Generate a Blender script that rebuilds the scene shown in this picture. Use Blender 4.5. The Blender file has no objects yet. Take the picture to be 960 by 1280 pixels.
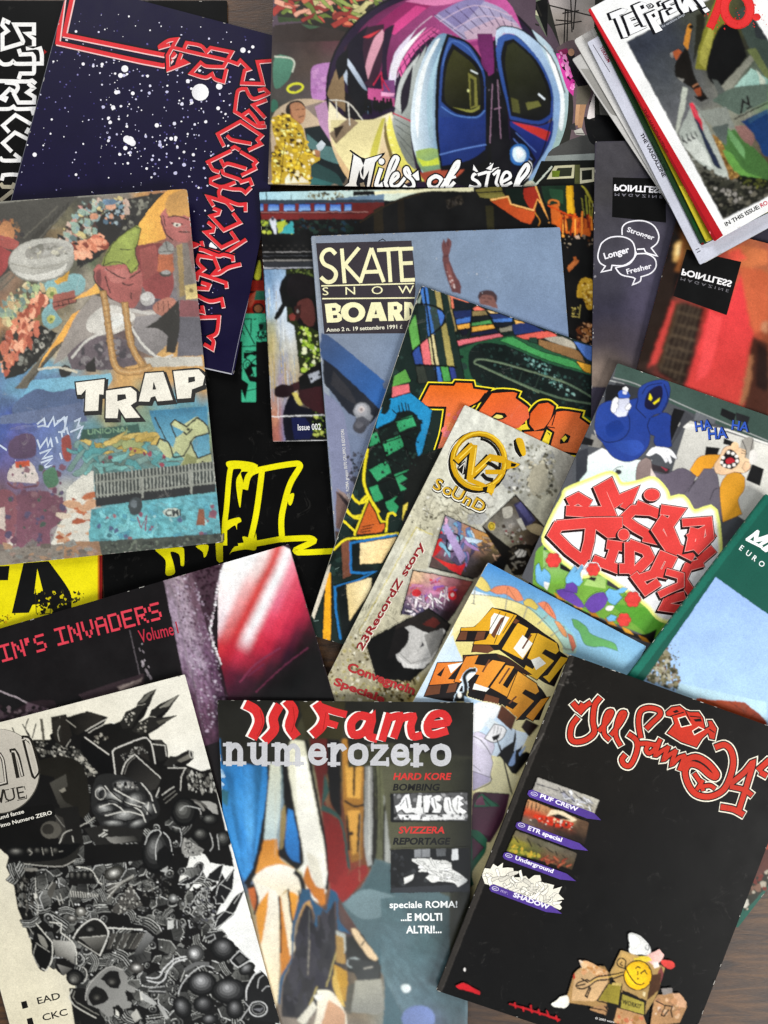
import bpy, math, random
from math import sin, cos, pi, radians
from mathutils import Vector, noise
from mathutils.geometry import tessellate_polygon
import numpy as np

# ---------------------------------------------------------------- camera, light, exposure
SC = bpy.context.scene
COL = SC.collection
PXM = 0.00068            # metres on the table per photo pixel
CAMH = 0.705             # lens height above the table
cam_d = bpy.data.cameras.new('camera')
cam = bpy.data.objects.new('camera', cam_d)
COL.objects.link(cam)
cam.location = (0, 0, CAMH)
cam_d.sensor_fit = 'VERTICAL'
cam_d.sensor_height = 36.0
cam_d.lens = 36.0 * CAMH / (1280 * PXM)
cam_d.clip_start = 0.02
cam_d.clip_end = 50
SC.camera = cam

world = bpy.data.worlds.new('World')
SC.world = world
world.use_nodes = True
bgn = world.node_tree.nodes['Background']
bgn.inputs['Color'].default_value = (0.93, 0.97, 1.0, 1)
bgn.inputs['Strength'].default_value = 0.17

def area(name, loc, aim, size, power, col=(1, 1, 1)):
    d = bpy.data.lights.new(name, 'AREA')
    d.shape = 'RECTANGLE'
    d.size, d.size_y = size
    d.energy = power
    d.color = col
    o = bpy.data.objects.new(name, d)
    COL.objects.link(o)
    o.location = loc
    o.rotation_euler = (Vector(aim) - Vector(loc)).to_track_quat('-Z', 'Y').to_euler()
    return o

area('window_light', (2.3, -1.75, 1.5), (0, 0.0, 0), (1.15, 1.15), 118, (1.0, 0.98, 0.95))
area('near_window_light', (-0.05, -1.5, 1.55), (0, -0.2, 0), (1.0, 0.7), 11, (0.92, 0.96, 1.0))
area('far_window_light', (-0.9, 2.5, 1.5), (0, 0.1, 0), (1.3, 1.2), 56, (0.98, 0.98, 1.0))

SC.view_settings.view_transform = 'Standard'
SC.view_settings.look = 'None'
SC.view_settings.exposure = 0.0
SC.view_settings.gamma = 1.0

# ---------------------------------------------------------------- helpers
def lin(h):
    h = h.lstrip('#')
    if len(h) == 3:
        h = ''.join(c + c for c in h)
    r = []
    v = [int(h[i:i + 2], 16) / 255 for i in (0, 2, 4)]
    g = .3 * v[0] + .59 * v[1] + .11 * v[2]
    for c in v:
        c = g + (c - g) * 1.05                 # inks are a little richer than the swatches
        c = min(1, max(.035, .5 + (c - .5) * 1.1))
        r.append(c / 12.92 if c <= .04045 else ((c + .055) / 1.055) ** 2.4)
    return tuple(r)

def pts(s):
    if not isinstance(s, str):
        return [tuple(p) for p in s]
    return [tuple(float(c) for c in p.split(',')) for p in s.split()]

def smooth(P, closed, k=5, corner=180):
    """Catmull-Rom through the points; vertices that turn more than `corner` degrees stay sharp"""
    n = len(P)
    if n < 3:
        return P
    sharp = []
    for i in range(n):
        if not closed and i in (0, n - 1):
            sharp.append(False)
            continue
        a, b, c = P[i - 1], P[i], P[(i + 1) % n]
        ux, uy, wx, wy = b[0] - a[0], b[1] - a[1], c[0] - b[0], c[1] - b[1]
        ang = abs(math.degrees(math.atan2(ux * wy - uy * wx, ux * wx + uy * wy)))
        sharp.append(ang > corner)
    out = []
    rng = range(n) if closed else range(n - 1)
    for i in rng:
        if closed:
            a, b, c, d = P[i - 1], P[i], P[(i + 1) % n], P[(i + 2) % n]
        else:
            b, c = P[i], P[i + 1]
            a = P[i - 1] if i else b
            d = P[i + 2] if i + 2 < n else c
        sb, sc_ = sharp[i], sharp[(i + 1) % n]
        if sb and sc_:
            out.append(b)
            continue
        L = math.hypot(c[0] - b[0], c[1] - b[1])
        m0 = [0, 0] if sb else [(c[m] - a[m]) * .5 for m in (0, 1)]
        m1 = [0, 0] if sc_ else [(d[m] - b[m]) * .5 for m in (0, 1)]
        if sb:
            m0 = [(c[m] - b[m]) * .6 for m in (0, 1)]
        if sc_:
            m1 = [(c[m] - b[m]) * .6 for m in (0, 1)]
        for v in (m0, m1):                      # keep handles no longer than the piece
            l = math.hypot(*v)
            if l > L * 1.2:
                v[0] *= L * 1.2 / l; v[1] *= L * 1.2 / l
        for j in range(k):
            t = j / k
            h0, h1 = 2 * t ** 3 - 3 * t * t + 1, -2 * t ** 3 + 3 * t * t
            g0, g1 = t ** 3 - 2 * t * t + t, t ** 3 - t * t
            out.append(tuple(h0 * b[m] + h1 * c[m] + g0 * m0[m] + g1 * m1[m] for m in (0, 1)))
    if not closed:
        out.append(P[-1])
    return out

def tris_of(P):
    v = [Vector((p[0], p[1], 0)) for p in P]
    return [tuple(P[i] for i in t) for t in tessellate_polygon([v])]

def ccw(P):
    a = sum(P[i - 1][0] * P[i][1] - P[i][0] * P[i - 1][1] for i in range(len(P)))
    return P if a > 0 else P[::-1]

def clip_convex(poly, C):
    """poly, C: lists of (x,y); C convex with positive area"""
    out = poly
    n = len(C)
    for i in range(n):
        ax, ay = C[i]
        bx, by = C[(i + 1) % n]
        ex, ey = bx - ax, by - ay
        src, out = out, []
        if not src:
            return []
        pd = None
        m = len(src)
        ds = [ex * (p[1] - ay) - ey * (p[0] - ax) for p in src]
        if min(ds) >= 0:
            out = src
            continue
        for j in range(m):
            p, q = src[j - 1], src[j]
            dp, dq = ds[j - 1], ds[j]
            if (dp >= 0) != (dq >= 0):
                t = dp / (dp - dq)
                out.append((p[0] + (q[0] - p[0]) * t, p[1] + (q[1] - p[1]) * t))
            if dq >= 0:
                out.append(q)
    return out

def rounded(P, r):
    """round the corners of a convex outline by r pixels"""
    if not r:
        return P
    out = []
    n = len(P)
    for i in range(n):
        a, b, c = Vector(P[i - 1]), Vector(P[i]), Vector(P[(i + 1) % n])
        u, w = (a - b).normalized(), (c - b).normalized()
        s, e = b + u * r, b + w * r
        for t in (0, .5, 1):
            q = (1 - t) ** 2 * s + 2 * t * (1 - t) * b + t * t * e
            out.append((q.x, q.y))
    return out

_glyph = {}
def text_tris(txt):
    if txt in _glyph:
        return _glyph[txt]
    cu = bpy.data.curves.new('lettering', 'FONT')
    cu.body = txt
    cu.resolution_u = 3
    cu.size = 1
    o = bpy.data.objects.new('lettering', cu)
    COL.objects.link(o)
    dg = bpy.context.evaluated_depsgraph_get()
    ev = o.evaluated_get(dg)
    me = ev.to_mesh()
    me.calc_loop_triangles()
    T = [tuple((me.vertices[i].co.x, me.vertices[i].co.y) for i in t.vertices) for t in me.loop_triangles]
    # boundary loops so that the letters can be thickened
    ev.to_mesh_clear()
    bpy.data.objects.remove(o)
    bpy.data.curves.remove(cu)
    _glyph[txt] = T
    return T
def text_bold(txt, off):
    key = (txt, round(off, 4))
    if key in _glyph:
        return _glyph[key]
    cu = bpy.data.curves.new('lettering', 'FONT')
    cu.body = txt
    cu.resolution_u = 3
    cu.size = 1
    cu.offset = off
    o = bpy.data.objects.new('lettering', cu)
    COL.objects.link(o)
    ev = o.evaluated_get(bpy.context.evaluated_depsgraph_get())
    me = ev.to_mesh()
    me.calc_loop_triangles()
    T = [tuple((me.vertices[i].co.x, me.vertices[i].co.y) for i in t.vertices) for t in me.loop_triangles]
    ev.to_mesh_clear()
    bpy.data.objects.remove(o)
    bpy.data.curves.remove(cu)
    _glyph[key] = T
    return T

# ---------------------------------------------------------------- materials
def nodes(name):
    m = bpy.data.materials.new(name)
    m.use_nodes = True
    return m, m.node_tree.nodes, m.node_tree.links, m.node_tree.nodes['Principled BSDF']

def print_material(name, rough=.33, spec=.45, wear=.0, grain=.10, bump=.04, haze=0.0, rv=.1):
    """printed paper: ink colour from the mesh, paper grain, scuffs and a slightly wavy gloss"""
    m, N, L, b = nodes(name)
    at = N.new('ShaderNodeAttribute'); at.attribute_name = 'ink'
    tc = N.new('ShaderNodeTexCoord')
    n1 = N.new('ShaderNodeTexNoise'); n1.inputs['Scale'].default_value = 900; n1.inputs['Detail'].default_value = 3
    n2 = N.new('ShaderNodeTexNoise'); n2.inputs['Scale'].default_value = 38; n2.inputs['Detail'].default_value = 6
    n3 = N.new('ShaderNodeTexNoise'); n3.inputs['Scale'].default_value = 14; n3.inputs['Detail'].default_value = 2
    for n in (n1, n2, n3):
        L.new(tc.outputs['Object'], n.inputs['Vector'])
    # grain multiplies the ink
    mr = N.new('ShaderNodeMapRange')
    mr.inputs['From Min'].default_value = .3; mr.inputs['From Max'].default_value = .7
    mr.inputs['To Min'].default_value = 1 - grain; mr.inputs['To Max'].default_value = 1 + grain
    L.new(n1.outputs['Fac'], mr.inputs['Value'])
    mr2 = N.new('ShaderNodeMapRange')
    mr2.inputs['From Min'].default_value = .3; mr2.inputs['From Max'].default_value = .7
    mr2.inputs['To Min'].default_value = 1 - grain; mr2.inputs['To Max'].default_value = 1 + grain * .6
    L.new(n2.outputs['Fac'], mr2.inputs['Value'])
    mu = N.new('ShaderNodeMath'); mu.operation = 'MULTIPLY'
    L.new(mr.outputs[0], mu.inputs[0]); L.new(mr2.outputs[0], mu.inputs[1])
    vm = N.new('ShaderNodeVectorMath'); vm.operation = 'SCALE'
    L.new(at.outputs['Color'], vm.inputs[0]); L.new(mu.outputs[0], vm.inputs['Scale'])
    last = vm.outputs[0]
    if wear:
        w = N.new('ShaderNodeTexNoise'); w.inputs['Scale'].default_value = 60; w.inputs['Detail'].default_value = 9
        w.inputs['Roughness'].default_value = .72; w.inputs['Distortion'].default_value = 1.2
        L.new(tc.outputs['Object'], w.inputs['Vector'])
        cr = N.new('ShaderNodeValToRGB')
        cr.color_ramp.elements[0].position = .60; cr.color_ramp.elements[1].position = .78
        L.new(w.outputs['Fac'], cr.inputs['Fac'])
        ws = N.new('ShaderNodeMath'); ws.operation = 'MULTIPLY'; ws.inputs[1].default_value = wear
        L.new(cr.outputs['Color'], ws.inputs[0])
        mx = N.new('ShaderNodeMix'); mx.data_type = 'RGBA'
        L.new(ws.outputs[0], mx.inputs['Factor'])
        L.new(last, mx.inputs['A']); mx.inputs['B'].default_value = (.55, .52, .47, 1)
        last = mx.outputs['Result']
    if haze:  # milky sheen of the light mixed evenly into the ink colour
        mx = N.new('ShaderNodeMix'); mx.data_type = 'RGBA'
        mx.inputs['Factor'].default_value = haze
        L.new(last, mx.inputs['A']); mx.inputs['B'].default_value = (.5, .48, .45, 1)
        last = mx.outputs['Result']
    L.new(last, b.inputs['Base Color'])
    r = N.new('ShaderNodeMapRange')
    r.inputs['From Min'].default_value = .3; r.inputs['From Max'].default_value = .7
    r.inputs['To Min'].default_value = rough - rv * .6; r.inputs['To Max'].default_value = rough + rv
    L.new(n2.outputs['Fac'], r.inputs['Value']); L.new(r.outputs[0], b.inputs['Roughness'])
    b.inputs['Specular IOR Level'].default_value = spec
    bp = N.new('ShaderNodeBump'); bp.inputs['Strength'].default_value = bump; bp.inputs['Distance'].default_value = .004
    ad = N.new('ShaderNodeMath'); ad.operation = 'ADD'
    L.new(n3.outputs['Fac'], ad.inputs[0])
    sc = N.new('ShaderNodeMath'); sc.operation = 'MULTIPLY'; sc.inputs[1].default_value = .12
    L.new(n2.outputs['Fac'], sc.inputs[0]); L.new(sc.outputs[0], ad.inputs[1])
    L.new(ad.outputs[0], bp.inputs['Height']); L.new(bp.outputs[0], b.inputs['Normal'])
    return m

MAT = {
    'gloss': print_material('glossy_print', .38, .32),
    'satin': print_material('satin_print', .48, .16),
    'matt': print_material('matt_print', .58, .12),
    'worn': print_material('worn_print', .44, .3, wear=.45, grain=.16, bump=.06, haze=.06),
    'comic': print_material('scuffed_comic_print', .42, .28, wear=.16, grain=.15, bump=.06),
    'dark': print_material('dark_gloss_print', .46, .08, wear=.06, grain=.12, bump=.06, rv=.1),
}

def paper_material():
    m, N, L, b = nodes('page_edges')
    at = N.new('ShaderNodeAttribute'); at.attribute_name = 'ink'
    g = N.new('ShaderNodeNewGeometry')
    mp = N.new('ShaderNodeMapping'); mp.inputs['Scale'].default_value = (30, 30, 4200)
    L.new(g.outputs['Position'], mp.inputs['Vector'])
    n = N.new('ShaderNodeTexNoise'); n.inputs['Scale'].default_value = 1; n.inputs['Detail'].default_value = 2
    L.new(mp.outputs[0], n.inputs['Vector'])
    mr = N.new('ShaderNodeMapRange'); mr.inputs['To Min'].default_value = .5; mr.inputs['To Max'].default_value = 1.15
    L.new(n.outputs['Fac'], mr.inputs['Value'])
    vm = N.new('ShaderNodeVectorMath'); vm.operation = 'SCALE'
    L.new(at.outputs['Color'], vm.inputs[0]); L.new(mr.outputs[0], vm.inputs['Scale'])
    L.new(vm.outputs[0], b.inputs['Base Color'])
    b.inputs['Roughness'].default_value = .8
    return m
MAT['paper'] = paper_material()
m_, N_, L_, b_ = nodes('staple_steel')
b_.inputs['Base Color'].default_value = (.5, .5, .5, 1); b_.inputs['Metallic'].default_value = 1; b_.inputs['Roughness'].default_value = .35
MAT['steel'] = m_

def wood_material():
    m, N, L, b = nodes('oak_tabletop')
    tc = N.new('ShaderNodeTexCoord')
    mp = N.new('ShaderNodeMapping'); mp.inputs['Scale'].default_value = (1.0, 9.0, 1.0); mp.inputs['Rotation'].default_value = (0, 0, radians(-7))
    L.new(tc.outputs['Object'], mp.inputs['Vector'])
    n1 = N.new('ShaderNodeTexNoise'); n1.inputs['Scale'].default_value = 13; n1.inputs['Detail'].default_value = 8; n1.inputs['Distortion'].default_value = 1.5
    L.new(mp.outputs[0], n1.inputs['Vector'])
    n2 = N.new('ShaderNodeTexNoise'); n2.inputs['Scale'].default_value = 190; n2.inputs['Detail'].default_value = 6
    L.new(mp.outputs[0], n2.inputs['Vector'])
    cr = N.new('ShaderNodeValToRGB')
    e = cr.color_ramp.elements
    e[0].position = .32; e[0].color = lin('33241a') + (1,)
    e[1].position = .70; e[1].color = lin('64482c') + (1,)
    k = e.new(.5); k.color = lin('4c3622') + (1,)
    L.new(n1.outputs['Fac'], cr.inputs['Fac'])
    mr = N.new('ShaderNodeMapRange'); mr.inputs['From Min'].default_value = .35; mr.inputs['From Max'].default_value = .65
    mr.inputs['To Min'].default_value = .72; mr.inputs['To Max'].default_value = 1.12
    L.new(n2.outputs['Fac'], mr.inputs['Value'])
    vm = N.new('ShaderNodeVectorMath'); vm.operation = 'SCALE'
    L.new(cr.outputs['Color'], vm.inputs[0]); L.new(mr.outputs[0], vm.inputs['Scale'])
    L.new(vm.outputs[0], b.inputs['Base Color'])
    b.inputs['Roughness'].default_value = .5
    bp = N.new('ShaderNodeBump'); bp.inputs['Strength'].default_value = .25; bp.inputs['Distance'].default_value = .0008
    L.new(n2.outputs['Fac'], bp.inputs['Height']); L.new(bp.outputs[0], b.inputs['Normal'])
    return m

# ---------------------------------------------------------------- table
def build_table():
    me = bpy.data.meshes.new('tabletop')
    X, Y, T = .95, .95, .03
    v = [(-X, -Y, 0), (X, -Y, 0), (X, Y, 0), (-X, Y, 0), (-X, -Y, -T), (X, -Y, -T), (X, Y, -T), (-X, Y, -T)]
    f = [(0, 1, 2, 3), (7, 6, 5, 4), (0, 4, 5, 1), (1, 5, 6, 2), (2, 6, 7, 3), (3, 7, 4, 0)]
    me.from_pydata(v, [], f)
    me.materials.append(wood_material())
    o = bpy.data.objects.new('tabletop', me)
    COL.objects.link(o)
    o['kind'] = 'structure'
build_table()

# ---------------------------------------------------------------- heights: what each magazine rests on
HS = 8                                     # pixels between samples of the height map
HX0, HY0, HW, HH = -400, -400, 220, 280
HMAP = np.zeros((HH, HW))

def rest_plane(quad):
    """plane z = a + b*px + c*py (pixels) that a rigid sheet with this outline takes on the pile"""
    q = ccw(quad)
    ys, xs = np.mgrid[0:HH, 0:HW]
    xs = HX0 + xs * HS; ys = HY0 + ys * HS
    ins = np.ones(xs.shape, bool)
    for i in range(len(q)):
        ax, ay = q[i]; bx, by = q[(i + 1) % len(q)]
        ins &= ((bx - ax) * (ys - ay) - (by - ay) * (xs - ax)) >= 0
    X = xs[ins].astype(float); Y = ys[ins].astype(float); H = HMAP[ins]
    cx, cy = X.mean(), Y.mean()
    def near(p):
        return int(np.argmin((X - p[0]) ** 2 + (Y - p[1]) ** 2))
    W = [near(p) for p in q]
    best = None
    for it in range(60):
        best = None
        w = sorted(set(W))
        for i in range(len(w)):
            for j in range(i):
                for k in range(j):
                    A = np.array([[1, X[w[i]], Y[w[i]]], [1, X[w[j]], Y[w[j]]], [1, X[w[k]], Y[w[k]]]])
                    if abs(np.linalg.det(A)) < 200:
                        continue
                    lam = np.linalg.solve(A.T, np.array([1, cx, cy]))
                    if lam.min() < -1e-9:
                        continue
                    h = lam @ np.array([H[w[i]], H[w[j]], H[w[k]]])
                    if best is None or h > best[0] + 1e-12:
                        best = (h, np.linalg.solve(A, np.array([H[w[i]], H[w[j]], H[w[k]]])), (w[i], w[j], w[k]))
        pl = best[1]
        d = H - (pl[0] + pl[1] * X + pl[2] * Y)
        m = int(np.argmax(d))
        if d[m] < 2e-5 or m in W:
            break
        W = list(set([near(p) for p in q]) | set(best[2]) | {m})
    return pl, ins, xs, ys

# ---------------------------------------------------------------- a magazine and its printing
STEP = 1.5e-6                                # ink layers lie this far apart
LOG = []
SCUFFS = (10, 14, 20, 30, 90, 16, 24, 60, 90, 30, 16, 4, 4, 4, 6, 6, 8, 40, 20, 14, 30, 36, 30, 24, 70)

class Mag:
    def __init__(s, kind, label, quad, thick=3.0, mat='gloss', base='111', spine=0, rad=1.5, lift=(0, 0, 0, 0),
                 pages='d8d2c4', category='magazine', group=None, soft=None, spine_col=None):
        """quad: photo corners TL TR BR BL; spine: index of the spine edge (0 top,1 right,2 bottom,3 left);
        lift: how far in mm the top, right, bottom, left edges curl up"""
        s.quad = pts(quad)
        s.name, s.label, s.cat, s.group = kind, label, category, group
        s.T = thick / 1000
        s.mat, s.pagecol = mat, pages
        s.lift = [l / 1000 for l in lift]
        s.spine = spine
        s.spine_col = spine_col or base
        s.out = ccw(rounded(s.quad, rad))
        if LOG:                                 # the ink on the magazine below has a thickness too
            b = LOG[-1]
            HMAP[b.ins] += b.layer * STEP + 2e-5
        pl, ins, xs, ys = rest_plane(s.quad)
        s.ins = ins
        M = []
        for p in s.quad[:3]:                    # the same plane in metres: z = A + B x + C y
            z = pl[0] + pl[1] * p[0] + pl[2] * p[1]
            k = PXM * (1 - z / CAMH)
            M.append((1, (p[0] - 480) * k, (640 - p[1]) * k, z))
        M = np.array(M)
        s.wpl = [float(x) for x in np.linalg.solve(M[:, :3], M[:, 3])]
        s.pl = pl
        TL, TR, BR, BL = [Vector(p) for p in s.quad]
        s.TL, U, V = TL, TR - TL, BL - TL
        det = U.x * V.y - U.y * V.x
        s.inv = (V.y / det, -V.x / det, -U.y / det, U.x / det)
        s.K = 12
        i_ = s.inv
        uu, vv = i_[0] * (xs - TL.x) + i_[1] * (ys - TL.y), i_[2] * (xs - TL.x) + i_[3] * (ys - TL.y)
        c1 = lambda t, a, b: a * np.maximum(0, 1 - np.clip(t, -.05, 1.05) / .45) ** 2 + b * np.maximum(0, (np.clip(t, -.05, 1.05) - .55) / .45) ** 2
        top = pl[0] + pl[1] * xs + pl[2] * ys + s.T + c1(uu, s.lift[3], s.lift[1]) + c1(vv, s.lift[0], s.lift[2])
        HMAP[ins] = np.maximum(HMAP[ins], top[ins])
        s.K = 12
        s.parts = {}
        s.order = []
        s.cur = 'cover'
        s.layer = 0
        s.gx, s.gy = min(p[0] for p in s.quad) - 6, min(p[1] for p in s.quad) - 6
        s.grid = np.zeros((int((max(p[1] for p in s.quad) - s.gy) / 3) + 6, int((max(p[0] for p in s.quad) - s.gx) / 3) + 6), np.float32)
        s.ox = s.oy = 0; s.sc = 3.0
        s.clipq = None
        s.soft = soft
        s.seg = None
        s.segs = []
        s.comp = None
        s.flat = False
        s.basecol = lin(base)
        s.rng = random.Random(len(LOG) + 7)
        s.f(base, [(p[0], p[1]) for p in s.out], raw=1)
        LOG.append(s)

    # -- coordinates
    def o(s, x, y, sc=3.0):
        s.ox, s.oy, s.sc = x, y, sc
        return s
    def px(s, p):
        return (s.ox + p[0] / s.sc, s.oy + p[1] / s.sc)
    def uv(s, p):
        dx, dy = p[0] - s.TL.x, p[1] - s.TL.y
        i = s.inv
        return (i[0] * dx + i[1] * dy, i[2] * dx + i[3] * dy)
    def pxuv(s, u, v):
        TL, TR, BR, BL = [Vector(p) for p in s.quad]
        q = TL + (TR - TL) * u + (BL - TL) * v
        return (q.x, q.y)
    def curl1(s, t, a, b):
        t = min(max(t, -.05), 1.05)
        z = a * max(0, 1 - t / .45) ** 2 + b * max(0, (t - .55) / .45) ** 2
        return z
    def curl(s, u, v):
        if not any(s.lift):
            return 0
        # knots keep the surface flat inside each cell so that ink layers never cross
        K = s.K
        def lerp(t, a, b):
            i = math.floor(t * K)
            f = t * K - i
            return s.curl1(i / K, a, b) * (1 - f) + s.curl1((i + 1) / K, a, b) * f
        return lerp(u, s.lift[3], s.lift[1]) + lerp(v, s.lift[0], s.lift[2])
    def xyz(s, p, dz):
        u, v = s.uv(p)
        A, B, C = s.wpl
        X, Y = (p[0] - 480) * PXM, (640 - p[1]) * PXM
        t = (CAMH - A - dz - s.curl(u, v)) / (CAMH + B * X + C * Y)
        return (t * X, t * Y, CAMH * (1 - t))

    # -- drawing
    def p(s, name, label=None, new=False):
        if new or name not in s.parts:
            key = name
            n = 1
            while key in s.parts:
                n += 1
                key = name + '#%d' % n
            s.parts[key] = dict(V=[], T=[], C=[], label=label)
            s.cur = key
        else:
            s.cur = name
        return s
    def cellsplit(s, poly):
        """cut a convex px polygon along the curl knots"""
        if not any(s.lift):
            return [poly]
        uvs = [s.uv(p) for p in poly]
        res = [poly]
        for ax in (0, 1):
            if not (s.lift[3] or s.lift[1] if ax == 0 else s.lift[0] or s.lift[2]):
                continue
            lo = min(w[ax] for w in uvs); hi = max(w[ax] for w in uvs)
            for k in range(math.floor(lo * s.K) + 1, math.ceil(hi * s.K)):
                c = k / s.K
                nr = []
                for q in res:
                    d = [s.uv(p)[ax] - c for p in q]
                    if min(d) >= -1e-9 or max(d) <= 1e-9:
                        nr.append(q)
                        continue
                    A, B = [], []
                    for j in range(len(q)):
                        p0, p1, d0, d1 = q[j - 1], q[j], d[j - 1], d[j]
                        if (d0 > 0) != (d1 > 0):
                            t = d0 / (d0 - d1)
                            x = (p0[0] + (p1[0] - p0[0]) * t, p0[1] + (p1[1] - p0[1]) * t)
                            A.append(x); B.append(x)
                        (A if d1 > 0 else B).append(p1)
                    nr += [w for w in (A, B) if len(w) > 2]
                res = nr
        return res
    def lay(s, Q):
        """the next free ink layer over the cells these pieces touch"""
        S = []
        top = 0
        for q in Q:
            xs, ys = [p[0] for p in q], [p[1] for p in q]
            k = (slice(max(0, int((min(ys) - s.gy) / 3)), max(0, int((max(ys) - s.gy) / 3)) + 1), slice(max(0, int((min(xs) - s.gx) / 3)), max(0, int((max(xs) - s.gx) / 3)) + 1))
            S.append(k)
            g = s.grid[k]
            if g.size:
                top = max(top, float(g.max()))
        top += 1
        for k in S:
            s.grid[k] = top
        s.layer = max(s.layer, top)
        return top
    HARD = ('lettering', 'panel', 'bubble', 'banner', 'emblem', 'badge', 'strip', 'number')
    def is_soft(s):
        return s.soft and not s.flat and not any(h in s.cur for h in s.HARD) and s.layer > 0
    def paint(s, tris):
        """lay shapes into a fine raster of ink, later blurred like a printed photograph"""
        if s.seg is None or s.seg['part'] != s.cur:
            x0, y0 = int(max(-8, min(p[0] for p in s.quad) - 3)), int(max(-8, min(p[1] for p in s.quad) - 3))
            x1, y1 = int(min(968, max(p[0] for p in s.quad) + 3)), int(min(1288, max(p[1] for p in s.quad) + 3))
            w, h = (x1 - x0) * 2, (y1 - y0) * 2
            s.seg = dict(part=s.cur, x0=x0, y0=y0, img=np.zeros((h, w, 3), np.float32), msk=np.zeros((h, w), bool))
            if s.comp is None:
                s.comp = np.empty((h, w, 3), np.float32); s.comp[:] = s.basecol
            s.seg['under'] = s.comp.copy()
            s.segs.append(s.seg)
            top = float(s.grid.max()) + 3           # a layer of its own over everything so far
            s.seg['L'] = top * STEP
            s.grid[:] = top + 1
            s.layer = max(s.layer, top + 1)
        g = s.seg
        img, msk, x0, y0 = g['img'], g['msk'], g['x0'], g['y0']
        H, W = msk.shape
        for P, C in tris:
            ax, ay, bx, by, cx, cy = [(v - o) * 2 for q in P for v, o in ((q[0], x0), (q[1], y0))]
            i0, i1 = max(0, math.floor(min(ax, bx, cx))), min(W, math.ceil(max(ax, bx, cx)) + 1)
            j0, j1 = max(0, math.floor(min(ay, by, cy))), min(H, math.ceil(max(ay, by, cy)) + 1)
            if i0 >= i1 or j0 >= j1:
                continue
            d = (by - cy) * (ax - cx) + (cx - bx) * (ay - cy)
            if abs(d) < 1e-6:
                continue
            X = np.arange(i0, i1) + .5
            Y = (np.arange(j0, j1) + .5)[:, None]
            l0 = ((by - cy) * (X - cx) + (cx - bx) * (Y - cy)) / d
            l1 = ((cy - ay) * (X - cx) + (ax - cx) * (Y - cy)) / d
            l2 = 1 - l0 - l1
            k = (l0 >= -1e-3) & (l1 >= -1e-3) & (l2 >= -1e-3)
            if s.clipq:
                PX, PY = X / 2 + x0, Y / 2 + y0
                for i in range(len(s.clipq)):
                    a, b = s.clipq[i], s.clipq[(i + 1) % len(s.clipq)]
                    k = k & (((b[0] - a[0]) * (PY - a[1]) - (b[1] - a[1]) * (PX - a[0])) >= 0)
            if not k.any():
                continue
            sub = img[j0:j1, i0:i1]
            cmp_ = s.comp[j0:j1, i0:i1]
            if C[0] == C[1] == C[2]:
                sub[k] = C[0]
                cmp_[k] = C[0]
            else:
                c = np.array(C, np.float32)
                v = (l0[..., None] * c[0] + l1[..., None] * c[1] + l2[..., None] * c[2])[k]
                sub[k] = v
                cmp_[k] = v
            msk[j0:j1, i0:i1] |= k
    def develop(s, g, P):
        """turn a raster of ink into a fine mesh with its colours at the vertices"""
        sig, warp, grain = s.soft
        if 'graffiti_photo' in g['part'] or 'figure' in g['part']:
            sig, warp = min(sig, .38), min(warp, .4)
        R = np.random.RandomState(5)
        img = np.where(g['msk'][..., None], g['img'], g['under'])
        msk = g['msk'].copy()
        for _ in range(3):                      # a fringe of what lies beneath, so that edges blend
            q = msk.copy()
            q[1:] |= msk[:-1]; q[:-1] |= msk[1:]; q[:, 1:] |= msk[:, :-1]; q[:, :-1] |= msk[:, 1:]
            msk = q
        H, W = msk.shape
        def field(sc):
            f = R.randn(H // sc + 3, W // sc + 3).astype(np.float32)
            yy, xx = np.mgrid[0:H, 0:W].astype(np.float32) / sc
            i, j = yy.astype(int), xx.astype(int)
            fy, fx = yy - i, xx - j
            fy, fx = fy * fy * (3 - 2 * fy), fx * fx * (3 - 2 * fx)
            return (f[i, j] * (1 - fx) + f[i, j + 1] * fx) * (1 - fy) + (f[i + 1, j] * (1 - fx) + f[i + 1, j + 1] * fx) * fy
        if warp:
            yy, xx = np.mgrid[0:H, 0:W]
            a = np.clip((yy + warp * (field(9) + .6 * field(4))).round().astype(int), 0, H - 1)
            b = np.clip((xx + warp * (field(9) + .6 * field(4))).round().astype(int), 0, W - 1)
            img = img[a, b]
        def blur(A, sg):
            r = int(3 * sg + 1)
            k = np.exp(-.5 * (np.arange(-r, r + 1) / sg) ** 2); k /= k.sum()
            for ax in (0, 1):
                pad = [(0, 0)] * A.ndim; pad[ax] = (r, r)
                B = np.pad(A, pad, mode='edge')
                A = sum(k[i] * (B[i:i + A.shape[0]] if ax == 0 else B[:, i:i + A.shape[1]]) for i in range(2 * r + 1))
            return A
        img = blur(img, sig * 2)
        img = img * np.clip(1 + grain * (.55 * field(2) + .5 * field(5) + .4 * field(14)), .25, 2)[..., None]
        H2, W2 = H // 2, W // 2
        img = img[:H2 * 2, :W2 * 2].reshape(H2, 2, W2, 2, 3).mean((1, 3))
        m2 = msk[:H2 * 2, :W2 * 2].reshape(H2, 2, W2, 2).mean((1, 3)) > .4
        px = g['x0'] + np.arange(W2) + .5
        py = (g['y0'] + np.arange(H2) + .5)
        PX, PY = np.meshgrid(px, py)
        C = s.out
        def edge(X, Y):
            d = np.full(X.shape, 1e9)
            for i in range(len(C)):
                a, b = C[i], C[(i + 1) % len(C)]
                l = math.hypot(b[0] - a[0], b[1] - a[1])
                d = np.minimum(d, ((b[0] - a[0]) * (Y - a[1]) - (b[1] - a[1]) * (X - a[0])) / l)
            return d
        D = edge(PX, PY)
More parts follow.
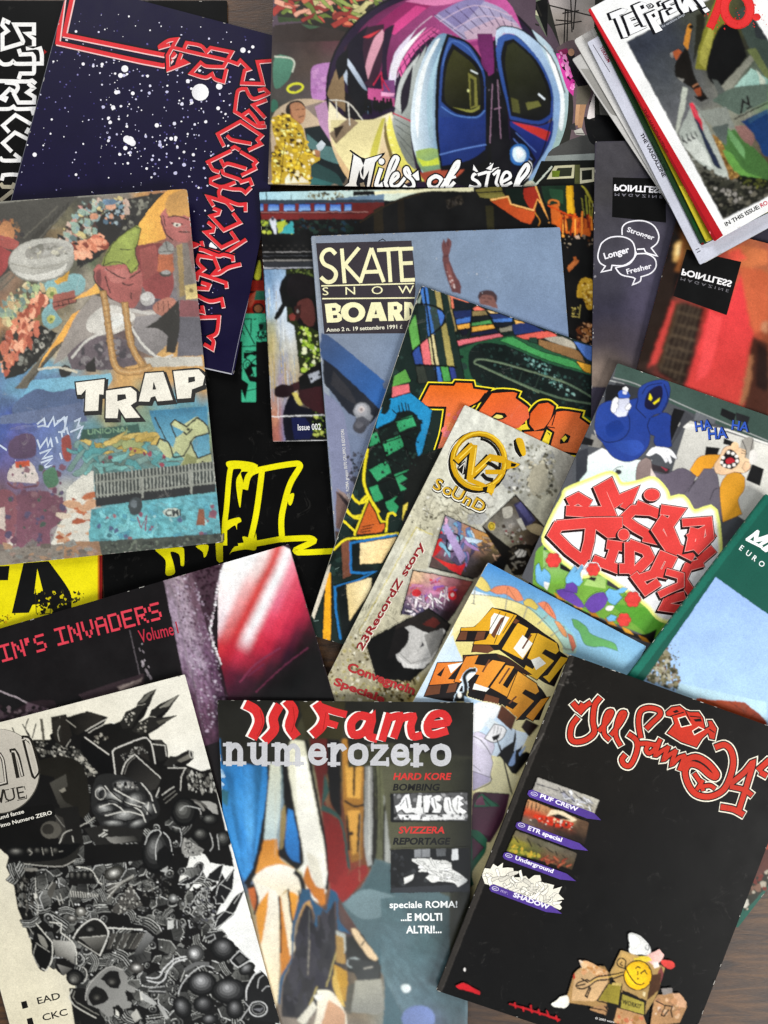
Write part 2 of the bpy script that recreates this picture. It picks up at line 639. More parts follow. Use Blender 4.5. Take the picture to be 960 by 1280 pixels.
        # points just outside the sheet slide back onto its edge
        for _ in range(2):
            for i in range(len(C)):
                a, b = C[i], C[(i + 1) % len(C)]
                l = math.hypot(b[0] - a[0], b[1] - a[1])
                nx, ny = -(b[1] - a[1]) / l, (b[0] - a[0]) / l
                d = (PX - a[0]) * nx + (PY - a[1]) * ny
                o = (d < 0) & (d > -1.5)
                PX = np.where(o, PX - d * nx, PX); PY = np.where(o, PY - d * ny, PY)
        ok = m2 & (D > -1.0)
        q = ok[:-1, :-1] & ok[1:, :-1] & ok[:-1, 1:] & ok[1:, 1:]
        use = np.zeros(ok.shape, bool)
        use[:-1, :-1] |= q; use[1:, :-1] |= q; use[:-1, 1:] |= q; use[1:, 1:] |= q
        idx = -np.ones(ok.shape, int)
        idx[use] = np.arange(use.sum())
        F = np.stack([idx[:-1, :-1][q], idx[1:, :-1][q], idx[1:, 1:][q], idx[:-1, 1:][q]], 1)
        return PX[use], PY[use], np.clip(img[use], .002, 1), F, g['L']
    def xyz_np(s, X, Y, dz):
        A, B, C = s.wpl
        i = s.inv
        u, v = i[0] * (X - s.TL.x) + i[1] * (Y - s.TL.y), i[2] * (X - s.TL.x) + i[3] * (Y - s.TL.y)
        kn = np.arange(-4, s.K + 5) / s.K
        cz = 0
        if any(s.lift):
            cz = np.interp(u, kn, [s.curl1(t, s.lift[3], s.lift[1]) for t in kn]) + np.interp(v, kn, [s.curl1(t, s.lift[0], s.lift[2]) for t in kn])
        x, y = (X - 480) * PXM, (640 - Y) * PXM
        t = (CAMH - A - dz - cz) / (CAMH + B * x + C * y)
        return np.stack([t * x, t * y, CAMH * (1 - t)], 1)
    def add(s, tris, col, dz=None):
        """tris in px; col: linear tuple or function of px point"""
        if s.cur not in s.parts:
            s.p(s.cur)
        if s.is_soft():
            return s.paint([(list(t), [col(x) for x in t] if callable(col) else [col] * len(t)) for t in tris])
        s.seg = None
        P = s.parts[s.cur]
        C = s.out
        Q = []
        for t in tris:
            q = clip_convex(list(ccw(list(t))), C)
            if s.clipq and len(q) > 2:
                q = clip_convex(q, s.clipq)
            if len(q) >= 3:
                Q.append(q)
        L = s.lay(Q) * STEP
        for q in Q:
            for w in s.cellsplit(q):
                b = len(P['V'])
                for x in w:
                    P['V'].append((x, L))
                    P['C'].append(col(x) if callable(col) else col)
                P['T'].append(tuple(range(b, b + len(w))))
    def colour(s, c):
        if isinstance(c, str):
            return lin(c)
        if callable(c):
            return c
        c1, c2, x0, y0, x1, y1 = c
        a, b = lin(c1), lin(c2)
        p0, p1 = s.px((x0, y0)), s.px((x1, y1))
        dx, dy = p1[0] - p0[0], p1[1] - p0[1]
        dd = dx * dx + dy * dy
        def fn(x):
            t = ((x[0] - p0[0]) * dx + (x[1] - p0[1]) * dy) / dd
            t = min(1, max(0, t))
            return tuple(a[i] + (b[i] - a[i]) * t for i in range(3))
        return fn
    def f(s, c, P, sm=2, raw=0):
        P = pts(P)
        if not raw:
            P = [s.px(p) for p in P]
        if sm and not raw:
            P = smooth(P, True, 5 if sm == 1 else 4, 180 if sm == 1 else 30 if 'lettering' in s.cur else 52)
        if isinstance(c, str) and not raw and 'lettering' not in s.cur:
            xs, ys = [p[0] for p in P], [p[1] for p in P]
            if max(max(xs) - min(xs), max(ys) - min(ys)) > 6:      # airbrushed unevenness inside a printed shape
                k = lin(c)
                th = hash((round(P[0][0]), round(P[0][1]))) % 628 / 100
                cx, cy = (max(xs) + min(xs)) / 2, (max(ys) + min(ys)) / 2
                R = max(max(xs) - min(xs), max(ys) - min(ys)) / 2
                ux, uy = cos(th) / R, sin(th) / R
                c = lambda q: tuple(min(1, v * (1 + .15 * ((q[0] - cx) * ux + (q[1] - cy) * uy))) for v in k)
        s.add(tris_of(P), s.colour(c))
        return s
    def s_(s, c, w, P, closed=0, sm=2, taper=0):
        P = [s.px(p) for p in pts(P)]
        if sm:
            P = smooth(P, closed, 4, 180 if sm == 1 else 52)
        Q = [P[0]]
        for p in P[1:]:
            if abs(p[0] - Q[-1][0]) + abs(p[1] - Q[-1][1]) > .05:
                Q.append(p)
        if closed and abs(Q[0][0] - Q[-1][0]) + abs(Q[0][1] - Q[-1][1]) < .05:
            Q.pop()
        n = len(Q)
        if n < 2:
            return s
        h = w / s.sc / 2
        Lp, Rp = [], []
        for i in range(n):
            a = Q[i - 1] if (i or closed) else None
            b = Q[i]
            c2 = Q[(i + 1) % n] if (i < n - 1 or closed) else None
            hh = h
            if taper:
                t = i / (n - 1)
                hh = h * (1 - taper * t) if taper > 0 else h * min(1, (1 + taper) + 4 * t * (1 - t) * -taper)
            d1 = Vector((b[0] - a[0], b[1] - a[1])).normalized() if a else None
            d2 = Vector((c2[0] - b[0], c2[1] - b[1])).normalized() if c2 else None
            if d1 is None:
                d1 = d2; ext = -1
            elif d2 is None:
                d2 = d1; ext = 1
            else:
                ext = 0
            n1 = Vector((-d1.y, d1.x)); n2 = Vector((-d2.y, d2.x))
            m = n1 + n2
            if m.length < .25:
                m = n1.copy(); k = 1
            else:
                m.normalize()
                k = min(1 / max(.35, m.dot(n1)), 2.2)
            off = d1 * (hh * .55 * ext)
            Lp.append((b[0] + m.x * hh * k + off.x, b[1] + m.y * hh * k + off.y))
            Rp.append((b[0] - m.x * hh * k + off.x, b[1] - m.y * hh * k + off.y))
        T = []
        for i in range(n if closed else n - 1):
            j = (i + 1) % n
            T.append((Lp[i], Rp[i], Rp[j])); T.append((Lp[i], Rp[j], Lp[j]))
        # successive pieces a hair apart so crossings stay clean
        col = s.colour(c)
        if not s.is_soft():                     # each piece a hair above the last, so overlaps stay clean
            for a in range(0, len(T), 2):
                s.add(T[a:a + 2], col)
        else:
            s.add(T, col)
        return s
    def ms(s, c, w, PP, closed=0, sm=2):
        for P in PP:
            s.s_(c, w, P, closed, sm)
        return s
    def outl(s, PP, layers, closed=0, sm=2):
        """stroke letters with stacked outlines: layers = [(colour, width), ...] widest first"""
        for c, w in layers:
            s.ms(c, w, PP, closed, sm)
        return s
    def of(s, PP, line, w, fill, sm=2):
        """filled shapes with an outline"""
        for P in PP:
            s.s_(line, w, P, 1, sm)
        for P in PP:
            s.f(fill, P, sm)
        return s
    def e(s, c, x, y, rx, ry=None, ang=0, n=18):
        ry = ry or rx
        ca, sa = cos(radians(ang)), sin(radians(ang))
        return s.f(c, [(x + rx * cos(t) * ca - ry * sin(t) * sa, y + rx * cos(t) * sa + ry * sin(t) * ca)
                       for t in (2 * pi * i / n for i in range(n))], 0)
    def ring(s, c, w, x, y, rx, ry=None, ang=0, a0=0, a1=360, n=24):
        ry = ry or rx
        ca, sa = cos(radians(ang)), sin(radians(ang))
        P = [(x + rx * cos(t) * ca - ry * sin(t) * sa, y + rx * cos(t) * sa + ry * sin(t) * ca)
             for t in (radians(a0 + (a1 - a0) * i / n) for i in range(n + 1))]
        return s.s_(c, w, P, 0, 0)
    def t(s, c, txt, x, y, size, ang=0, bold=0, sx=1, shear=0, al='l', flip=0, fit=0):
        """lettering with its baseline starting at x,y (crop units); size = cap height"""
        T = text_bold(txt, bold) if bold else text_tris(txt)
        if not T:
            return s
        k = size / .73
        xs = [p[0] for t in T for p in t]
        x0, x1 = min(xs), max(xs)
        if fit:
            sx = fit / ((x1 - x0) * k)
        dx = {'l': -x0, 'c': -(x0 + x1) / 2, 'r': -x1}[al]
        ca, sa = cos(radians(ang)), sin(radians(ang))
        def mp(p):
            a = (p[0] + dx) * k * sx + p[1] * k * shear
            b = -p[1] * k
            if flip:
                b = -b
            return s.px((x + a * ca - b * sa, y + a * sa + b * ca))
        return s.add([tuple(mp(p) for p in t) for t in T], s.colour(c)) or s
    def g(s, quad, rows, nx=24, ny=24, amp=.10, fs=9, seed=0, soft=1):
        """a printed picture as a soft patchwork of colours inside a four-cornered frame"""
        q = [Vector(s.px(p)) for p in pts(quad)]
        G = [[lin(c) for c in r.split()] for r in rows]
        R, Cc = len(G), len(G[0])
        def at(u, v):
            u = u * Cc - .5; v = v * R - .5
            i, j = math.floor(u), math.floor(v)
            fu, fv = u - i, v - j
            if soft:
                fu = fu * fu * (3 - 2 * fu); fv = fv * fv * (3 - 2 * fv)
            cl = lambda a, m: max(0, min(m - 1, a))
            a, b = G[cl(j, R)][cl(i, Cc)], G[cl(j, R)][cl(i + 1, Cc)]
            c, d = G[cl(j + 1, R)][cl(i, Cc)], G[cl(j + 1, R)][cl(i + 1, Cc)]
            return [(a[k] * (1 - fu) + b[k] * fu) * (1 - fv) + (c[k] * (1 - fu) + d[k] * fu) * fv for k in range(3)]
        def pos(u, v):
            a = q[0] + (q[1] - q[0]) * u; b = q[3] + (q[2] - q[3]) * u
            c = a + (b - a) * v
            return (c.x, c.y)
        cols = {}
        for j in range(ny + 1):
            for i in range(nx + 1):
                u, v = i / nx, j / ny
                w = noise.noise_vector((u * fs + seed, v * fs * 1.2, seed * 1.7))
                uu, vv = u + w.x * .5 * amp, v + w.y * .5 * amp
                c = at(uu, vv)
                m = 1 + amp * 1.6 * noise.noise((u * fs * 2.5, v * fs * 2.5, seed + 3)) + amp * 2 * noise.noise((u * fs * 7, v * fs * 7, seed + 5))
                cols[i, j] = tuple(max(.002, x * max(.15, m)) for x in c)
        tri, cc = [], {}
        for j in range(ny):
            for i in range(nx):
                P4 = [pos(a / nx, b / ny) for a, b in ((i, j), (i + 1, j), (i + 1, j + 1), (i, j + 1))]
                C4 = [cols[a] for a in ((i, j), (i + 1, j), (i + 1, j + 1), (i, j + 1))]
                tri.append((P4, C4))
        if s.cur not in s.parts:
            s.p(s.cur)
        if s.is_soft():
            s.paint([(P4[:3], C4[:3]) for P4, C4 in tri] + [([P4[0], P4[2], P4[3]], [C4[0], C4[2], C4[3]]) for P4, C4 in tri])
            return s
        s.seg = None
        P = s.parts[s.cur]
        W = []
        for P4, C4 in tri:
            w = clip_convex(list(ccw(list(P4))), s.out)
            if s.clipq and len(w) > 2:
                w = clip_convex(w, s.clipq)
            if len(w) > 2:
                W.append((w, P4, C4))
        L = s.lay([w[0] for w in W]) * STEP
        for w, P4, C4 in W:
            for x in s.cellsplit(w):
                b = len(P['V'])
                for pt in x:
                    ds = [1 / ((pt[0] - a[0]) ** 2 + (pt[1] - a[1]) ** 2 + 1e-6) for a in P4]
                    sm = sum(ds)
                    P['V'].append((pt, L))
                    P['C'].append(tuple(sum(ds[k] * C4[k][m] for k in range(4)) / sm for m in range(3)))
                P['T'].append(tuple(range(b, b + len(x))))
        return s
    def sp(s, n, poly, r0, r1, cols, seed=0, asp=1, ang=0, jag=.35, ap=1.8, k=7):
        """n irregular flecks scattered inside a polygon"""
        R = random.Random(seed)
        Q = pts(poly)
        T = tris_of(Q)
        A = [abs((t[1][0] - t[0][0]) * (t[2][1] - t[0][1]) - (t[2][0] - t[0][0]) * (t[1][1] - t[0][1])) for t in T]
        cs = cols.split() if isinstance(cols, str) else cols
        for _ in range(n):
            t = R.choices(T, A)[0]
            a, b = R.random(), R.random()
            if a + b > 1:
                a, b = 1 - a, 1 - b
            x = t[0][0] + a * (t[1][0] - t[0][0]) + b * (t[2][0] - t[0][0])
            y = t[0][1] + a * (t[1][1] - t[0][1]) + b * (t[2][1] - t[0][1])
            r = r0 + (r1 - r0) * R.random() ** ap
            an = radians(ang + R.uniform(-25, 25)) if asp != 1 else R.uniform(0, 6)
            P = []
            for i in range(k):
                th = 2 * pi * i / k
                rr = r * (1 + jag * R.uniform(-1, 1))
                xx, yy = rr * cos(th) * asp, rr * sin(th)
                P.append(s.px((x + xx * cos(an) - yy * sin(an), y + xx * sin(an) + yy * cos(an))))
            s.add(tris_of(P), lin(R.choice(cs)))
        return s
    def tangle(s, n, poly, size, cols, line='111', lw=3, seed=0, ang=0, spread=60, asp=2.2):
        """interlocking outlined graffiti strokes inside a polygon"""
        R = random.Random(seed)
        Q = pts(poly)
        T = tris_of(Q)
        A = [abs((t[1][0] - t[0][0]) * (t[2][1] - t[0][1]) - (t[2][0] - t[0][0]) * (t[1][1] - t[0][1])) for t in T]
        cs = cols.split()
        for _ in range(n):
            t = R.choices(T, A)[0]
            a, b = R.random(), R.random()
            if a + b > 1:
                a, b = 1 - a, 1 - b
            x = t[0][0] + a * (t[1][0] - t[0][0]) + b * (t[2][0] - t[0][0])
            y = t[0][1] + a * (t[1][1] - t[0][1]) + b * (t[2][1] - t[0][1])
            L = size * R.uniform(.6, 1.3); W = L / asp * R.uniform(.7, 1.2)
            an = radians(ang + R.uniform(-spread, spread))
            bend = R.uniform(-.5, .5)
            sh = [(-L, -W * .5), (-L * .3, -W * .6 + bend * W), (L * .5, -W * .4), (L * 1.15, R.uniform(-W, W)),
                  (L * .5, W * .55), (-L * .2, W * .5 + bend * W), (-L * .9, W * .6)]
            P = [(x + u * cos(an) - v * sin(an), y + u * sin(an) + v * cos(an)) for u, v in sh]
            m = 1 if R.random() < .5 else 0
            if line:
                s.s_(line, lw, P, 1, m)
            s.f(R.choice(cs), P, m)
        return s
    def clip(s, P=None):
        s.clipq = ccw([s.px(p) for p in pts(P)]) if P else None
        return s

    # -- linking
    def finish(s):
        TL, TR, BR, BL = [Vector(p) for p in s.quad]
        c = (TL + TR + BR + BL) / 4
        z = s.pl[0] + s.pl[1] * c.x + s.pl[2] * c.y
        k = PXM * (1 - z / CAMH)
        loc = Vector(((c.x - 480) * k, (640 - c.y) * k, z))
        d = TR - TL
        rot = -math.atan2(d.y, d.x)
        root = bpy.data.objects.new(s.name, None)
        COL.objects.link(root)
        root.empty_display_size = .05
        root.location = loc
        root.rotation_euler = (0, 0, rot)
        root['label'] = s.label
        root['category'] = s.cat
        if s.group:
            root['group'] = s.group
        ca, sa = cos(-rot), sin(-rot)
        def loc3(v):
            x, y = v[0] - loc.x, v[1] - loc.y
            return (x * ca - y * sa, x * sa + y * ca, v[2] - loc.z)
        s.loc3 = loc3
        def link(name, V, F, C, mat, parent, label=None, extra=()):
            me = bpy.data.meshes.new(name)
            nv = len(V)
            VV = [np.array(V, np.float32).reshape(-1, 3)]
            CC = [np.array([tuple(c) for c in C], np.float32).reshape(-1, 3)]
            LI = [np.array([i for f in F for i in f], np.int32)]
            LT = [np.array([len(f) for f in F], np.int32)]
            for v, c, f in extra:
                VV.append(v.astype(np.float32)); CC.append(c.astype(np.float32))
                LI.append((f + nv).astype(np.int32).ravel()); LT.append(np.full(len(f), 4, np.int32))
                nv += len(v)
            VV, CC, LI, LT = [np.concatenate(a) for a in (VV, CC, LI, LT)]
            me.vertices.add(len(VV)); me.vertices.foreach_set('co', VV.ravel())
            me.loops.add(len(LI)); me.loops.foreach_set('vertex_index', LI)
            me.polygons.add(len(LT)); me.polygons.foreach_set('loop_start', np.concatenate([[0], np.cumsum(LT)[:-1]]).astype(np.int32))
            me.update(calc_edges=True)
            me.materials.append(MAT[mat])
            at = me.color_attributes.new('ink', 'FLOAT_COLOR', 'POINT')
            at.data.foreach_set('color', np.concatenate([CC, np.ones((len(CC), 1), np.float32)], 1).ravel())
            o = bpy.data.objects.new(name, me)
            COL.objects.link(o)
            o.parent = parent
            if label:
                o['label'] = label
            return o
        # outline with extra points at the curl knots
        ring = []
        n = len(s.out)
        for i in range(n):
            a, b = s.out[i], s.out[(i + 1) % n]
            m = max(1, int(math.hypot(b[0] - a[0], b[1] - a[1]) // 12))
            for j in range(m):
                ring.append((a[0] + (b[0] - a[0]) * j / m, a[1] + (b[1] - a[1]) * j / m))
        n = len(ring)
        def slab(z0, z1, inset, colr, top, edgecol=None):
            q = ring
            if inset:
                q = [(p[0] + (c.x - p[0]) * inset / max(1, math.hypot(p[0] - c.x, p[1] - c.y)),
                      p[1] + (c.y - p[1]) * inset / max(1, math.hypot(p[0] - c.x, p[1] - c.y))) for p in ring]
            V = [loc3(s.xyz(p, z1)) for p in q] + [loc3(s.xyz(p, z0)) for p in q]
            F = [(i, (i + 1) % n, n + (i + 1) % n, n + i) for i in range(n)]
            # faces wound for an outward normal (px y runs down, so flip)
            if top:
                pass
            return V, F, [colr] * (2 * n)
        T = s.T
        fc = .00028
        pg = lin(s.pagecol)
        # printed cover: top ink layers plus the thin edge of its sheet
        cover = None
        for key, P in s.parts.items():
            nm = key.split('#')[0]
            V = [loc3(s.xyz(p, T + L)) for p, L in P['V']]
            F = [t[::-1] for t in P['T']]
            C = list(P['C'])
            extra = []
            for g in s.segs:
                if g['part'] == key:
                    X, Y, col, FF, L = s.develop(g, P)
                    w = s.xyz_np(X, Y, T + L) - np.array([[loc.x, loc.y, loc.z]])
                    w = np.stack([w[:, 0] * ca - w[:, 1] * sa, w[:, 0] * sa + w[:, 1] * ca, w[:, 2]], 1)
                    extra.append((w, col, FF))
            if nm == 'cover':
                v2, f2, c2 = slab(T - fc, T, 0, C[0], 0)
                b = len(V)
                V += v2; C += [lin('a09a90') if not s.spine_col else tuple(x * .8 for x in lin(s.spine_col))] * len(v2)
                F += [tuple(b + i for i in f) for f in f2]
                cover = link('cover', V, F, C, s.mat, root, None, extra)
            else:
                link(nm, V, F, C, s.mat, cover, P['label'], extra)
        v, f_, cc = slab(fc, T - fc, .9, pg, 0)
        link('page_block', v, f_, cc, 'paper', root)
        v, f_, cc = slab(0, fc, 0, lin(s.spine_col), 0)
        for w in s.cellsplit(list(s.out)):          # the sheet underneath follows the same curl
            b = len(v)
            v += [loc3(s.xyz(x, 0)) for x in w]; cc += [lin(s.spine_col)] * len(w)
            f_.append(tuple(range(b, b + len(w))))
        link('back_cover', v, f_, cc, s.mat, root)
        # folded spine
        a, b = Vector(s.quad[s.spine]), Vector(s.quad[(s.spine + 1) % 4])
        out = Vector((b.y - a.y, a.x - b.x)).normalized()
        if (a + b).dot(out) / 2 < c.dot(out):
            out = -out
        V, F = [], []
        N = 14
        prof = [(0.0, 1.0), (.35, .86), (.5, .5), (.35, .14), (0.0, 0.0)]
        for i in range(N + 1):
            q = a + (b - a) * (.006 + .988 * i / N)
            for ox, h in prof:
                w = q + out * (ox * min(1.2, s.T / .0007 * .5))
                V.append(loc3(s.xyz((w.x, w.y), T * h)))
        m = len(prof)
        for i in range(N):
            for j in range(m - 1):
                F.append((i * m + j, i * m + j + 1, (i + 1) * m + j + 1, (i + 1) * m + j))
        link('spine', V, F, [lin(s.spine_col)] * len(V), s.mat, root)
        s.root = root
        return root

def scuff(s, n):
    """rubbed white nicks along the edges of a cover"""
    s.flat, s.clipq, s.cur, s.seg = True, None, 'cover', None
    R = random.Random(n + len(s.label))
    s.o(0, 0, 1)
    for _ in range(n):
        i = R.randrange(4)
        a, b = Vector(s.quad[i]), Vector(s.quad[(i + 1) % 4])
        t = R.choice((R.random(), R.random() ** 3, 1 - R.random() ** 3))
        q = a + (b - a) * t
        c = sum((Vector(p) for p in s.quad), Vector((0, 0))) / 4
        q += (c - q).normalized() * R.uniform(.1, .9)
        d = (b - a).normalized() * R.uniform(.6, 3.2)
        w = R.uniform(.25, .7)
        if -10 < q.x < 970 and -10 < q.y < 1290:
            s.s_(R.choice(['b8b4ac', 'd4d0c8', '8c8880']), w, [(q.x - d.x, q.y - d.y), (q.x, q.y), (q.x + d.x * .6, q.y + d.y * .6 + R.uniform(-.3, .3))], 0, 0)

def finish_all():
    for s, n in zip(LOG, SCUFFS):
        scuff(s, n)
    for s in LOG:
        s.finish()
# ---------------------------------------------------------------- the magazines, from the bottom of the pile up
# yellow cover with heavy black capitals
m = Mag('magazine', 'bright yellow cover with heavy black capitals, mostly hidden under the worn collage cover',
        '-190,690 127,690 131,1130 -180,1130', 1.6, 'gloss', 'e6d917', 1, spine_col='8c2a18')
m.o(0, 540).p('title_lettering')
m.f('0e0d0a', '-60,505 36,502 30,556 -5,556 -14,660 -60,670')
m.f('0e0d0a', '88,492 182,484 262,598 268,660 196,682 186,640 122,648 108,678 44,680')
m.f('e6d917', '140,512 162,600 128,606')
m.p('cover')
m.f('c08018', '366,462 372,462 372,690 366,690').f('7e1c14', '372,462 384,462 386,690 372,690')
m.s_('2a2408', 3, '132,590 136,680').s_('2a2408', 3, '165,640 190,636 188,680 150,684')
m.sp(70, '132,590 260,600 268,650 250,660 140,690', 3, 9, '1c1a08 2a2810 0e0d08 c9bd1a', 3)
m.sp(26, '262,600 330,590 300,640 250,640', 2, 7, '3a3810 56521a 1c1a08', 5)
m.sp(20, '0,690 60,680 20,716 0,720', 2, 6, '4a4512 d8b21c 8a7a14', 6)

# black magazine with white outlined lettering
m = Mag('magazine', 'black cover with white maze-like outlined letters, at the top left corner',
        '-28,1 284,1 284,436 -28,436', 1.6, 'dark', '161615', 3, spine_col='3a3a38', pages='e8e4da')
m.p('title_lettering').o(0, 15, 8)
W = 'f2f0ec'
S = ['90,105 38,80 22,130 75,190 25,225 25,370 225,310 230,290 145,125 340,125 340,215 265,215 340,270 340,355 260,365 400,360 418,425 418,515 165,518 130,495 95,520 30,522 -10,490',
     '190,380 205,425 320,420 340,450 340,600 330,615 205,615 190,660',
     '-10,690 280,695 320,685 350,710', '60,705 150,715 175,740 175,770 140,820 185,905 340,905 345,850 275,805 335,760 290,720',
     '130,790 95,770 20,845 60,860 50,880 -10,850']
m.ms(W, 40, S)
m.o(0, 130, 8)
m.ms(W, 38, ['-10,50 90,48 135,25 165,50 350,45', '320,50 335,100', '300,195 155,110 30,215 85,275', '275,350 150,285 30,390 110,470',
             '150,505 195,540 190,565 30,565 5,540', '170,708 105,705 30,712 20,755', '285,250 265,285'])
m.ms('b5ad98', 38, ['140,800 125,830 30,828 10,800', '10,960 125,870'])
m.p('cover').o(0, 15, 8).f('9c2a2a', '440,375 468,400 440,425')

# black magazine with teal lettering picture and dripping yellow outlines
m = Mag('magazine', 'black cover with dripping yellow outlined letters and a teal graffiti picture beneath the starry cover',
        '121,330 428,322 432,760 131,765', 1.6, 'dark', '0b0b0b', 3, soft=(.4, .3, .08))
m.p('graffiti_picture').o(220, 310, 7.385)
m.f('7c2016', '770,-500 860,-500 860,600 560,600')
m.f('5a2a52', '770,-500 860,-500 860,-330 760,-330').f('2a6a52', '600,-330 860,-330 860,-250 600,-250').f('120e10', '740,0 800,0 800,390 640,430')
m.f('a8a83a', '770,110 785,200 775,280 745,295 725,270 740,200', 1)
m.f('74241c', '700,300 830,300 830,400 690,400').f('8e4636', '660,480 720,410 760,400 720,500 680,560')
m.f('2c5a48', '740,395 830,395 830,480 720,480').ring('0d0d0d', 12, 760, 560, 50, 46).ring('0d0d0d', 10, 765, 570, 24, 22)
m.f('6e4a34', '720,540 760,520 800,560 780,600 730,600').ring('0d0d0d', 10, 760, 560, 44, 40)
m.f('46a582', '640,605 840,605 840,860 740,865 740,1420 605,1420 612,860 580,860')
m.ms('0d1512', 10, ['640,655 695,655 690,800', '620,680 725,890', '610,760 630,800', '690,1060 740,1020', '720,660 740,655'])
m.f('0d1512', '625,965 740,960 735,1000 690,985 650,1010 660,1030 625,1020')
m.f('46a582', '650,905 740,900 730,950 640,945').ms('0d1512', 9, ['620,910 735,905', '640,950 740,955'])
m.ring('0d1512', 10, 655, 1080, 34, 48, 10).ring('0d1512', 7, 660, 1080, 14, 22, 20)
m.f('2a5a48', '770,690 840,680 840,760 770,770').f('151f1b', '760,700 810,700 800,750 770,760').sp(40, '740,770 840,770 840,850 740,850', 5, 14, '173028 2b5d4b 0e1a16', 2)
m.f('0d1512', '630,1130 700,1060 740,1080 735,1100 700,1100 715,1150 690,1180 740,1190 740,1240 680,1230').f('0d1512', '605,1210 670,1255 640,1400 605,1300')
m.ms('0d1512', 8, ['640,1110 720,1170 680,1210', '605,1330 740,1300'])
m.p('title_lettering').o(0, 540)
Y = 'e4dc22'
m.ms(Y, 20, ['842,420 842,350 850,280 862,150 880,124 960,132'], 0, 1)
m.o(320, 500)
m.ms(Y, 22, ['-40,330 -20,275 60,252 155,238 165,250 130,310 108,380 95,450 98,522', '96,522 200,518 216,530 150,562 160,572 295,566', '-60,548 20,535 100,520', '22,270 2,420 -22,530'], 0, 1)
m.f(Y, '118,360 142,350 138,380 130,395 122,390', 1)
m.o(0, 540)
m.f(Y, '850,112 900,108 960,120 960,150 905,150 912,190 906,240 900,284 890,240 886,180 905,140 860,138', 1)
m.f(Y, '838,340 895,320 905,335 890,345 888,366 880,350 850,370 838,372', 1)
m.f('d8d020', '910,392 950,400 960,380 960,440 920,440 870,450 860,460 880,430 915,425', 1)
m.f('e0d820', '582,440 640,435 680,432 690,440 690,500 678,500 672,460 640,450 650,490 655,530 622,535 620,480', 1)
m.f('e0d820', '735,428 780,424 775,460 765,470 760,450', 1).f('c9c11e', '808,414 836,410 836,486 822,490 812,480')
m.p('cover').f('b8b08c', '838,380 836,412 806,412 820,395')

# navy starfield magazine
m = Mag('magazine', 'navy starfield cover with white specks and red outlined lettering down its right side',
        '87,-23 374,53 292,469 -26,402', 1.8, 'satin', '1a1135', 3, spine_col='8a8a90', lift=(0, 0.4, 0.6, 0))
m.o(0, 0).p('cover')
R_ = random.Random(5)
m.sp(520, '230,20 940,120 930,500 850,1000 760,1300 60,720', 1.2, 4.2, '8d88b8 4b4580 d8d6ea f2f0f6 6a649c 3b356a', 4, ap=1.2, jag=.15)
m.sp(170, '330,200 880,260 870,560 760,690 430,640', 2, 8, 'f2f0f6 e4e2f0 c8c6e0', 8, ap=2.6, jag=.15, k=9)
for x, y, r in ((751, 346, 32), (468, 258, 13), (452, 283, 9), (822, 324, 12), (911, 188, 10), (948, 176, 6), (934, 194, 5), (436, 346, 8), (424, 403, 8),
                (487, 527, 16), (476, 522, 14), (497, 536, 12), (470, 555, 8), (588, 470, 8), (642, 520, 7), (498, 350, 7), (312, 240, 6), (383, 241, 6), (285, 655, 5),
                (130, 580, 8), (800, 922, 16), (690, 570, 5), (725, 580, 6), (550, 632, 5), (568, 665, 4), (285, 118, 5), (250, 150, 5), (945, 308, 14), (818, 406, 7), (745, 704, 4)):
    m.e('f3f1f4', x, y, r, r, n=14)
m.f('f3f1f4', '418,395 428,395 426,412 420,414')
m.p('title_lettering')
RD, HL = 'd63b40', 'efc9c6'
A3 = ['240,-30 215,160 610,245 640,222', '275,-30 240,130 640,210 655,200']
m.o(0, 0)
m.ms('0f0c20', 30, A3)
for P in A3:
    Q = [(a + 4, b + 5) for a, b in pts(P)]
    m.s_(HL, 16, Q)
m.ms(RD, 15, A3)
Z1 = ['110,100 170,60 230,50 165,165', '105,110 175,90', '165,165 170,265 300,215 275,200 235,220 260,155', '210,110 330,140 590,200 660,225 680,200 740,260 710,270 690,360 840,365 800,210 920,200',
      '285,110 300,75 400,95 440,140 470,110 620,140 560,245 440,240 400,215 330,290 430,320 480,295 500,330 560,350 580,265',
      '690,400 720,400 745,450 780,470 860,440 880,430 850,400 810,410', '690,400 660,420 640,560 690,590 740,555 770,590 810,645 845,640', '860,480 770,515 850,600', '700,600 730,620 800,665 855,665',
      '560,800 520,720 680,630 830,730 800,760 825,790 740,830', '590,735 620,760 750,785', '445,920 640,810 790,900 780,960']
Z2 = ['490,960 460,930 640,810', '285,95 500,-10', '600,0 720,70 740,90 715,115 730,150 610,210', '415,75 440,125 480,105 640,150',
      '390,180 340,160 310,110', '400,220 320,250 320,285 420,320 540,280', '425,165 440,200 580,250 600,275 680,250 700,300', '420,320 520,340 600,345 640,375 685,330',
      '420,320 395,365 400,410 560,480 640,480 640,540', '340,490 290,410 420,450 470,470 520,530',
      '350,520 400,540 390,570 320,590 440,720 590,650 530,570', '300,650 350,690 340,730 270,740 420,880 560,810 510,740', '150,840 195,855 160,870', '235,830 250,890 430,940 530,950']
Z3 = ['220,10 260,20 390,70 440,60 520,80 525,115', '590,150 480,180 400,230 340,240 390,190 350,90 210,70 200,130 255,190 200,230 460,320 465,360', '190,290 200,240', '200,370 290,375 305,340 240,320',
      '200,440 310,490 420,470 435,540', '210,580 250,590 240,540', '210,640 395,635 375,780 310,820 345,860 335,930 265,890']
for org, Z, wd in (((180, 40, 5.647), Z1, 26), ((220, 190, 7.385), Z2, 34), ((220, 310, 7.385), Z3, 36)):
    m.o(*org)
    for P in Z:
        m.s_('100c22', wd * 1.7, P)
    for P in Z:
        m.s_(HL, wd, [(a + wd * .12, b + wd * .2) for a, b in pts(P)])
    for P in Z:
        m.s_(RD, wd * .92, P)
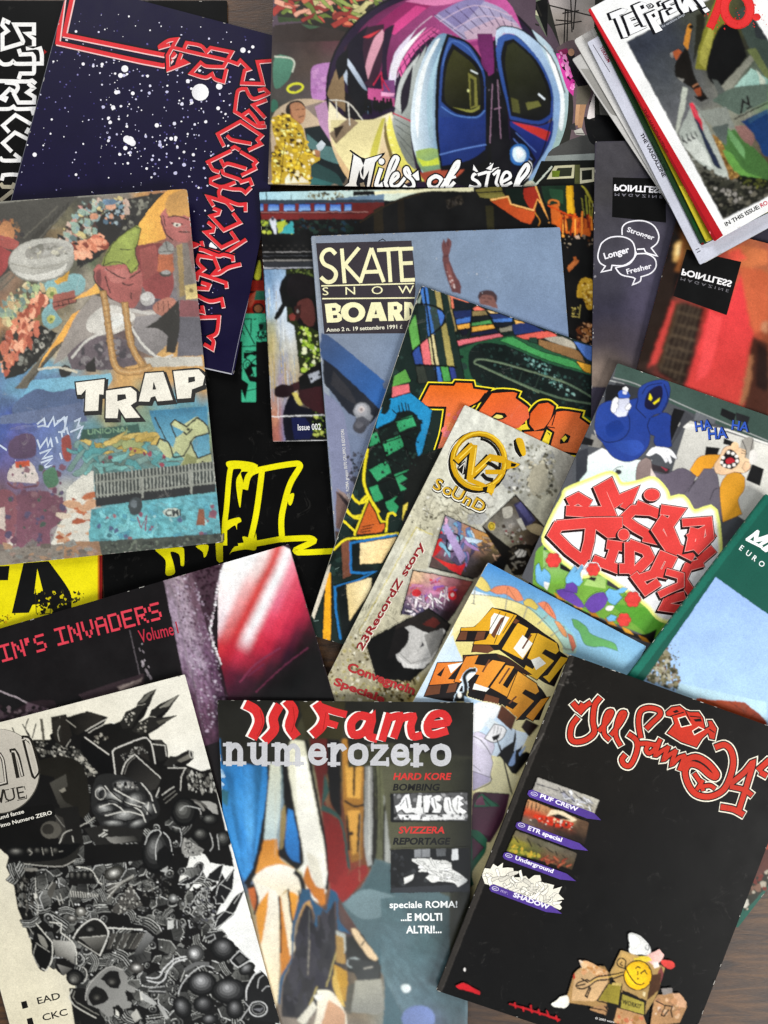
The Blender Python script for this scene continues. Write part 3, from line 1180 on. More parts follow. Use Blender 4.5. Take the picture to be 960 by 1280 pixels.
m.p('cover').o(220, 310, 7.385).s_('b8b8bc', 10, '260,1108 515,1164').s_('8f8f9a', 5, '515,1164 600,760 720,290')

# worn collage cover
m = Mag('magazine', 'worn collage cover with white block capitals and a green-capped figure, at the left edge',
        '-60,256 234,236 277,678 -22,709', 2.0, 'worn', '8c8a80', 3, rad=4, soft=(.42, .6, .11), lift=(0, 1.5, 1.0, 0), spine_col='9a9488', pages='e8dfc8')
m.o(0, 220).p('cover')
m.g('-150,120 705,45 830,1375 -100,1470',
    ['6a6c66 4c4e4c 58564c 6e6a55 4a4a44 8a8276 c89a60 a8775a',
     '57504a 3c3c38 4a463e 8e7a5a 6e6650 889058 b88a58 9a625a',
     '6e5048 7a7468 b0a890 6a6a58 5e6a50 8a5a58 8c5c58 8a6c68',
     '504a44 a08068 5a5648 3c3a34 a8a08e 8a7c74 74706a 9a908a',
     '6c5c4c c0946c 3e3c34 948a72 b0a89c 7c7070 686068 8a8484',
     '8a7458 484438 a08a58 b4a894 88807c 6a5a58 86848a 7a767e',
     '6a6050 76a8bc 78a8bc 90a0a0 8c9a98 c8a068 c8a268 d0a468',
     '5c7490 60759c 62769c 6a7c98 c0a070 c8a068 c8a068 c8a068',
     '4c64a0 5264a2 566aa4 6c7ca0 9a9a78 8a9a80 6ea0a8 6a9eae',
     '5a5c90 5c5e94 6878a8 78889c 6a9c9c 78a090 7a9a8e 8a9a78',
     '6c5c78 70607c 7880a0 8a94a8 5c7068 6a7a72 6e7c70 767e74',
     '70585e 7a626a 8c8490 b4b4ac 74b0b4 68aab0 6aacb4 7ab2b4',
     '7a6468 846c72 94888c b0aea8 68a6ac 64a4aa 66a6ae 70aab0',
     '78706e 807874 868480 9a9488 6a7470 606860 4c544c 5c605a'], 60, 90, .16, 10, 3)
m.o(0, 225, 3.333)
m.f('4c4a44', '-20,100 330,60 100,330 -20,420').f('2e2d2a', '520,80 660,55 700,50 590,180 500,240 430,300 330,370 380,260 520,140').sp(60, '540,90 650,60 560,180 480,240 400,300', 4, 14, '6a6a60 1c1c1a 48463f 8a887a', 3)
for i in range(9):
    m.s_('3e3c36', 9, [(100 + i * 22, 330 - i * 26), (140 + i * 18, 230 - i * 17)])
m.ms('6a675c', 5, ['100,240 240,110', '150,260 270,130', '-20,480 60,400', '-20,440 40,390'])
m.f(('6f695c', '5d584d', 0, 880, 330, 360), '60,870 330,560 440,420 500,330 580,200 640,130 690,60 700,50 600,190 470,420 380,560 250,690 110,870')
m.s_('8b8474', 4, '80,850 330,545 450,390').s_('3a372f', 4, '120,840 370,560')
m.f('22221e', '20,830 60,720 160,600 240,640 200,700 110,800')
m.sp(60, '40,820 110,680 220,610 210,690 110,790', 3, 12, '8a8a80 b4b0a4 3a3a36 5c5a52', 12)
m.sp(170, '-10,720 60,580 170,470 210,540 150,640 60,740 20,820', 5, 19, 'e8a484 d88a6c f0b494 c87860 a85c48 3a3630', 3, 1.7, 90)
m.sp(90, '-10,560 40,480 130,420 190,440 100,520 30,600', 4, 16, 'a8b88c d0c898 7c9088 c8b088 98a894 e0d0a8 5c6c60', 13, 1.5, 60)
m.sp(240, '330,100 520,60 530,140 430,200 330,260 240,250', 3, 15, 'c8988c 9ab0a0 6a7c78 2a2a28 c8b0a0 90a8a8 d8c890 503a34 b8c0b0', 5, 1.4, 50)
m.f('23221f', '420,150 500,110 520,180 470,260 400,330 320,360 330,300 400,230').sp(110, '300,270 420,225 440,270 380,310 310,330', 4, 16, 'e8a484 f0b494 c87860 8c4a3a 2a2624 d88a6c', 6, 1.5, 30)
m.sp(50, '430,90 520,90 510,190 440,180', 4, 13, '7a98a8 2c3038 d0a084 a8b8bc 3a3a3a 5c7484', 16)
m.e('d8a88c', 462, 108, 22, 18).f('6a8094', '430,95 450,80 490,85 480,100 440,105').e('d09a7c', 392, 152, 18, 14)
m.sp(30, '-10,170 60,160 100,240 0,260', 5, 14, '6a5a4a a87a50 3a3838 8a5a48', 9)
m.f('c08a60', '0,190 30,170 60,210 50,250 0,235', 1).f('a85c54', '-20,230 40,240 80,260 60,290 0,275 -20,270', 1).f('9c4a48', '-20,280 30,290 50,310 20,380 -20,400', 1)
m.f('8ab0b0', '185,440 240,410 320,390 355,420 340,470 270,490 200,520 175,560 180,600 215,620 260,590 240,560', 1).e('c0bc80', 215, 470, 24, 26).e('7a8a50', 217, 474, 10).e('c2c070', 212, 580, 16, 18).e('7a8a50', 214, 582, 7)
m.f('d8a84c', '225,420 270,395 290,375 280,420 240,435')
m.f('a06458', '222,480 310,458 318,505 235,545 220,530').ms('38221c', 4, ['222,510 318,490 318,510 225,530', '240,515 245,528', '260,508 264,524', '285,500 288,515'], 0)
m.p('metal_dome_picture')
m.e('8c8a80', 172, 334, 139, 91, -6, 28).e('b4b2a8', 172, 332, 135, 87, -6, 28).f('c4c2b8', '42,330 100,270 200,242 290,260 306,300 280,340 200,352 90,350', 1).f('a8a59c', '110,290 200,262 280,272 290,300 200,320 120,330', 1).f('8c8880', '130,285 170,270 180,300 140,310', 1).s_('9c998e', 4, '44,345 150,368 240,352 300,318', 0, 1).f('d8d6cc', '60,380 140,395 240,372 280,350 250,395 170,416 90,405', 1).s_('b8b49c', 3, '150,275 160,330')
m.sp(30, '110,270 270,262 280,310 130,325', 3, 10, 'b8b6ae 9a988e ccc8b4 86847a', 4, 2, -10)
m.p('cover')
m.f('f0b45c', '690,48 770,40 720,60 690,180 690,245 600,268 560,270 585,215 580,180')
m.f('eeb763', '400,430 420,470 340,490 300,500 380,450').f('efb35c', '300,560 350,530 372,550 355,600 280,660 220,700 160,782 180,740 250,640', 0).s_('4a3c2c', 3, '330,540 372,548 350,610 270,660 165,785', 0, 1)
m.f('8f4c4a', '565,275 660,262 700,290 725,430 700,500 620,490 575,400').f('9c5a54', '580,290 650,270 660,380 600,420').f('847c74', '720,290 780,250 820,500 740,500').f('a08a60', '735,270 760,265 770,480 750,490')
m.f('c89a5c', '700,70 760,42 785,50 790,150 740,158 690,140', 1).f('b26e68', '668,150 690,120 705,150 790,155 796,240 770,262 710,240 680,210', 1)
m.ms('40261f', 5, ['668,150 690,220 720,250', '700,155 740,150 785,165', '715,180 760,185', '745,215 790,215', '680,150 690,190'], 0).e('d8d4c4', 738, 187, 16, 9).e('2a2420', 738, 187, 6)
m.f('9a9a94', '662,290 690,255 720,270 720,300 700,310 665,310', 1).f('b87050', '660,310 720,310 725,380 700,400 655,380').e('55504a', 690, 390, 26, 14).e('a8a8a4', 692, 384, 20, 9).ms('44403a', 3, ['664,300 720,296', '690,258 700,300'])
m.f('d8c488', '770,440 825,430 830,490 775,500').e('8a7a50', 797, 460, 9, 9).f('8a5a5c', '750,500 835,505 845,570 745,570').f('6c6a70', '745,570 845,575 850,730 740,735')
m.f('8f9a4e', '430,330 470,260 530,210 565,190 588,205 575,260 560,300 575,360 545,390 520,350 430,358', 1).f('9ca85a', '440,330 480,260 560,205 575,215 555,270 545,330 500,345', 1)
m.s_('2e2c1c', 4, '430,358 440,320 480,252 560,192 588,205 572,265 562,300 580,350 545,390 520,350 470,342 428,362', 0).ms('2e2c1c', 3, ['500,290 550,290', '530,345 540,330'])
m.f('a86660', '388,380 410,350 430,360 520,352 545,390 585,370 592,450 570,520 540,535 480,505 440,470 400,430', 1).f('b87870', '450,380 520,370 540,400 500,430 460,420', 1)
m.ms('3a2422', 5, ['440,370 500,405 520,410', '540,408 585,380', '510,430 530,440 555,432', '545,470 547,495', '390,380 395,420 430,460 470,500 540,530', '440,400 450,440 460,470'], 0).f('7c4a48', '400,385 420,375 420,440 402,420', 1)
m.f('a49c94', '320,560 390,480 470,500 560,540 640,540 660,580 560,610 470,640 380,650 330,690 270,740 220,770 260,680')
m.f('8f8a88', '560,570 700,560 740,600 720,660 640,740 560,700')
m.f('6a6064', '280,730 360,660 470,650 560,690 600,760 480,790 300,790').sp(50, '300,720 480,660 580,760 330,785', 8, 26, '5c5458 7a7074 8a8484 4c484c', 3)
m.f('d8d4ca', '380,560 460,520 560,560 540,600 480,640 400,640 360,620', 1).f('ece9e0', '420,570 500,555 520,590 460,620', 1)
m.s_('d0cdc4', 10, '300,740 360,670 420,640', 0, 1).s_('dcd9d0', 10, '540,600 590,680 660,740 720,730', 0, 1).s_('c8c4bc', 14, '540,540 620,555 680,545', 0, 1)
m.e('c0bcb8', 614, 495, 32, 30).e('d4d2cc', 606, 486, 20, 18).f('b8806e', '640,520 690,490 730,500 735,550 690,570 645,550', 1).ms('5c3a32', 3, ['660,510 660,540', '680,505 682,545', '700,505 704,545'])
m.f('35332f', '670,570 745,500 748,620 730,720 690,720 700,650 660,620 605,615 640,595').f('2c2a28', '245,790 270,770 300,790 290,815 255,820', 1).f('2c2a28', '355,775 395,735 400,800 360,800').s_('cfc8b4', 10, '160,790 240,780 320,800').f('c8c4b8', '600,740 840,735 845,775 620,780')
for P in ['430,470 445,560 458,660 478,770 520,800 590,795 625,780', '520,515 532,600 548,690 590,768']:
    m.s_('84683f', 30, P, 0, 1).s_('b8905e', 24, P, 0, 1).s_('ccaa78', 7, P, 0, 1)
m.ms('8a6840', 3, [[(430 + i * 4, 500 + i * 24), (452 + i * 4, 492 + i * 24)] for i in range(11)])
m.o(0, 220)
# lower left: sky, hill, violet figure, tags
m.f(('7fb6cf', '8cb9c6', 100, 740, 400, 800), '120,765 415,740 420,760 390,800 80,830')
m.f('5a6a88', '50,860 130,800 200,810 290,800 300,870 60,900', 1).f('6c7894', '0,900 300,850 330,920 0,930')
m.p('chalk_lettering')
TG = ['140,930 165,910 170,935 140,940 180,940 200,905 205,935 240,905 245,930', '215,920 250,905 240,960 220,960', '280,920 300,910 290,940 300,935', '230,960 250,945 260,985 235,985 230,960', '265,960 310,940 290,985 300,970',
      '140,990 150,1020 175,985 180,1015 190,985 196,1015', '150,1040 190,1025 160,1060 196,1050', '155,1075 195,1060 160,1095 200,1085', '210,980 216,1000', '0,1010 50,1045 70,1030', '40,1045 75,1050 55,1030 60,1070', '225,1040 232,1060']
m.ms('c9d4e2', 7, TG)
m.p('cover')
m.f('5d4a62', '40,990 90,965 130,980 130,1050 60,1060 30,1040', 1).f('cfc4bc', '50,1080 110,1070 140,1120 140,1150 100,1150 30,1140', 1)
m.f('c05a3c', '55,1072 110,1066 112,1088 60,1096').ms('6a4650', 8, ['30,1150 60,1170 140,1160'])
m.f('7a5260', '60,1200 160,1180 240,1220 240,1290 190,1330 190,1400 140,1400 140,1340 100,1380 60,1400 60,1300 30,1290', 1)
m.f('8a5a62', '-10,1190 60,1200 50,1360 -10,1370', 1).f('d8c8bc', '-10,1250 20,1240 20,1330 -10,1320').e('c8a8a8', 35, 1360, 14).f('d5cfc4', '25,1375 60,1370 50,1420 25,1420')
m.sp(90, '20,1080 240,1080 240,1400 20,1420', 4, 16, '6a4858 805a68 5a5068 8a6a70 4a5a50', 5)
m.f('547a60', '160,1120 200,1090 220,1150 180,1170', 1)
# white pillar and letters on the walls
m.f('d8d5c8', '300,1120 350,1105 360,1380 190,1400 210,1330 250,1260 250,1180 300,1130').sp(24, '230,1200 350,1200 350,1380 220,1380', 5, 17, 'b8704c c8a080 a85e40 d8c8b4', 8, 2.4, 0)
m.f('9a5048', '232,985 262,975 268,1060 245,1070 232,1030', 1)
m.f('3b5c52', '310,950 520,930 528,975 300,990').t('8fb08f', 'UNIONAL', 330, 970, 22, -4, sx=1.2)
m.tangle(20, '300,990 560,950 590,1000 520,1040 300,1020', 44, 'c2a860 b0984e cdb56e 98a070', '4a4a34', 3, 4, -20, 30)
m.tangle(30, '270,1030 640,1010 650,1090 380,1110 270,1090', 40, '68a0a0 5c9898 78aaa4 7c9890', '354c50', 3, 5, 0, 70)
m.sp(9, '380,1020 640,1010 640,1090 380,1100', 5, 13, '9a4a58 7a3a4a', 6)
m.f(('3f7d9a', '6ea6b8', 690, 880, 690, 1000), '560,880 775,862 790,1060 720,1060 600,980')
m.p('goblin_picture')
m.f('b9bd90', '660,980 690,960 640,930 655,915 690,930 740,900 770,930 785,960 740,975 720,1000 740,1060 790,1040 800,1110 760,1120 660,1110 690,1060 660,1030 640,1060 620,1050 585,1010 600,990 630,1000 650,1020', 0)
m.ms('2a2c20', 6, ['655,915 700,940 740,905 775,935 785,965 735,978 715,1000 740,1060 790,1040', '660,980 640,930 655,915', '690,960 700,970 720,950', '585,1010 600,985 632,1000 650,1055 690,1050 715,1000', '640,1090 700,1115 790,1110', '760,1070 770,1110', '580,905 620,985'])
m.e('2a2c20', 706, 950, 6).f('8c8f62', '700,1040 740,1060 730,1110 670,1108')
m.p('cover')
m.f('3f4643', '355,1120 805,1070 808,1180 360,1240').f('23272a', '358,1195 808,1140 808,1185 360,1240')
for i in range(34):
    x = 362 + i * 13.3
    m.s_('a3a69c', 5, [(x, 1118 - i * 1.4), (x + 3, 1206 - i * 1.6)])
m.s_('8f9288', 6, '356,1150 806,1100').s_('8f9288', 6, '360,1200 808,1150').ms('9a9c92', 8, ['530,1130 535,1205', '715,1100 718,1190'])
m.g('340,1250 815,1190 835,1380 330,1410', ['5f9fa6 6fb0b4 64a6b0 72b2ba 68a8b4', '69a9ae 7cbabc 6cb0b6 74b6bc 6aaab2', '5c9298 6aa4aa 66a6ae 70acb4 689ea6'], 40, 26, .3, 8, 5)
m.tangle(46, '350,1270 810,1220 820,1370 340,1390', 26, '70b4bc 5c9ea6 84c2c6 60a4b4', '4a8088', 2, 9, 0, 90, 1.8)
m.sp(26, '360,1280 810,1230 815,1350 350,1380', 5, 15, '8a5a6a 9a6a70 4a7880 a8d4d4 5a6a88', 6)
m.e('40484a', 508, 1238, 26, 34, 10).e('6c7478', 502, 1230, 12, 15).e('c8d0c4', 645, 1262, 34, 18).t('30383a', 'CMI', 620, 1276, 26, -2, .03)
m.f('8a5a44', '745,1250 765,1250 770,1310 735,1310').s_('8a4a62', 5, '515,1280 530,1320 550,1275 545,1330')
m.f('474d46', '370,1370 832,1340 832,1378 385,1440').sp(90, '380,1380 830,1345 830,1375 390,1430', 3, 10, '38403a 5c665a 2a302c 6e7668', 7)
m.f('9a7a60', '240,1370 370,1370 385,1440 240,1450', 0).f('8a8278', '-10,1400 240,1380 240,1450 -10,1470')
m.sp(60, '0,1390 360,1370 370,1430 0,1460', 3, 12, '7a7068 9a8478 8a8a84 a88a70 6a625a', 4, 2, 0)
# title
m.p('title_lettering').o(0, 320)
LET = [['284,475 392,462 388,520 372,518 368,580 318,582 322,500 304,520 290,520'],
       ['398,505 490,492 512,510 512,545 490,560 526,606 470,608 445,570 440,608 396,608'],
       ['545,440 612,435 648,540 590,545 582,525 566,530 560,546 520,545'],
       ['650,432 745,425 768,450 760,485 720,500 716,532 665,536']]
for (P,) in LET:
    m.s_('14120e', 16, [(a + 6, b + 8) for a, b in pts(P)], 1).f('14120e', [(a + 8, b + 10) for a, b in pts(P)])
for (P,) in LET:
    m.s_('14120e', 10, P, 1)
for (P,) in LET:
    m.f('efeadb', P)
m.f('14120e', '440,520 470,518 474,535 440,545').f('14120e', '576,470 586,500 572,502').f('14120e', '706,455 730,452 732,470 706,476')
m.f('f0eadc', '300,480 302,482 300,484')
# large square book with the fisheye train
m = Mag('book', 'large book with a fisheye train bulging from a graffiti wall above white script',
        '346,-160 866,-160 862,240 335,231', 3.0, 'gloss', '5a4c56', 0, spine_col='2a2428', soft=(.5, .25, .06))
m.o(320, 0).p('cover')
m.g('60,100 420,90 420,740 30,700', ['3c3230 4a3c38 5a3c40 6a4048', '4a423e 52463f 5a4c48 58403a', '4c4844 5c5452 544c48 403a38', '3c4038 4c4c44 504640 4a3a34', '5a5048 8a8070 7a6e64 4a4038', '8a7a68 c4b294 9a8a78 4a443c'], 20, 30, .08, 8, 1)
m.f('3a302c', '70,95 420,60 420,150 70,160')
m.p('cover')
m.f('2e2a24', '75,-10 460,-10 380,130 80,60')
m.tangle(54, '75,-20 460,-20 370,100 85,50', 40, 'b85a4a d0765c c8c08a 9aa860 6a7a3c a04038 e0a890 d8d0a0 8c3a34', '2a1a16', 3, 11, 20, 60, 2.6)
m.f('3c4c2e', '80,62 170,70 165,80 85,84').f('48604a', '170,90 240,100 200,108')
m.f('54806c', '70,215 130,215 140,240 120,300 70,330', 1).s_('c4c8b8', 6, '70,212 128,218 144,236 136,270', 0, 1).f('3c6a58', '60,375 80,380 80,410 58,420', 1)
m.f('b884b8', '206,270 220,245 270,235 290,240 270,300 262,370 212,370', 1).sp(26, '215,260 275,250 260,350 215,350', 6, 14, 'c494c0 a874a8 b080b0', 3)
m.f('c4b096', '60,440 130,380 200,370 270,380 280,560 190,560 60,600').f('8a7c74', '180,400 250,380 260,470').f('b890b0', '220,400 280,370 290,560 250,500')
m.f('20282a', '180,480 240,470 350,640 330,690 220,620').f('5a7a78', '190,500 240,540 300,560 330,620 260,600 200,560')
m.f('3c6a68', '210,650 280,645 292,690 205,695', 1).f('304a48', '200,600 300,650 330,700 200,660')
m.ring('d8d840', 8, 147, 330, 29, 16, -12)
m.f('22241e', '40,690 1340,715 1340,760 40,740').s_('c9bfae', 3, '40,686 330,706')
# woman in a gold jacket
m.p('printed_woman')
m.f('2c221c', '112,405 130,382 165,378 184,400 180,425 120,430', 1)
m.f('b08060', '128,395 160,384 184,405 184,440 170,462 140,440', 1).f('8a5c44', '128,395 140,440 170,462 160,470 130,450').ms('4a2c22', 3, ['150,412 162,410', '172,410 180,410', '160,440 180,434'])
m.f('c0a23a', '60,440 110,425 170,470 185,520 200,560 240,570 240,600 205,620 205,690 62,690 58,600 75,540 62,490')
m.sp(260, '60,440 110,425 175,480 200,560 236,575 205,620 205,688 62,688 60,600 75,540', 2, 8, 'f0d860 8a6a1c 5a4414 fff0a0 d8b83c e8c840 3a2c10 f4e8c0', 3, 1.4, 30)
m.s_('6a5218', 3, '70,490 150,480 180,530 150,620').s_('6a5218', 3, '110,520 90,690')
m.f('c8d0d4', '225,545 245,525 262,540 250,560 235,570').f('a87858', '218,560 240,565 240,590 225,590').f('f0e8d0', '110,670 125,650 130,685 140,660 160,685 170,660 200,685 110,688')
m.p('cover')
# the sphere
m.p('fisheye_train')
cx, cy = 690, 338
def arcp(a0, a1, r, n=14, sx=1.0, ox=0, oy=0):
    return [(cx + ox + r * sx * cos(radians(a0 + (a1 - a0) * i / n)), cy + oy + r * sin(radians(a0 + (a1 - a0) * i / n))) for i in range(n + 1)]
m.e('14101a', cx, cy, 428, 384, 0, 48)
m.e('2a1c34', cx, cy, 420, 376, 0, 48)
m.f(('6a2a52', 'c0609a', 500, 0, 900, 100), '330,200 420,80 560,0 800,-60 940,0 1000,120 800,180 620,120 520,300 420,260')
m.f('8c2c60', '420,120 560,10 700,-10 520,110').f('d080a8', '560,5 680,-25 860,-30 700,20').f('c84a86', '480,120 600,20 640,30 520,130')
m.f('3c2434', '330,180 400,110 480,90 470,250 430,330 350,260').f('d09aa8', '440,150 475,110 480,140 440,240 420,300 410,250')
m.f('1c1626', '345,165 420,95 400,180 420,300 380,330 340,250').f('c83e48', '400,140 470,110 430,140').f('2c1e34', '480,120 520,90 490,220 500,330 470,330')
m.f('a8a0bc', '668,60 800,0 920,30 990,100 900,120 780,150').f('8880a8', '680,50 780,0 860,0 760,110').f('c0a8b8', '780,120 920,60 1000,110 940,130 790,150')
for i in range(9):
    a = i / 8
    m.s_('4c3c60', 3, [(668 + 330 * a, 55 - 60 * sin(pi * a) + 50 * a), (790 + 200 * a, 145 - 50 * sin(pi * a))])
m.ms('cfb8c8', 3, ['690,80 820,20 960,60', '740,110 850,60 980,90', '630,130 560,210 530,290', '660,60 600,110 540,190'])
m.f('d868a0', '530,230 590,150 660,100 690,115 600,190 545,290')
for i in range(8):
    m.s_('5c2850', 4, [(535 + i * 18, 235 - i * 17), (550 + i * 19, 285 - i * 22)])
m.ms('5c2850', 3, ['535,265 600,180 680,110', '532,248 590,165 670,100'])
m.f('8e3c70', '790,160 890,140 900,260 880,300 830,200').f('a85080', '800,175 880,160 890,230 840,210')
m.f('e4dcec', '495,330 520,200 600,110 560,180 530,260 515,380').f('f0ecf4', '505,250 560,170 640,100 560,200 515,300')
m.f(('c8d2de', '5a6e86', 350, 240, 420, 380), '330,200 380,270 425,360 420,430 350,330 320,270')
m.f('12121a', '340,240 400,330 430,345 430,380 395,440 350,380')
m.f('1a1418', '320,330 360,370 400,450 330,440').f('8a7458', '270,340 320,210 330,300 335,420 275,370').f('141018', '300,230 345,180 340,260 310,300')
m.f('b85888', '420,330 520,340 520,400 420,370').f('7a4a78', '480,300 520,300 520,370 470,350').f('e8a8c8', '470,345 520,350 515,362 470,360')
m.f(('f0e6c4', 'd8b88c', 420, 440, 420, 620), '275,380 330,440 400,460 510,420 540,560 620,660 520,700 370,690 300,590 272,480')
m.f('e8dca8', '280,450 420,450 480,440 460,600 350,640 290,540').f('8c7a64', '275,500 350,440 385,460 300,540').f('3a3028', '290,480 330,470 300,520')
m.f('d0c860', '425,600 470,450 485,440 450,600 520,680 470,690').f('e0d870', '500,430 520,480 560,580 640,680 580,680 520,590 490,500').f('7a6a40', '485,440 495,520 520,600 505,600 480,510')
for i in range(6):
    m.e('f0eaa0', 492 + i * 6, 460 + i * 28, 6, 4)
m.ms('d8d4c8', 4, ['275,375 345,385 400,450', '345,385 352,470', '300,380 305,440'])
# platform people
for i, (x, y, h) in enumerate(((412, 405, 50), (428, 415, 34), (445, 400, 36), (455, 405, 30), (468, 410, 34), (478, 402, 36), (492, 400, 30), (505, 395, 26))):
    m.f('0e0c10', [(x - 5, y - h * .7), (x + 5, y - h * .7), (x + 8, y - 4), (x + 5, y + h * .6), (x, y + h * .2), (x - 4, y + h * .6), (x - 8, y - 4)])
    m.e('0e0c10', x, y - h * .85, 5, 6)
m.ms('c83050', 4, ['440,320 470,270 475,340', '470,290 500,340'])
# carriage
m.f(('aeb4b0', '7c8078', 520, 420, 590, 480), '515,430 600,240 640,170 600,340 580,500 600,640 560,600 520,500')
m.f('c0c4c0', '520,400 545,290 615,200 570,320 545,420').f('2a2430', '545,340 590,240 570,390 545,430').ms('b82c4a', 5, ['515,425 580,455 585,470', '600,640 640,655 720,640'])
m.ms('5c605c', 3, ['520,445 580,480', '525,470 582,510', '530,500 586,560', '540,530 590,600'])
m.f('0e0c12', '690,560 1000,520 1060,690 900,720 620,660')
m.f(('e0ecf2', '6f93ac', 585, 400, 690, 400), '580,450 600,300 645,180 690,128 735,130 702,200 680,300 674,450 682,570 692,645 625,650 592,560')
m.f('eef4f8', '596,400 618,270 672,155 690,145 645,240 622,340 612,440 606,520', 1).f('a8c4d0', '640,400 650,300 690,190 705,170 672,280 662,400 664,520 650,520', 1)
m.f(('a4bc6c', '6c8c78', 620, 560, 660, 640), '598,565 650,555 684,560 692,642 630,650 606,610').f('c4d050', '604,590 640,604 684,590 686,618 624,624')
m.f('a0503c', '610,650 700,632 790,614 770,650 700,690 640,690')
m.f('13121a', '672,480 680,250 716,126 800,160 862,250 872,330 868,600 800,632 694,640')
m.f(('3a5692', '22346c', 690, 200, 860, 560), '684,480 694,250 724,140 795,168 850,255 860,320 860,560 800,600 698,622')
m.f('0e1018', '694,380 706,235 736,162 822,228 853,295 856,410 824,436 748,424')
m.f(('40401f', '161712', 715, 200, 800, 430), '708,372 716,250 742,185 812,240 838,300 842,400 812,420 748,410')
m.f('7c7a40', '795,272 826,292 832,398 804,408').f('35351c', '803,292 818,300 820,396 806,402').f('8c8c4a', '738,402 806,412 840,394 838,408 804,422')
m.ms('e4ecea', 5, ['806,264 830,276']).e('d8dc9a', 796, 340, 4, 6).s_('5f84c0', 4, '696,400 748,432 826,440 858,415', 0, 1).s_('6c8ccc', 4, '690,580 770,560 862,542', 0, 1).s_('5878b4', 4, '700,245 730,156 796,182 848,262', 0, 1)
m.f(('2a4080', '1a2858', 700, 440, 860, 600), '686,440 748,440 826,448 858,425 860,535 770,555 690,574')
m.f('0c0a10', '868,300 886,268 925,268 945,440 945,650 872,640').ms('8a8088', 3, ['872,340 890,322 884,480', '906,304 922,400 912,480', '880,412 922,426', '893,330 893,470'], 0).f('6a2a5c', '852,150 905,150 915,262 880,285 845,235').f('8a3c78', '862,160 900,160 905,235 880,250')
m.o(250, 0, 1.904)
m.f(('c4d6e6', '88a4c4', 700, 60, 870, 200), '698,120 706,70 722,62 770,74 836,134 868,220 868,320 840,380 800,420 780,440 792,400 830,330 842,250 834,200 800,134 756,86 722,78')
m.f(('b8ccd6', '90a89e', 840, 100, 820, 400), '790,70 836,112 872,190 880,260 868,340 836,404 800,446 770,446 812,400 846,330 858,250 850,200 820,130')
m.f('eef4f6', '818,106 856,180 868,250 862,310 854,300 858,240 844,180', 1)
m.f(('3f5f9c', '2a4280', 706, 80, 830, 280), '704,150 708,92 728,80 756,88 806,140 838,210 840,280 806,296 738,284 726,230')
m.f('0e0f14', '716,140 724,98 746,92 800,142 834,214 834,272 804,288 740,276 730,220')
m.f(('33351f', '121410', 730, 120, 810, 270), '726,150 732,108 746,100 796,148 827,218 827,266 802,279 746,268 736,220').f('52522c', '740,232 758,238 762,270 744,266').f('6a6a3a', '775,245 805,240 812,252 780,262').ms('e4ecf0', 4, ['806,224 820,236'])
m.f(('28387c', '141c44', 760, 290, 780, 420), '738,288 806,300 842,286 836,330 810,380 770,430 744,420 740,350').f('b83a34', '742,290 800,302 834,314 826,336 780,312').f('0e1024', '738,300 770,330 800,380 770,430 740,420').ms('5c74b0', 2, ['752,316 800,362', '746,330 790,380'], 0)
m.e('3a6ca8', 760, 368, 24, 26).f('cfe2ea', '748,352 764,350 776,366 770,384 752,384 744,368', 1).f('f0f6f8', '752,356 764,356 770,368 756,378', 1)
m.ms('12131a', 3, ['706,70 722,62 770,74 836,134 868,220', '702,90 706,150 726,240', '838,280 812,370 770,440', '842,120 874,190 882,262 868,345 836,410 800,452'], 0, 1)
m.f('15121a', '690,100 704,96 710,200 734,300 740,440 700,440 690,300').ms('96788c', 2, ['696,200 690,340', '708,190 716,330', '700,260 716,256'], 0)
m.f('6e2c60', '660,80 696,80 700,170 690,180 664,120')
m.o(640, 0)
m.f('f0f0ea', '60,605 75,620 65,660 20,690 10,690', 1)
# collage strip on the right
m.p('photo_strip')
m.clip('90,-20 600,-20 600,725 70,715')
m.f('34342f', '150,-20 600,-20 600,730 60,720 100,690 150,600 200,480 212,350 200,230 150,110 120,60')
m.f('6a7060', '-30,-10 130,-10 130,140 60,30').f('4a5048', '20,10 60,0 70,30').f('c0c098', '-10,-5 30,-5 60,60 10,40')
m.g('132,-20 312,-20 305,170 180,170', ['b4aca8 a8a09c 9a948e', '9c948c 8c847c b0a69e', '847c74 9a928a c4beb6'], 10, 10, .05, 5, 4)
m.ms('26221f', 5, ['195,170 200,40 210,40 206,160', '230,110 240,-10', '165,75 220,80', '190,50 250,40', '160,95 260,80', '140,20 300,60', '220,-10 225,120'])
m.f('100e10', '80,10 135,-10 132,140').f('b8b69a', '40,-10 80,20 100,60 60,40').ms('2a2824', 6, ['60,40 95,35', '60,80 100,95', '90,10 110,60'])
m.f('6c5c60', '165,180 225,150 310,170 310,560 210,560 230,420 215,300').f('d04aa0', '165,200 190,200 235,260 230,360 205,330').f('8a2c5a', '170,190 205,180 235,240 220,250')
m.sp(40, '170,195 230,210 235,350 210,330', 4, 12, 'e878c0 c03890 3a1c30 f0a0d0', 3, 1.6, 70)
m.f('1c1a20', '205,200 228,190 250,240 290,280 285,330 250,330 225,280').f('6a655a', '244,325 290,318 296,350 280,395 240,392')
m.f('c09a78', '240,392 260,392 250,470 235,470').f('b08a6a', '255,392 278,392 262,480 246,478').f('3c3c3c', '216,470 236,460 240,488 215,486').f('c8c4ba', '232,490 260,480 275,508 240,505').s_('44403c', 3, '240,500 270,502').e('b08a70', 222, 196, 12, 14)
m.f('4c4c4a', '150,560 310,500 600,520 600,600 120,620').f('141416', '270,440 330,430 470,470 480,560 310,545 280,500').f('6c6a66', '310,160 420,180 460,440 330,430').f('2c2a28', '290,380 310,370 312,520 300,500').f('e0d8d4', '290,400 310,340 310,440 280,450').f('121214', '270,440 330,460 330,530 280,480')
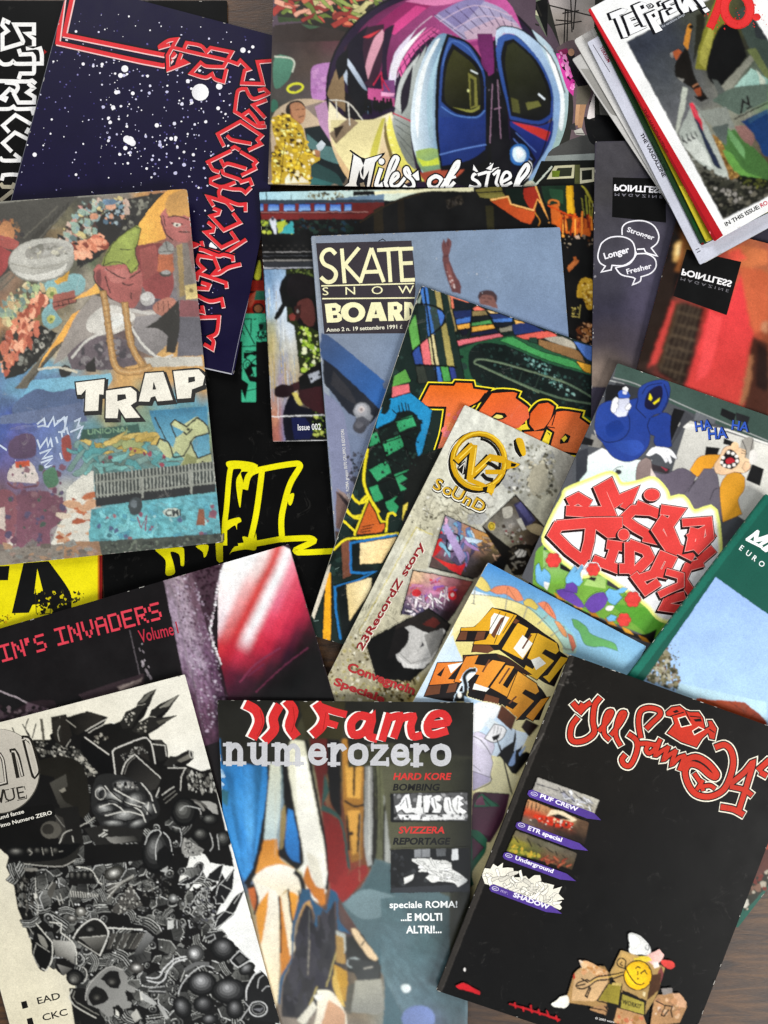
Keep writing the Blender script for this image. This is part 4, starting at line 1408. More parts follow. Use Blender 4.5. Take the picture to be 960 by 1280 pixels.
m.f('8e9490', '130,585 310,575 310,600 120,610').f('1c1e1a', '110,604 310,600 310,720 60,720').f('c4c0a0', '160,622 235,618 232,668 130,672').f('33362a', '172,630 226,628 222,660 150,664').f('cfcbb0', '252,630 312,628 312,680 250,690').f('22241c', '262,640 300,636 300,672 262,676').f('6a7a2c', '150,640 180,640 176,664 150,664').f('5a5c3a', '235,618 255,618 255,690 235,690')
m.clip()
# white script lettering
m.p('title_lettering')
m.o(420, 170, 6.857)
def script(PP, w, line='14111a', ow=12, fill='f4f2ef'):
    for P in PP:
        m.s_(line, w + ow * 2, P, 0, 1)
    for P in PP:
        m.s_(fill, w, P, 0, 1)
m.f('14111a', '40,452 100,400 140,150 112,125 125,118 215,180 250,192 420,140 415,160 350,225 300,455 255,470 245,420 205,440 180,455', 0)
m.f(('f6f4f2', 'dcd6cc', 200, 150, 200, 450), '55,442 112,402 152,165 140,150 212,195 235,250 252,200 395,158 335,225 285,440 262,448 285,290 238,375 212,355 200,290 172,405 182,440', 0)
m.f('14111a', '215,300 236,258 234,350 222,330', 1).f('8a7c68', '205,405 240,395 245,440 215,450')
m.e('14111a', 392, 220, 34, 36).e('f4f2ef', 390, 218, 25, 27)
script(['385,285 345,420 380,430 420,385'], 34)
script(['420,395 470,330 530,200 505,180 470,240 425,390 440,430 490,400'], 30)
script(['470,400 530,350 525,320 495,335 470,395 490,435 540,420 590,360'], 28)
script(['640,340 610,275 590,290 600,330 655,380 665,430 620,450 585,430'], 28)
m.f('14111a', '640,330 715,270 735,390 690,395').f('f4f2ef', '652,335 705,295 715,378 690,380', 0)
script(['850,345 805,375 800,425 845,445 890,420 900,370 860,345 830,355'], 34)
m.s_('14111a', 9, '822,400 850,412 880,392', 0, 1)
m.o(550, 170, 6.857)
script(['15,440 60,370 130,240 160,220 150,270 100,340 60,420 75,445 120,400'], 30)
m.s_('f4f2ef', 22, '40,375 130,350', 0, 1)
script(['330,320 290,330 280,365 320,390 340,425 300,440 255,430'], 26)
m.f('14111a', '350,335 278,220 268,295 330,335').f('f4f2ef', '340,325 288,245 282,290', 0)
script(['330,330 400,310 500,280', '440,240 410,350 395,430'], 26)
m.f('14111a', '380,280 472,212 445,300 400,300').f('f4f2ef', '395,280 460,230 438,295', 0)
script(['460,330 505,300 480,400 500,430'], 24)
script(['520,400 600,355 590,315 555,315 525,380 545,430 610,400'], 26)
script(['640,440 680,330 740,245 760,270 740,320 680,390 665,440 700,440'], 30)
m.p('cover').f('b8b6a4', '710,430 760,385 800,390 805,425 720,440', 1).s_('e4e0d0', 10, '815,425 960,262')

# landscape magazine with train and spray-painter photo
m = Mag('magazine', 'black picture magazine with a dark red train, a capped man and orange graffiti',
        '324,240 742,231 744,545 341,552', 2.2, 'gloss', '12100f', 3, spine_col='141212', soft=(.5, .5, .09))
m.o(320, 230, 6).p('train_photo')
m.f(('a8d0dc', 'd8dcc4', 20, 80, 500, 90), '20,58 1300,40 1300,125 26,120')
m.f('121214', '725,55 890,50 890,80 725,90').f('e0dcb8', '888,55 1630,20 1630,55 888,75').sp(60, '380,70 660,60 680,110 400,112', 3, 14, '6a6a58 4c4c40 8a8a74 a8a890', 2).f('6a8094', '600,105 960,75 960,130 600,115')
m.s_('38403c', 8, '75,60 80,118').s_('4c5450', 5, '262,60 264,112')
m.f('35404c', '25,118 960,118 960,150 28,150').f(('7a2e2c', '5a2422', 40, 200, 900, 200), '28,150 960,138 960,300 40,270')
m.s_('96706a', 6, '34,214 840,210').s_('3a1a1a', 4, '34,222 840,218')
for i, x in enumerate((30, 92, 210, 325, 440, 555, 665)):
    w = 24 if i == 0 else 50 if i == 6 else 80
    m.f('22304c', [(x - 4, 148), (x + w + 4, 148), (x + w + 4, 206), (x - 4, 206)])
    m.f(('3a62b4', '8cb0d8', x, 150, x, 200), [(x, 154), (x + w, 152), (x + w, 198), (x, 200)])
m.f('121412', '36,268 960,262 960,382 40,380')
m.sp(70, '40,270 270,270 270,370 45,370', 4, 20, 'a8b848 8a9a3c 5c6a48 c8d060 4a8a90 30362c', 3)
m.f('46a0a4', '190,370 220,310 275,280 285,370', 0).f('b4c04a', '150,290 220,275 200,350 165,370').f('d4d8e0', '100,270 125,245 150,275 150,375 135,375 110,300').e('3a4250', 125, 262, 12, 14).s_('70727a', 8, '150,310 160,350')
m.sp(90, '290,270 860,262 800,360 290,372', 4, 18, '1c2c26 2a3c34 3a2c28 14241f 1e3440 0e1412', 6, 1.4)
m.f('0d0c0c', '40,380 430,375 430,640 56,640')
for i in range(12):
    m.e('2c2a28', 75 + i * 28, 462 + (i % 2) * 26, 11, 7)
m.s_('9c9a98', 5, '48,512 430,508').s_('84827e', 10, '52,574 430,572').f('34363a', '56,584 430,580 432,622 58,628').s_('b8bac0', 7, '58,632 432,626').s_('4a4c50', 4, '52,540 430,536')
# black lens disc
m.f('0e0c0a', '760,300 900,200 1070,110 1230,62 1400,50 1570,64 1760,130 1960,260 1960,420 700,420')
m.f('2a2418', '880,195 950,160 960,420 890,420').f('33301c', '1720,160 1780,165 1790,400 1740,400').f('211c14', '1060,120 1110,95 1120,400 1070,400').f('28241e', '1420,120 1540,80 1560,140 1440,190').sp(40, '1440,120 1530,90 1550,140 1440,180', 4, 16, '383430 1c1814 443e36', 4)
m.s_('3a2e18', 5, '780,290 1000,150 1230,75', 0, 1)
m.p('cap_man_photo').o(330, 330, 5.57)
m.clip('0,40 800,20 830,1235 62,1240')
m.g('0,36 260,30 330,1235 62,1242', ['7c9ab8 90aac4 a4bcd0 46505c', '9cb4cc b4c4d8 c4d2de 5a6670', 'a8bccc c0ccd8 c8d4dc 8a949c', 'a8a88c c0c4c4 ccd4dc a8b0b4', 'b4a878 b8b8b0 c8c8c0 b0b0a8', 'b0a48c 9498a8 bcb49c a49c84', 'a49c90 9c90a0 b8a88c 9a9080', 'b09084 a09ca8 a8987c 64584c', 'b07c64 8c88a0 64606c 2c2c34', 'a0685c 7c82a4 2a2e40 1c2030'], 26, 60, .12, 6, 2)
for i in range(34):
    R_ = random.Random(i)
    x = R_.uniform(10, 230); y = R_.uniform(60, 900)
    m.s_(R_.choice(['dce4ea', '8aa0b8', 'c8b890', '7c88a0', 'e4e8e4', 'b8a060']), R_.uniform(2, 6), [(x, y), (x + 8, y + R_.uniform(80, 260))])
m.f('262c16', '150,30 800,20 800,800 250,760 210,430 160,400')
m.sp(150, '240,440 430,430 430,740 260,740', 4, 20, '6c8a2c 8aa83c a8c050 4a6420 c8d088 2c3c18 d8dcb8', 4)
m.sp(40, '180,40 345,30 345,90 200,70', 3, 10, '4a5a30 6c7a40 2a3018', 4)
m.f('0f0d0f', '105,180 120,120 160,70 250,60 340,90 420,160 430,500 340,450 240,420 190,300 150,300 110,370 85,392 72,375 90,330 125,275', 0)
m.f('1c181a', '180,90 260,70 340,110 360,200 240,240 160,200', 1)
m.f('5a3430', '240,260 310,240 350,300 350,420 300,430 230,330', 1).f('7c3c36', '170,360 200,340 220,360 215,390 185,395').f('3a2220', '210,300 260,280 250,370 225,400').e('8a8480', 235, 330, 8, 12)
m.f('100e12', '240,790 330,720 400,680 430,690 440,900 400,1050 250,930').f('a8acb4', '308,770 385,738 398,790 325,832').ms('2c2c30', 4, ['308,770 385,738 398,790 325,832 308,770']).e('1c1c22', 330, 798, 9, 9).e('2c2c34', 385, 770, 9, 9)
m.f('3a2226', '180,840 240,815 250,870 190,900').f('281a1e', '80,860 120,840 200,850 200,910 130,930 80,920 70,880', 1).f('3a1e22', '240,880 400,850 430,1060 330,1010 250,950')
m.f('c0b468', '195,900 225,890 270,980 240,990').f('101320', '130,1060 170,930 200,910 240,980 330,1010 350,1235 150,1235').f('1c2146', '190,1070 290,1070 340,1160 320,1220 210,1220')
m.sp(40, '330,1020 430,1060 440,1225 350,1210', 4, 16, '8aa040 5c7030 b0b860 20280f', 9)
m.s_('f2f2f0', 6, '50,1062 440,1052').s_('f2f2f0', 8, '60,1242 450,1230')
m.clip()
m.p('issue_lettering').o(330, 330, 5.57)
m.t('f4f4f2', 'Issue 002', 236, 1158, 44, -2, .008, .72)
# graffiti on the right
m.p('graffiti_photo').o(580, 225, 5.647)
m.f('15140f', '70,60 920,20 920,1200 700,1200 690,325 240,345 240,180 70,100')
m.f('6a6434', '75,70 230,38 262,48 275,95 110,115').s_('16140e', 8, '90,90 270,80').f('7a7440', '110,120 200,132 290,112 280,96 130,110')
m.f('14201a', '290,60 400,60 470,180 360,170 300,110').f('9c3424', '420,60 500,45 600,290 500,240 430,140').s_('d8a860', 10, '505,40 600,300').f('b8542c', '190,150 310,125 330,180 490,225 500,250 470,310 400,290')
m.s_('e0a058', 12, '190,140 310,118 330,170 490,215 520,140 545,165 600,300', 0, 0).s_('f0c888', 5, '195,138 312,116 332,168 492,212')
m.f('120d10', '500,230 520,140 580,250 605,295 520,330').s_('c88a3a', 6, '500,230 540,290 525,325')
m.f('1e3426', '545,40 720,30 730,240 600,190 560,120').f('2c4c36', '600,60 700,70 700,170 620,130').s_('c8783a', 12, '595,165 610,145 660,150 670,180', 0, 1).f('c86a30', '610,180 660,165 680,230 710,380 690,330 620,310')
m.f('d8a82c', '722,40 758,38 768,240 728,240').f('b88a1c', '758,38 770,40 780,240 768,240').f('a8a040', '830,40 850,45 910,150 905,170').s_('8a8c38', 12, '860,110 870,240').s_('a09a3c', 9, '885,140 890,260').s_('7c7a34', 9, '830,130 850,250').s_('9a9440', 7, '908,170 900,300')
m.f('c86428', '640,310 690,240 760,260 850,270 900,300 890,400 800,370 700,380', 0)
for i in range(26):
    R_ = random.Random(i + 50)
    x = R_.uniform(690, 900)
    m.s_(R_.choice(['e08838', 'a03c1c', 'd86c28', 'f0a850', '7c2c18']), R_.uniform(6, 16), [(x, R_.uniform(220, 300)), (x + R_.uniform(-12, 12), R_.uniform(320, 400))], 0, 0)
m.f('3c2c14', '722,270 765,270 760,330 735,370').s_('c84e1c', 10, '590,180 660,210 720,240 800,260')
m.sp(40, '700,380 910,400 900,520 720,520', 4, 14, '1c140c 4a3018 8a7a68 2c2014 b8a890', 4)
m.f('0d0d0e', '760,420 840,400 860,470 900,520 900,700 780,680 730,600').f('b06a3c', '728,620 780,560 810,565 800,590 740,650').f('a05c30', '770,545 790,540 800,570 780,575').f('d8b8a0', '780,395 810,390 820,415 790,415')
m.f('c8a03a', '800,780 820,710 860,690 905,710 910,900 870,910 845,840 800,830', 1).sp(60, '810,720 900,710 905,890 860,890 830,810', 4, 13, 'e0bc58 a87c20 8a641c f0d080', 7)
m.ms('b8a860', 6, ['760,960 812,970 822,885', '760,900 780,910']).sp(12, '765,900 815,900 805,960 765,950', 3, 8, 'b8a860 8a7c40', 8)
m.f('4a2c1c', '800,1040 880,1000 900,1060 850,1120 800,1140').sp(50, '800,1010 910,1000 900,1160 780,1160', 4, 18, 'a06c40 6c3c20 c89870 2c1c14', 3, 1.5, 40)
# grey-blue skate magazine
m = Mag('magazine', 'grey-blue skate magazine with cream capitals on a dark panel and a raised arm',
        '389,295 700,284 734,715 424,735', 1.8, 'satin', '74839c', 3, rad=2, spine_col='8d95a0', soft=(.6, .5, .05), lift=(.6, .9, 0, 0))
m.o(320, 230).p('cover')
m.g('205,195 1145,160 1250,1455 310,1515', ['8b93a0 8592a2 8393a8 8293aa', '808b9c 7d8ca2 7c8da8 7b8ca8', '78839a 7686a0 7484a2 7282a0', '727888 6e7a90 6c7a94 6a7894'], 10, 14, .03, 5, 2)
m.f('9aa2ac', '207,196 222,195 340,1500 312,1500').ms('7c838c', 3, ['222,215 250,560'])
m.p('skateboard_photo')
m.f('7a8498', '260,900 420,960 440,800 300,700').f('8488a0', '255,780 330,860 400,1400 310,1420')
m.f(('4a5a78', '3c68a4', 250, 580, 480, 800), '245,560 275,570 470,730 490,760 462,850 440,830 250,660')
m.f('2e3138', '252,655 300,690 440,820 470,850 430,900 350,860 275,770 255,740')
m.f('3c3c40', '290,700 350,770 380,830 330,800 280,750').f('707a8c', '475,750 495,730 505,760 480,770')
m.e('8c8e92', 398, 852, 32, 34).e('a6a6aa', 396, 848, 24, 25).e('c4bcba', 394, 846, 13, 13).e('8a7c7c', 394, 846, 6, 6).f('85878c', '420,860 440,870 430,890 415,880')
m.e('4c4c52', 390, 908, 26, 28).e('626268', 386, 902, 16, 14).f('54555c', '370,880 400,870 430,890 420,910')
m.p('cover')
m.sp(60, '340,1010 430,1000 440,1150 400,1200 340,1090', 3, 12, '3a3c44 4c4c54 5a5660', 4)
m.f('7c6660', '300,1150 350,1180 400,1240 390,1320 300,1290').f('a08c84', '300,1140 340,1165 420,1260 415,1275').f('3c3436', '300,1155 335,1180 410,1280 400,1290').f('6a5850', '296,1300 400,1330 390,1420 310,1420')
m.p('title_panel')
m.f('423d42', '225,222 583,212 598,400 570,560 256,562')
m.ms('1f1c1e', 3, ['460,214 475,206 485,213'])
CR = 'f0ebc0'
m.p('title_lettering')
m.ms(CR, 15, ['296,260 280,246 258,252 246,275 256,300 285,315 300,335 292,360 268,368 246,352'], 0, 1)
m.ms(CR, 14, ['322,246 332,368', '384,242 328,310', '336,305 392,366', '392,366 432,244', '434,244 478,364', '408,330 464,328', '458,248 534,243', '496,246 504,364', '540,244 548,363', '538,244 586,242', '543,298 584,296', '546,361 592,359'], 0, 0)
m.s_(CR, 5, '246,382 592,373').s_(CR, 5, '250,430 594,427')
for ch, x in (('S', 250), ('N', 336), ('O', 434), ('W', 534)):
    m.t(CR, ch, x, 417 - (x - 250) * .02, 31, -2, .0, 1.35)
for P in (['258,450 300,446 318,458 316,476 308,482 322,492 322,510 308,518 266,520'], ['410,516 432,444 468,443 492,513 464,514 460,502 436,503 434,515'], ['494,444 530,442 548,454 548,472 538,484 556,512 526,513 514,490 518,513 496,514'], ['556,442 582,444 596,470 590,500 566,512 556,512']):
    m.f(CR, P[0])
m.e(CR, 364, 481, 46, 38).e('423d42', 366, 482, 20, 20).f('423d42', '284,464 298,464 300,474 286,476').f('423d42', '288,492 304,491 305,502 290,504').f('423d42', '450,470 454,488 444,489').f('423d42', '516,458 528,458 530,470 518,472').f('423d42', '574,462 584,470 582,490 576,496')
m.p('date_lettering').t('e8e4d0', 'Anno 2 n. 19 settembre 1991', 264, 554, 15, -2.6, .02, fit=266).t('e8e4d0', '£', 540, 542, 15, -2.6, .0, 1)
m.p('publisher_lettering').t('d8d6d0', 'edit. ROMA gruppo III/70 GRUPPO B EDITORI', 352, 1180, 12, -95, .01, .82)
m.p('raised_arm')
m.f('6c4a4a', '700,262 696,230 704,205 712,222 718,202 726,206 734,220 728,250 722,270 742,330 765,370 768,412 735,405 715,350 702,300')
m.ms('4a3034', 3, ['708,215 710,235', '720,212 720,232', '698,275 722,268']).f('8a5c58', '712,300 722,300 742,360 740,390 725,360').sp(14, '715,320 740,360 755,400 730,380', 1.5, 3.5, 'd8c8c4', 3)
m.p('printed_head').f('4a3a3c', '832,425 838,405 862,398 888,402 904,420 902,445 880,440 840,435').f('7e5c56', '836,432 850,415 880,418 894,430 902,452 908,468 840,450').ms('4a3434', 3, ['845,428 860,427', '870,428 884,432', '860,440 870,444'])
m.p('cover').sp(14, '640,210 940,200 950,470 700,330', 1.5, 4, 'b8bcc0 a8aeb6', 12)

# comic-coloured cover with orange bubble letters
m = Mag('magazine', 'striped multicoloured cover with orange bubble letters edged in yellow, and green chequers',
        '527,357 815,458 690,880 382,792', 1.8, 'comic', '1d2c28', 3, rad=2, spine_col='c8c4b4', pages='e8e4d8', soft=(.42, .4, .1), lift=(.6, 0, 0, .5))
m.o(480, 350, 6).p('cover')
DG = '1a2a26'
m.f('2e5a40', '560,520 960,420 1700,700 1700,1100 600,760')
m.sp(220, '230,160 600,200 640,760 100,900 -200,2200 -900,2600 -500,1700', 8, 40, '22342f 182420 2c403a 14201c', 3)
ST = [('8c9a8c', '285,100 240,170 270,175'), ('4a78b8', '275,80 300,45 325,60 385,400 335,430'), ('6aa858', '185,350 235,260 270,480 215,525'), ('a89a62', '380,70 420,85 445,240 400,210'),
      ('2c3c38', '330,60 375,65 400,215 340,190'), ('23322e', '250,190 310,190 330,430 275,470'), ('3a4844', '335,190 400,215 420,350 380,400'), ('4a72b4', '400,220 450,240 460,290 425,345'), ('e0787c', '275,480 325,440 358,635 300,640'),
      ('d4c898', '335,425 370,405 412,635 360,640'), ('24342f', '380,395 440,340 470,640 415,640'), ('a89c60', '430,350 465,320 530,640 475,645'), ('3c5494', '215,545 265,500 295,635 235,630'),
      ('3a3f38', '240,650 300,645 330,770 260,775'), ('262e2c', '305,645 375,650 395,770 330,765'), ('4a74b8', '375,650 415,650 440,765 400,765'), ('58a058', '425,650 480,655 500,755 450,760'), ('3a4684', '490,655 540,660 550,730 510,750'),
      ('20302b', '430,90 475,100 600,740 550,760 465,320'), ('98885c', '475,105 490,110 545,380 535,385')]
for c, P in ST:
    m.s_('111614', 12, P, 1, 0)
for c, P in ST:
    m.f(c, P, 0)
for c, P in ST[1:14]:
    m.sp(10, P, 3, 11, [c.replace('8', '9'), c.replace('4', '5'), c.replace('7', '6')], 4)
m.s_('111614', 12, '235,180 330,185 420,215 460,270 430,345 330,430 230,520 205,560').s_('111614', 10, '235,635 400,640 545,655').s_('111614', 14, '300,60 400,760', 0, 0)
BR = [('e8866c', '500,115 640,165 510,215 505,180'), ('1c2428', '515,135 670,180 650,230 530,250'), ('27335c', '525,235 660,225 655,275 535,290'), ('4a70b0', '540,300 650,275 645,315 545,330'), ('e0a850', '550,340 645,325 640,360 560,370'), ('1a1c28', '560,380 640,368 620,410 590,420'),
      ('e8806c', '670,215 700,195 760,225 680,230'), ('8a7a54', '665,235 765,230 780,260 660,270'), ('1f2426', '660,280 785,265 800,295 655,310'), ('58985c', '655,325 800,300 810,325 650,345'), ('e0a850', '650,355 820,335 830,360 650,390'), ('20243c', '650,400 835,370 860,395 640,420'),
      ('e8c890', '770,225 860,250 800,250'), ('2c3c68', '790,260 870,255 960,290 820,290'), ('5078b8', '815,295 960,285 960,310 825,318'), ('1c2028', '830,325 960,315 960,345 845,355'), ('8c8878', '860,360 960,345 960,380 880,392'), ('d07078', '550,455 880,400 890,420 560,490')]
for c, P in BR:
    m.s_('12100f', 10, P, 1, 0)
for c, P in BR:
    m.f(c, P, 0)
m.f('e08870', '490,110 540,128 520,135 495,128', 0)
m.s_('12100f', 8, '660,200 650,410 600,425', 0, 1).s_('12100f', 8, '760,220 830,350 900,420 945,390', 0, 1)
m.o(590, 390, 6)
BR = [('e8b868', '320,60 395,80 330,95'), ('2c3a68', '300,100 400,80 540,140 320,170'), ('d8685c', '330,180 560,145 640,180 420,205'), ('8c8878', '205,125 300,105 300,140 215,152'), ('a8a294', '540,195 660,185 760,230 780,280 600,225'), ('8a6a48', '500,205 600,230 790,290 850,380 620,300 500,245'),
      ('5474b4', '760,215 830,240 900,260 900,370 850,340'), ('e0a840', '785,370 890,400 890,460 840,440'), ('4a9458', '210,210 300,190 500,290 760,370 830,440 600,370 420,300'), ('2a4438', '430,185 490,190 490,235 425,220')]
for c, P in BR:
    m.s_('12120f', 9, P, 1)
for c, P in BR:
    m.f(c, P)
m.f('17211f', '-20,300 60,235 250,250 560,380 900,480 1100,600 1100,900 800,760 500,690 350,650 150,580 30,520 -20,440')
m.sp(170, '0,260 250,260 900,480 900,740 500,680 100,560', 4, 16, '223430 2c423c 101816 3a5650 1a2a26', 6)
m.sp(70, '360,300 560,400 800,640 720,640 520,500', 3, 12, '5c8880 7aa49c 4a6e68 90b0a8', 8)
m.s_('5c6e5a', 14, '900,690 700,655 520,600 300,510 100,420 20,385 30,360 80,355 250,390 450,450 700,530 900,640', 0, 1).s_('77866c', 7, '500,605 300,515 100,425 22,385 30,362 80,357 250,392 450,452 700,532', 0, 1)
m.ms('38483f', 5, ['375,450 350,530', '505,480 470,580'])
# orange letters
m.p('title_lettering')
L2 = ['-70,560 -210,560 -235,700 -400,690 -360,590 -290,480 -100,480 -90,450 10,430 30,470 130,480 60,560 0,640 -60,780 -80,980 -240,960 -200,820 -140,700',
      '120,600 335,605 325,640 420,710 430,790 360,860 290,880 -50,900 -30,780', '430,840 440,760 500,690 570,680 615,710 590,800 540,870 470,890', '615,750 700,735 810,755 800,790 880,850 880,930 800,1050 640,1040 590,1000 620,870 560,860', '390,900 540,895 490,1000 400,990']
L2[0] = '0,480 130,480 160,560 60,560'
m.o(480, 350, 6)
T_ = '345,790 525,795 540,770 660,775 670,815 780,830 720,900 640,945 590,1050 570,1180 500,1290 395,1290 440,1140 470,950 265,945'
R0 = '810,850 960,840 1000,850 985,885 1080,955 1090,1030 1010,1110 950,1120 850,1060 700,1000'
L2 = [T_, R0]
m.ms('f0e03c', 56, L2, 1)
m.ms('17120c', 36, L2, 1)
m.o(590, 390, 6)
L3 = ['430,840 440,760 500,690 570,680 615,710 590,800 540,870 470,890', '630,750 700,742 815,760 805,795 880,850 880,930 800,1060 640,1040 590,1000 620,900 560,860', '390,900 540,890 490,1010 400,990']
m.ms('e8d83a', 58, L3, 1)
m.f('e8d040', '300,880 420,830 560,900 600,960 540,1000 350,1000')
m.ms('17120c', 34, L3, 1)
for P in L3:
    m.f(('d6622c', 'd87848', 500, 720, 620, 1000), P)
m.f('17120c', '660,960 700,910 740,930 720,980 660,990').f('e8d048', '670,950 700,925 715,945 690,975')
m.o(480, 350, 6)
m.f(('e07028', 'e88a68', 500, 800, 480, 1280), T_).f(('de6a2c', 'd86a48', 800, 850, 900, 1100), R0)
m.o(590, 390, 6).f('17120c', '140,788 180,752 245,758 265,782 225,806 160,808').f('e8dc7c', '155,790 185,768 225,775 235,790 200,800').s_('17120c', 9, '20,720 100,610', 0).ms('17120c', 8, ['630,745 600,850', '560,860 620,870']).o(480, 350, 6)
m.sp(14, '480,1000 620,960 560,1200 440,1250', 14, 40, 'e88a8c e87e74 ea9060', 2)
# chequered dragon side
m.p('cover').o(420, 480, 6)
m.f('2f8fbe', '410,110 560,70 720,200 640,520 560,560 480,470 300,330 330,200').f('e0787c', '425,20 545,0 555,60 420,100', 0).s_('14110f', 9, '420,105 555,65').f('64a050', '440,-60 520,-110 560,-20 420,20', 0)
m.f('1c2825', '335,220 360,130 415,115 400,190 370,230').ms('1a2422', 9, ['460,230 420,190', '480,220 470,160', '505,210 490,140', '530,205 520,140', '550,200 540,150', '600,300 650,290'])
m.f('17211e', '430,270 460,210 560,200 620,260 640,340 600,440 620,640 560,900 300,960 240,640 250,470 300,340')
m.f('17211e', '600,260 650,270 640,300 600,310').f('1a1d1a', '560,560 800,480 740,620 560,960 500,900')
CK = ['445,280 570,235 600,310 475,360', '350,435 480,385 510,465 380,540', '245,640 380,565 412,660 310,730', '250,780 310,750 355,860 290,890', '265,380 305,360 330,435 250,470', '435,680 550,640 500,680 535,710 475,745 530,785 480,805', '370,890 470,830 430,880 470,920 440,990 390,940']
for P in CK:
    m.f('3f9a6a', P, 0)
m.ms('0e1412', 9, ['430,285 610,235', '310,345 460,290', '340,430 610,330', '440,280 520,470 580,600', '300,330 400,600 480,800', '240,480 520,390 620,440', '250,640 400,560 550,640', '240,780 560,650', '290,900 480,830', '370,540 430,680'], 0, 0)
m.sp(60, '300,340 600,300 600,640 280,700', 5, 16, '24342e 111a17 2c4038', 5)
Y2 = 'e8d838'
m.s_('15120c', 34, '235,480 215,620 210,740 250,850 320,960', 0, 1).s_(Y2, 20, '235,490 215,620 210,740 250,850 320,960', 0, 1)
m.ms(Y2, 16, ['120,830 150,880 200,890 240,860', '80,940 130,1000 190,1010'])
m.f('1c2b27', '165,720 195,720 205,860 160,850').f('22342f', '110,880 180,900 190,980 110,960')
m.o(380, 620, 4.923)
m.ms('15120c', 22, ['200,330 260,270 570,232'], 0, 1)
m.ms(Y2, 14, ['185,330 250,270 330,260 580,232', '290,0 340,45 385,0', '255,85 300,125 350,120', '240,150 310,215', '400,10 310,240', '400,0 440,90 480,160 510,160 505,220', '505,170 520,110 545,105 565,120'])
m.f('c86a34', '400,30 440,100 465,170 500,165 500,190 470,225 320,240').s_('17110c', 8, '400,30 440,100 465,170 500,165 500,190 470,225 320,240', 1).ms('17110c', 6, ['360,190 430,175', '350,208 420,195', '345,222 410,214'])
m.f('7c5240', '230,290 285,270 290,490 240,510').f('17201e', '285,280 345,270 345,420 430,440 430,470 290,480')
m.f(('f0dcae', 'ecd098', 340, 280, 500, 400), '345,290 570,255 480,410 345,420').ms('2c78b4', 14, ['570,240 285,290 290,470 370,475 440,465 330,520 190,560 195,700 225,880'], 0, 0)
m.f('151c1b', '260,540 420,500 500,440 400,650 300,800 240,880 200,560').f(('e6cf98', 'f0e0b4', 270, 600, 400, 560), '262,545 415,502 405,580 280,770 270,640').f('15110c', '130,470 170,480 175,700 150,1050 110,1040')
m.f('e6a82c', '135,480 165,470 165,800 150,1040 115,1000').f('d8cfbc', '25,690 150,430 165,420 130,560 60,760')
m.f('e8d460', '610,60 640,40 620,150 605,150').f('1c1c20', '620,100 700,40 640,200 600,230')
m.ms('9ab0a8', 3, ['190,450 215,440', '60,770 90,765'])

# dark violet magazine with speech bubbles
m = Mag('magazine', 'dark violet-grey cover with upside-down lettering on a black square and three speech bubbles',
        '744,177 1046,170 1052,595 738,610', 1.8, 'satin', '423e4a', 3, spine_col='3a3740', soft=(1.2, 1.0, .05))
m.o(640, 230).p('cover')
m.g('312,-160 720,-170 720,760 294,760', ['4c4a4e 484648 403e42', '484648 44424a 3c3a40', '4a484e 484650 403e46', '4c4a52 524e58 444250', '46444e 565262 4c4858', '3a3844 544f60 464250', '484248 4e4852 363440', '84766c 4c4650 2e2c34'], 20, 36, .12, 3, 7)
m.p('title_panel').f('0e0d10', '378,-25 575,-20 578,145 375,124', 0)
m.p('title_lettering').t('f2f0f2', 'POINTLESS', 384, 2, 24, 3, .03, fit=182, flip=1)
m.t('8a8890', 'M A G A Z I N E', 386, 34, 11, 3, 0, fit=178, flip=1)
m.p('speech_bubbles')
WB = 'f0eef2'
m.s_(WB, 5, '330,235 322,270 330,295 350,308 335,330 372,322 375,305 420,305 455,280 462,250 450,215 415,198 370,200 340,218', 1)
m.s_(WB, 5, '413,190 415,160 440,142 490,138 530,155 550,190 545,220 522,240 545,270 505,258 495,243 470,245', 0)
m.s_(WB, 5, '388,314 410,340 452,350 462,355 452,378 480,365 484,348 520,335 540,310 535,280 505,262 470,262', 0)
m.s_(WB, 4, '462,250 468,262 440,300 388,314')
m.p('bubble_lettering')
m.t(WB, 'Stronger', 430, 178, 19, 18, .02, fit=106).t(WB, 'Longer', 348, 282, 24, -16, .03, fit=98).t(WB, 'Fresher', 432, 338, 20, -14, .02, fit=96)
m.p('cover').sp(8, '296,300 312,300 310,600 296,640', 2, 4, 'c8c4c8', 3)

# red guitar magazine
m = Mag('magazine', 'red cover picturing a guitar neck, with a tilted black square of upside-down lettering',
        '846,275 1145,352 1040,775 735,690', 1.8, 'gloss', 'a8503c', 3, spine_col='2c201c', soft=(1.7, 1.2, .06))
m.o(640, 230).p('cover')
m.g('600,120 1000,210 960,960 440,720', ['2a2018 c08050 5c3020 a05040 b06a4c a8604a', '4c3018 806038 b04c40 c0584a b4684c b06c4c', '4a3824 803c34 b84a44 cc5048 b4583c a86244', '3c3226 7c4038 8c342c d04c46 c05040 8a4c34', '2a2620 6a4a3c 5a3028 d0504a c44840 5a3c2c', '2c2620 a05048 4a2c26 d85450 c84c44 4c3428', '3a2c26 743a34 3a2420 d0504c c04840 4c342c'], 44, 50, .12, 5, 4)
m.f('1a1512', '590,150 650,260 610,420 540,440 560,330 460,680 440,680')
m.f('2c211b', '560,330 610,250 600,430 520,650 470,670 500,520')
m.f('e0b470', '610,230 635,210 640,240 620,290 605,290').f('f0d8a0', '618,225 630,222 628,262 616,268').f('8c5a34', '640,200 655,210 630,330 610,330')
m.f('c04a44', '600,440 625,440 560,650 510,690').f('2b201b', '625,440 720,465 640,770 545,700').f('48382a', '612,445 630,445 560,690 540,690')
for i in range(7):
    y = 480 + i * 42
    m.s_('6a5a48', 4, [(620 - i * 12, y), (712 - i * 12, y + 24)])
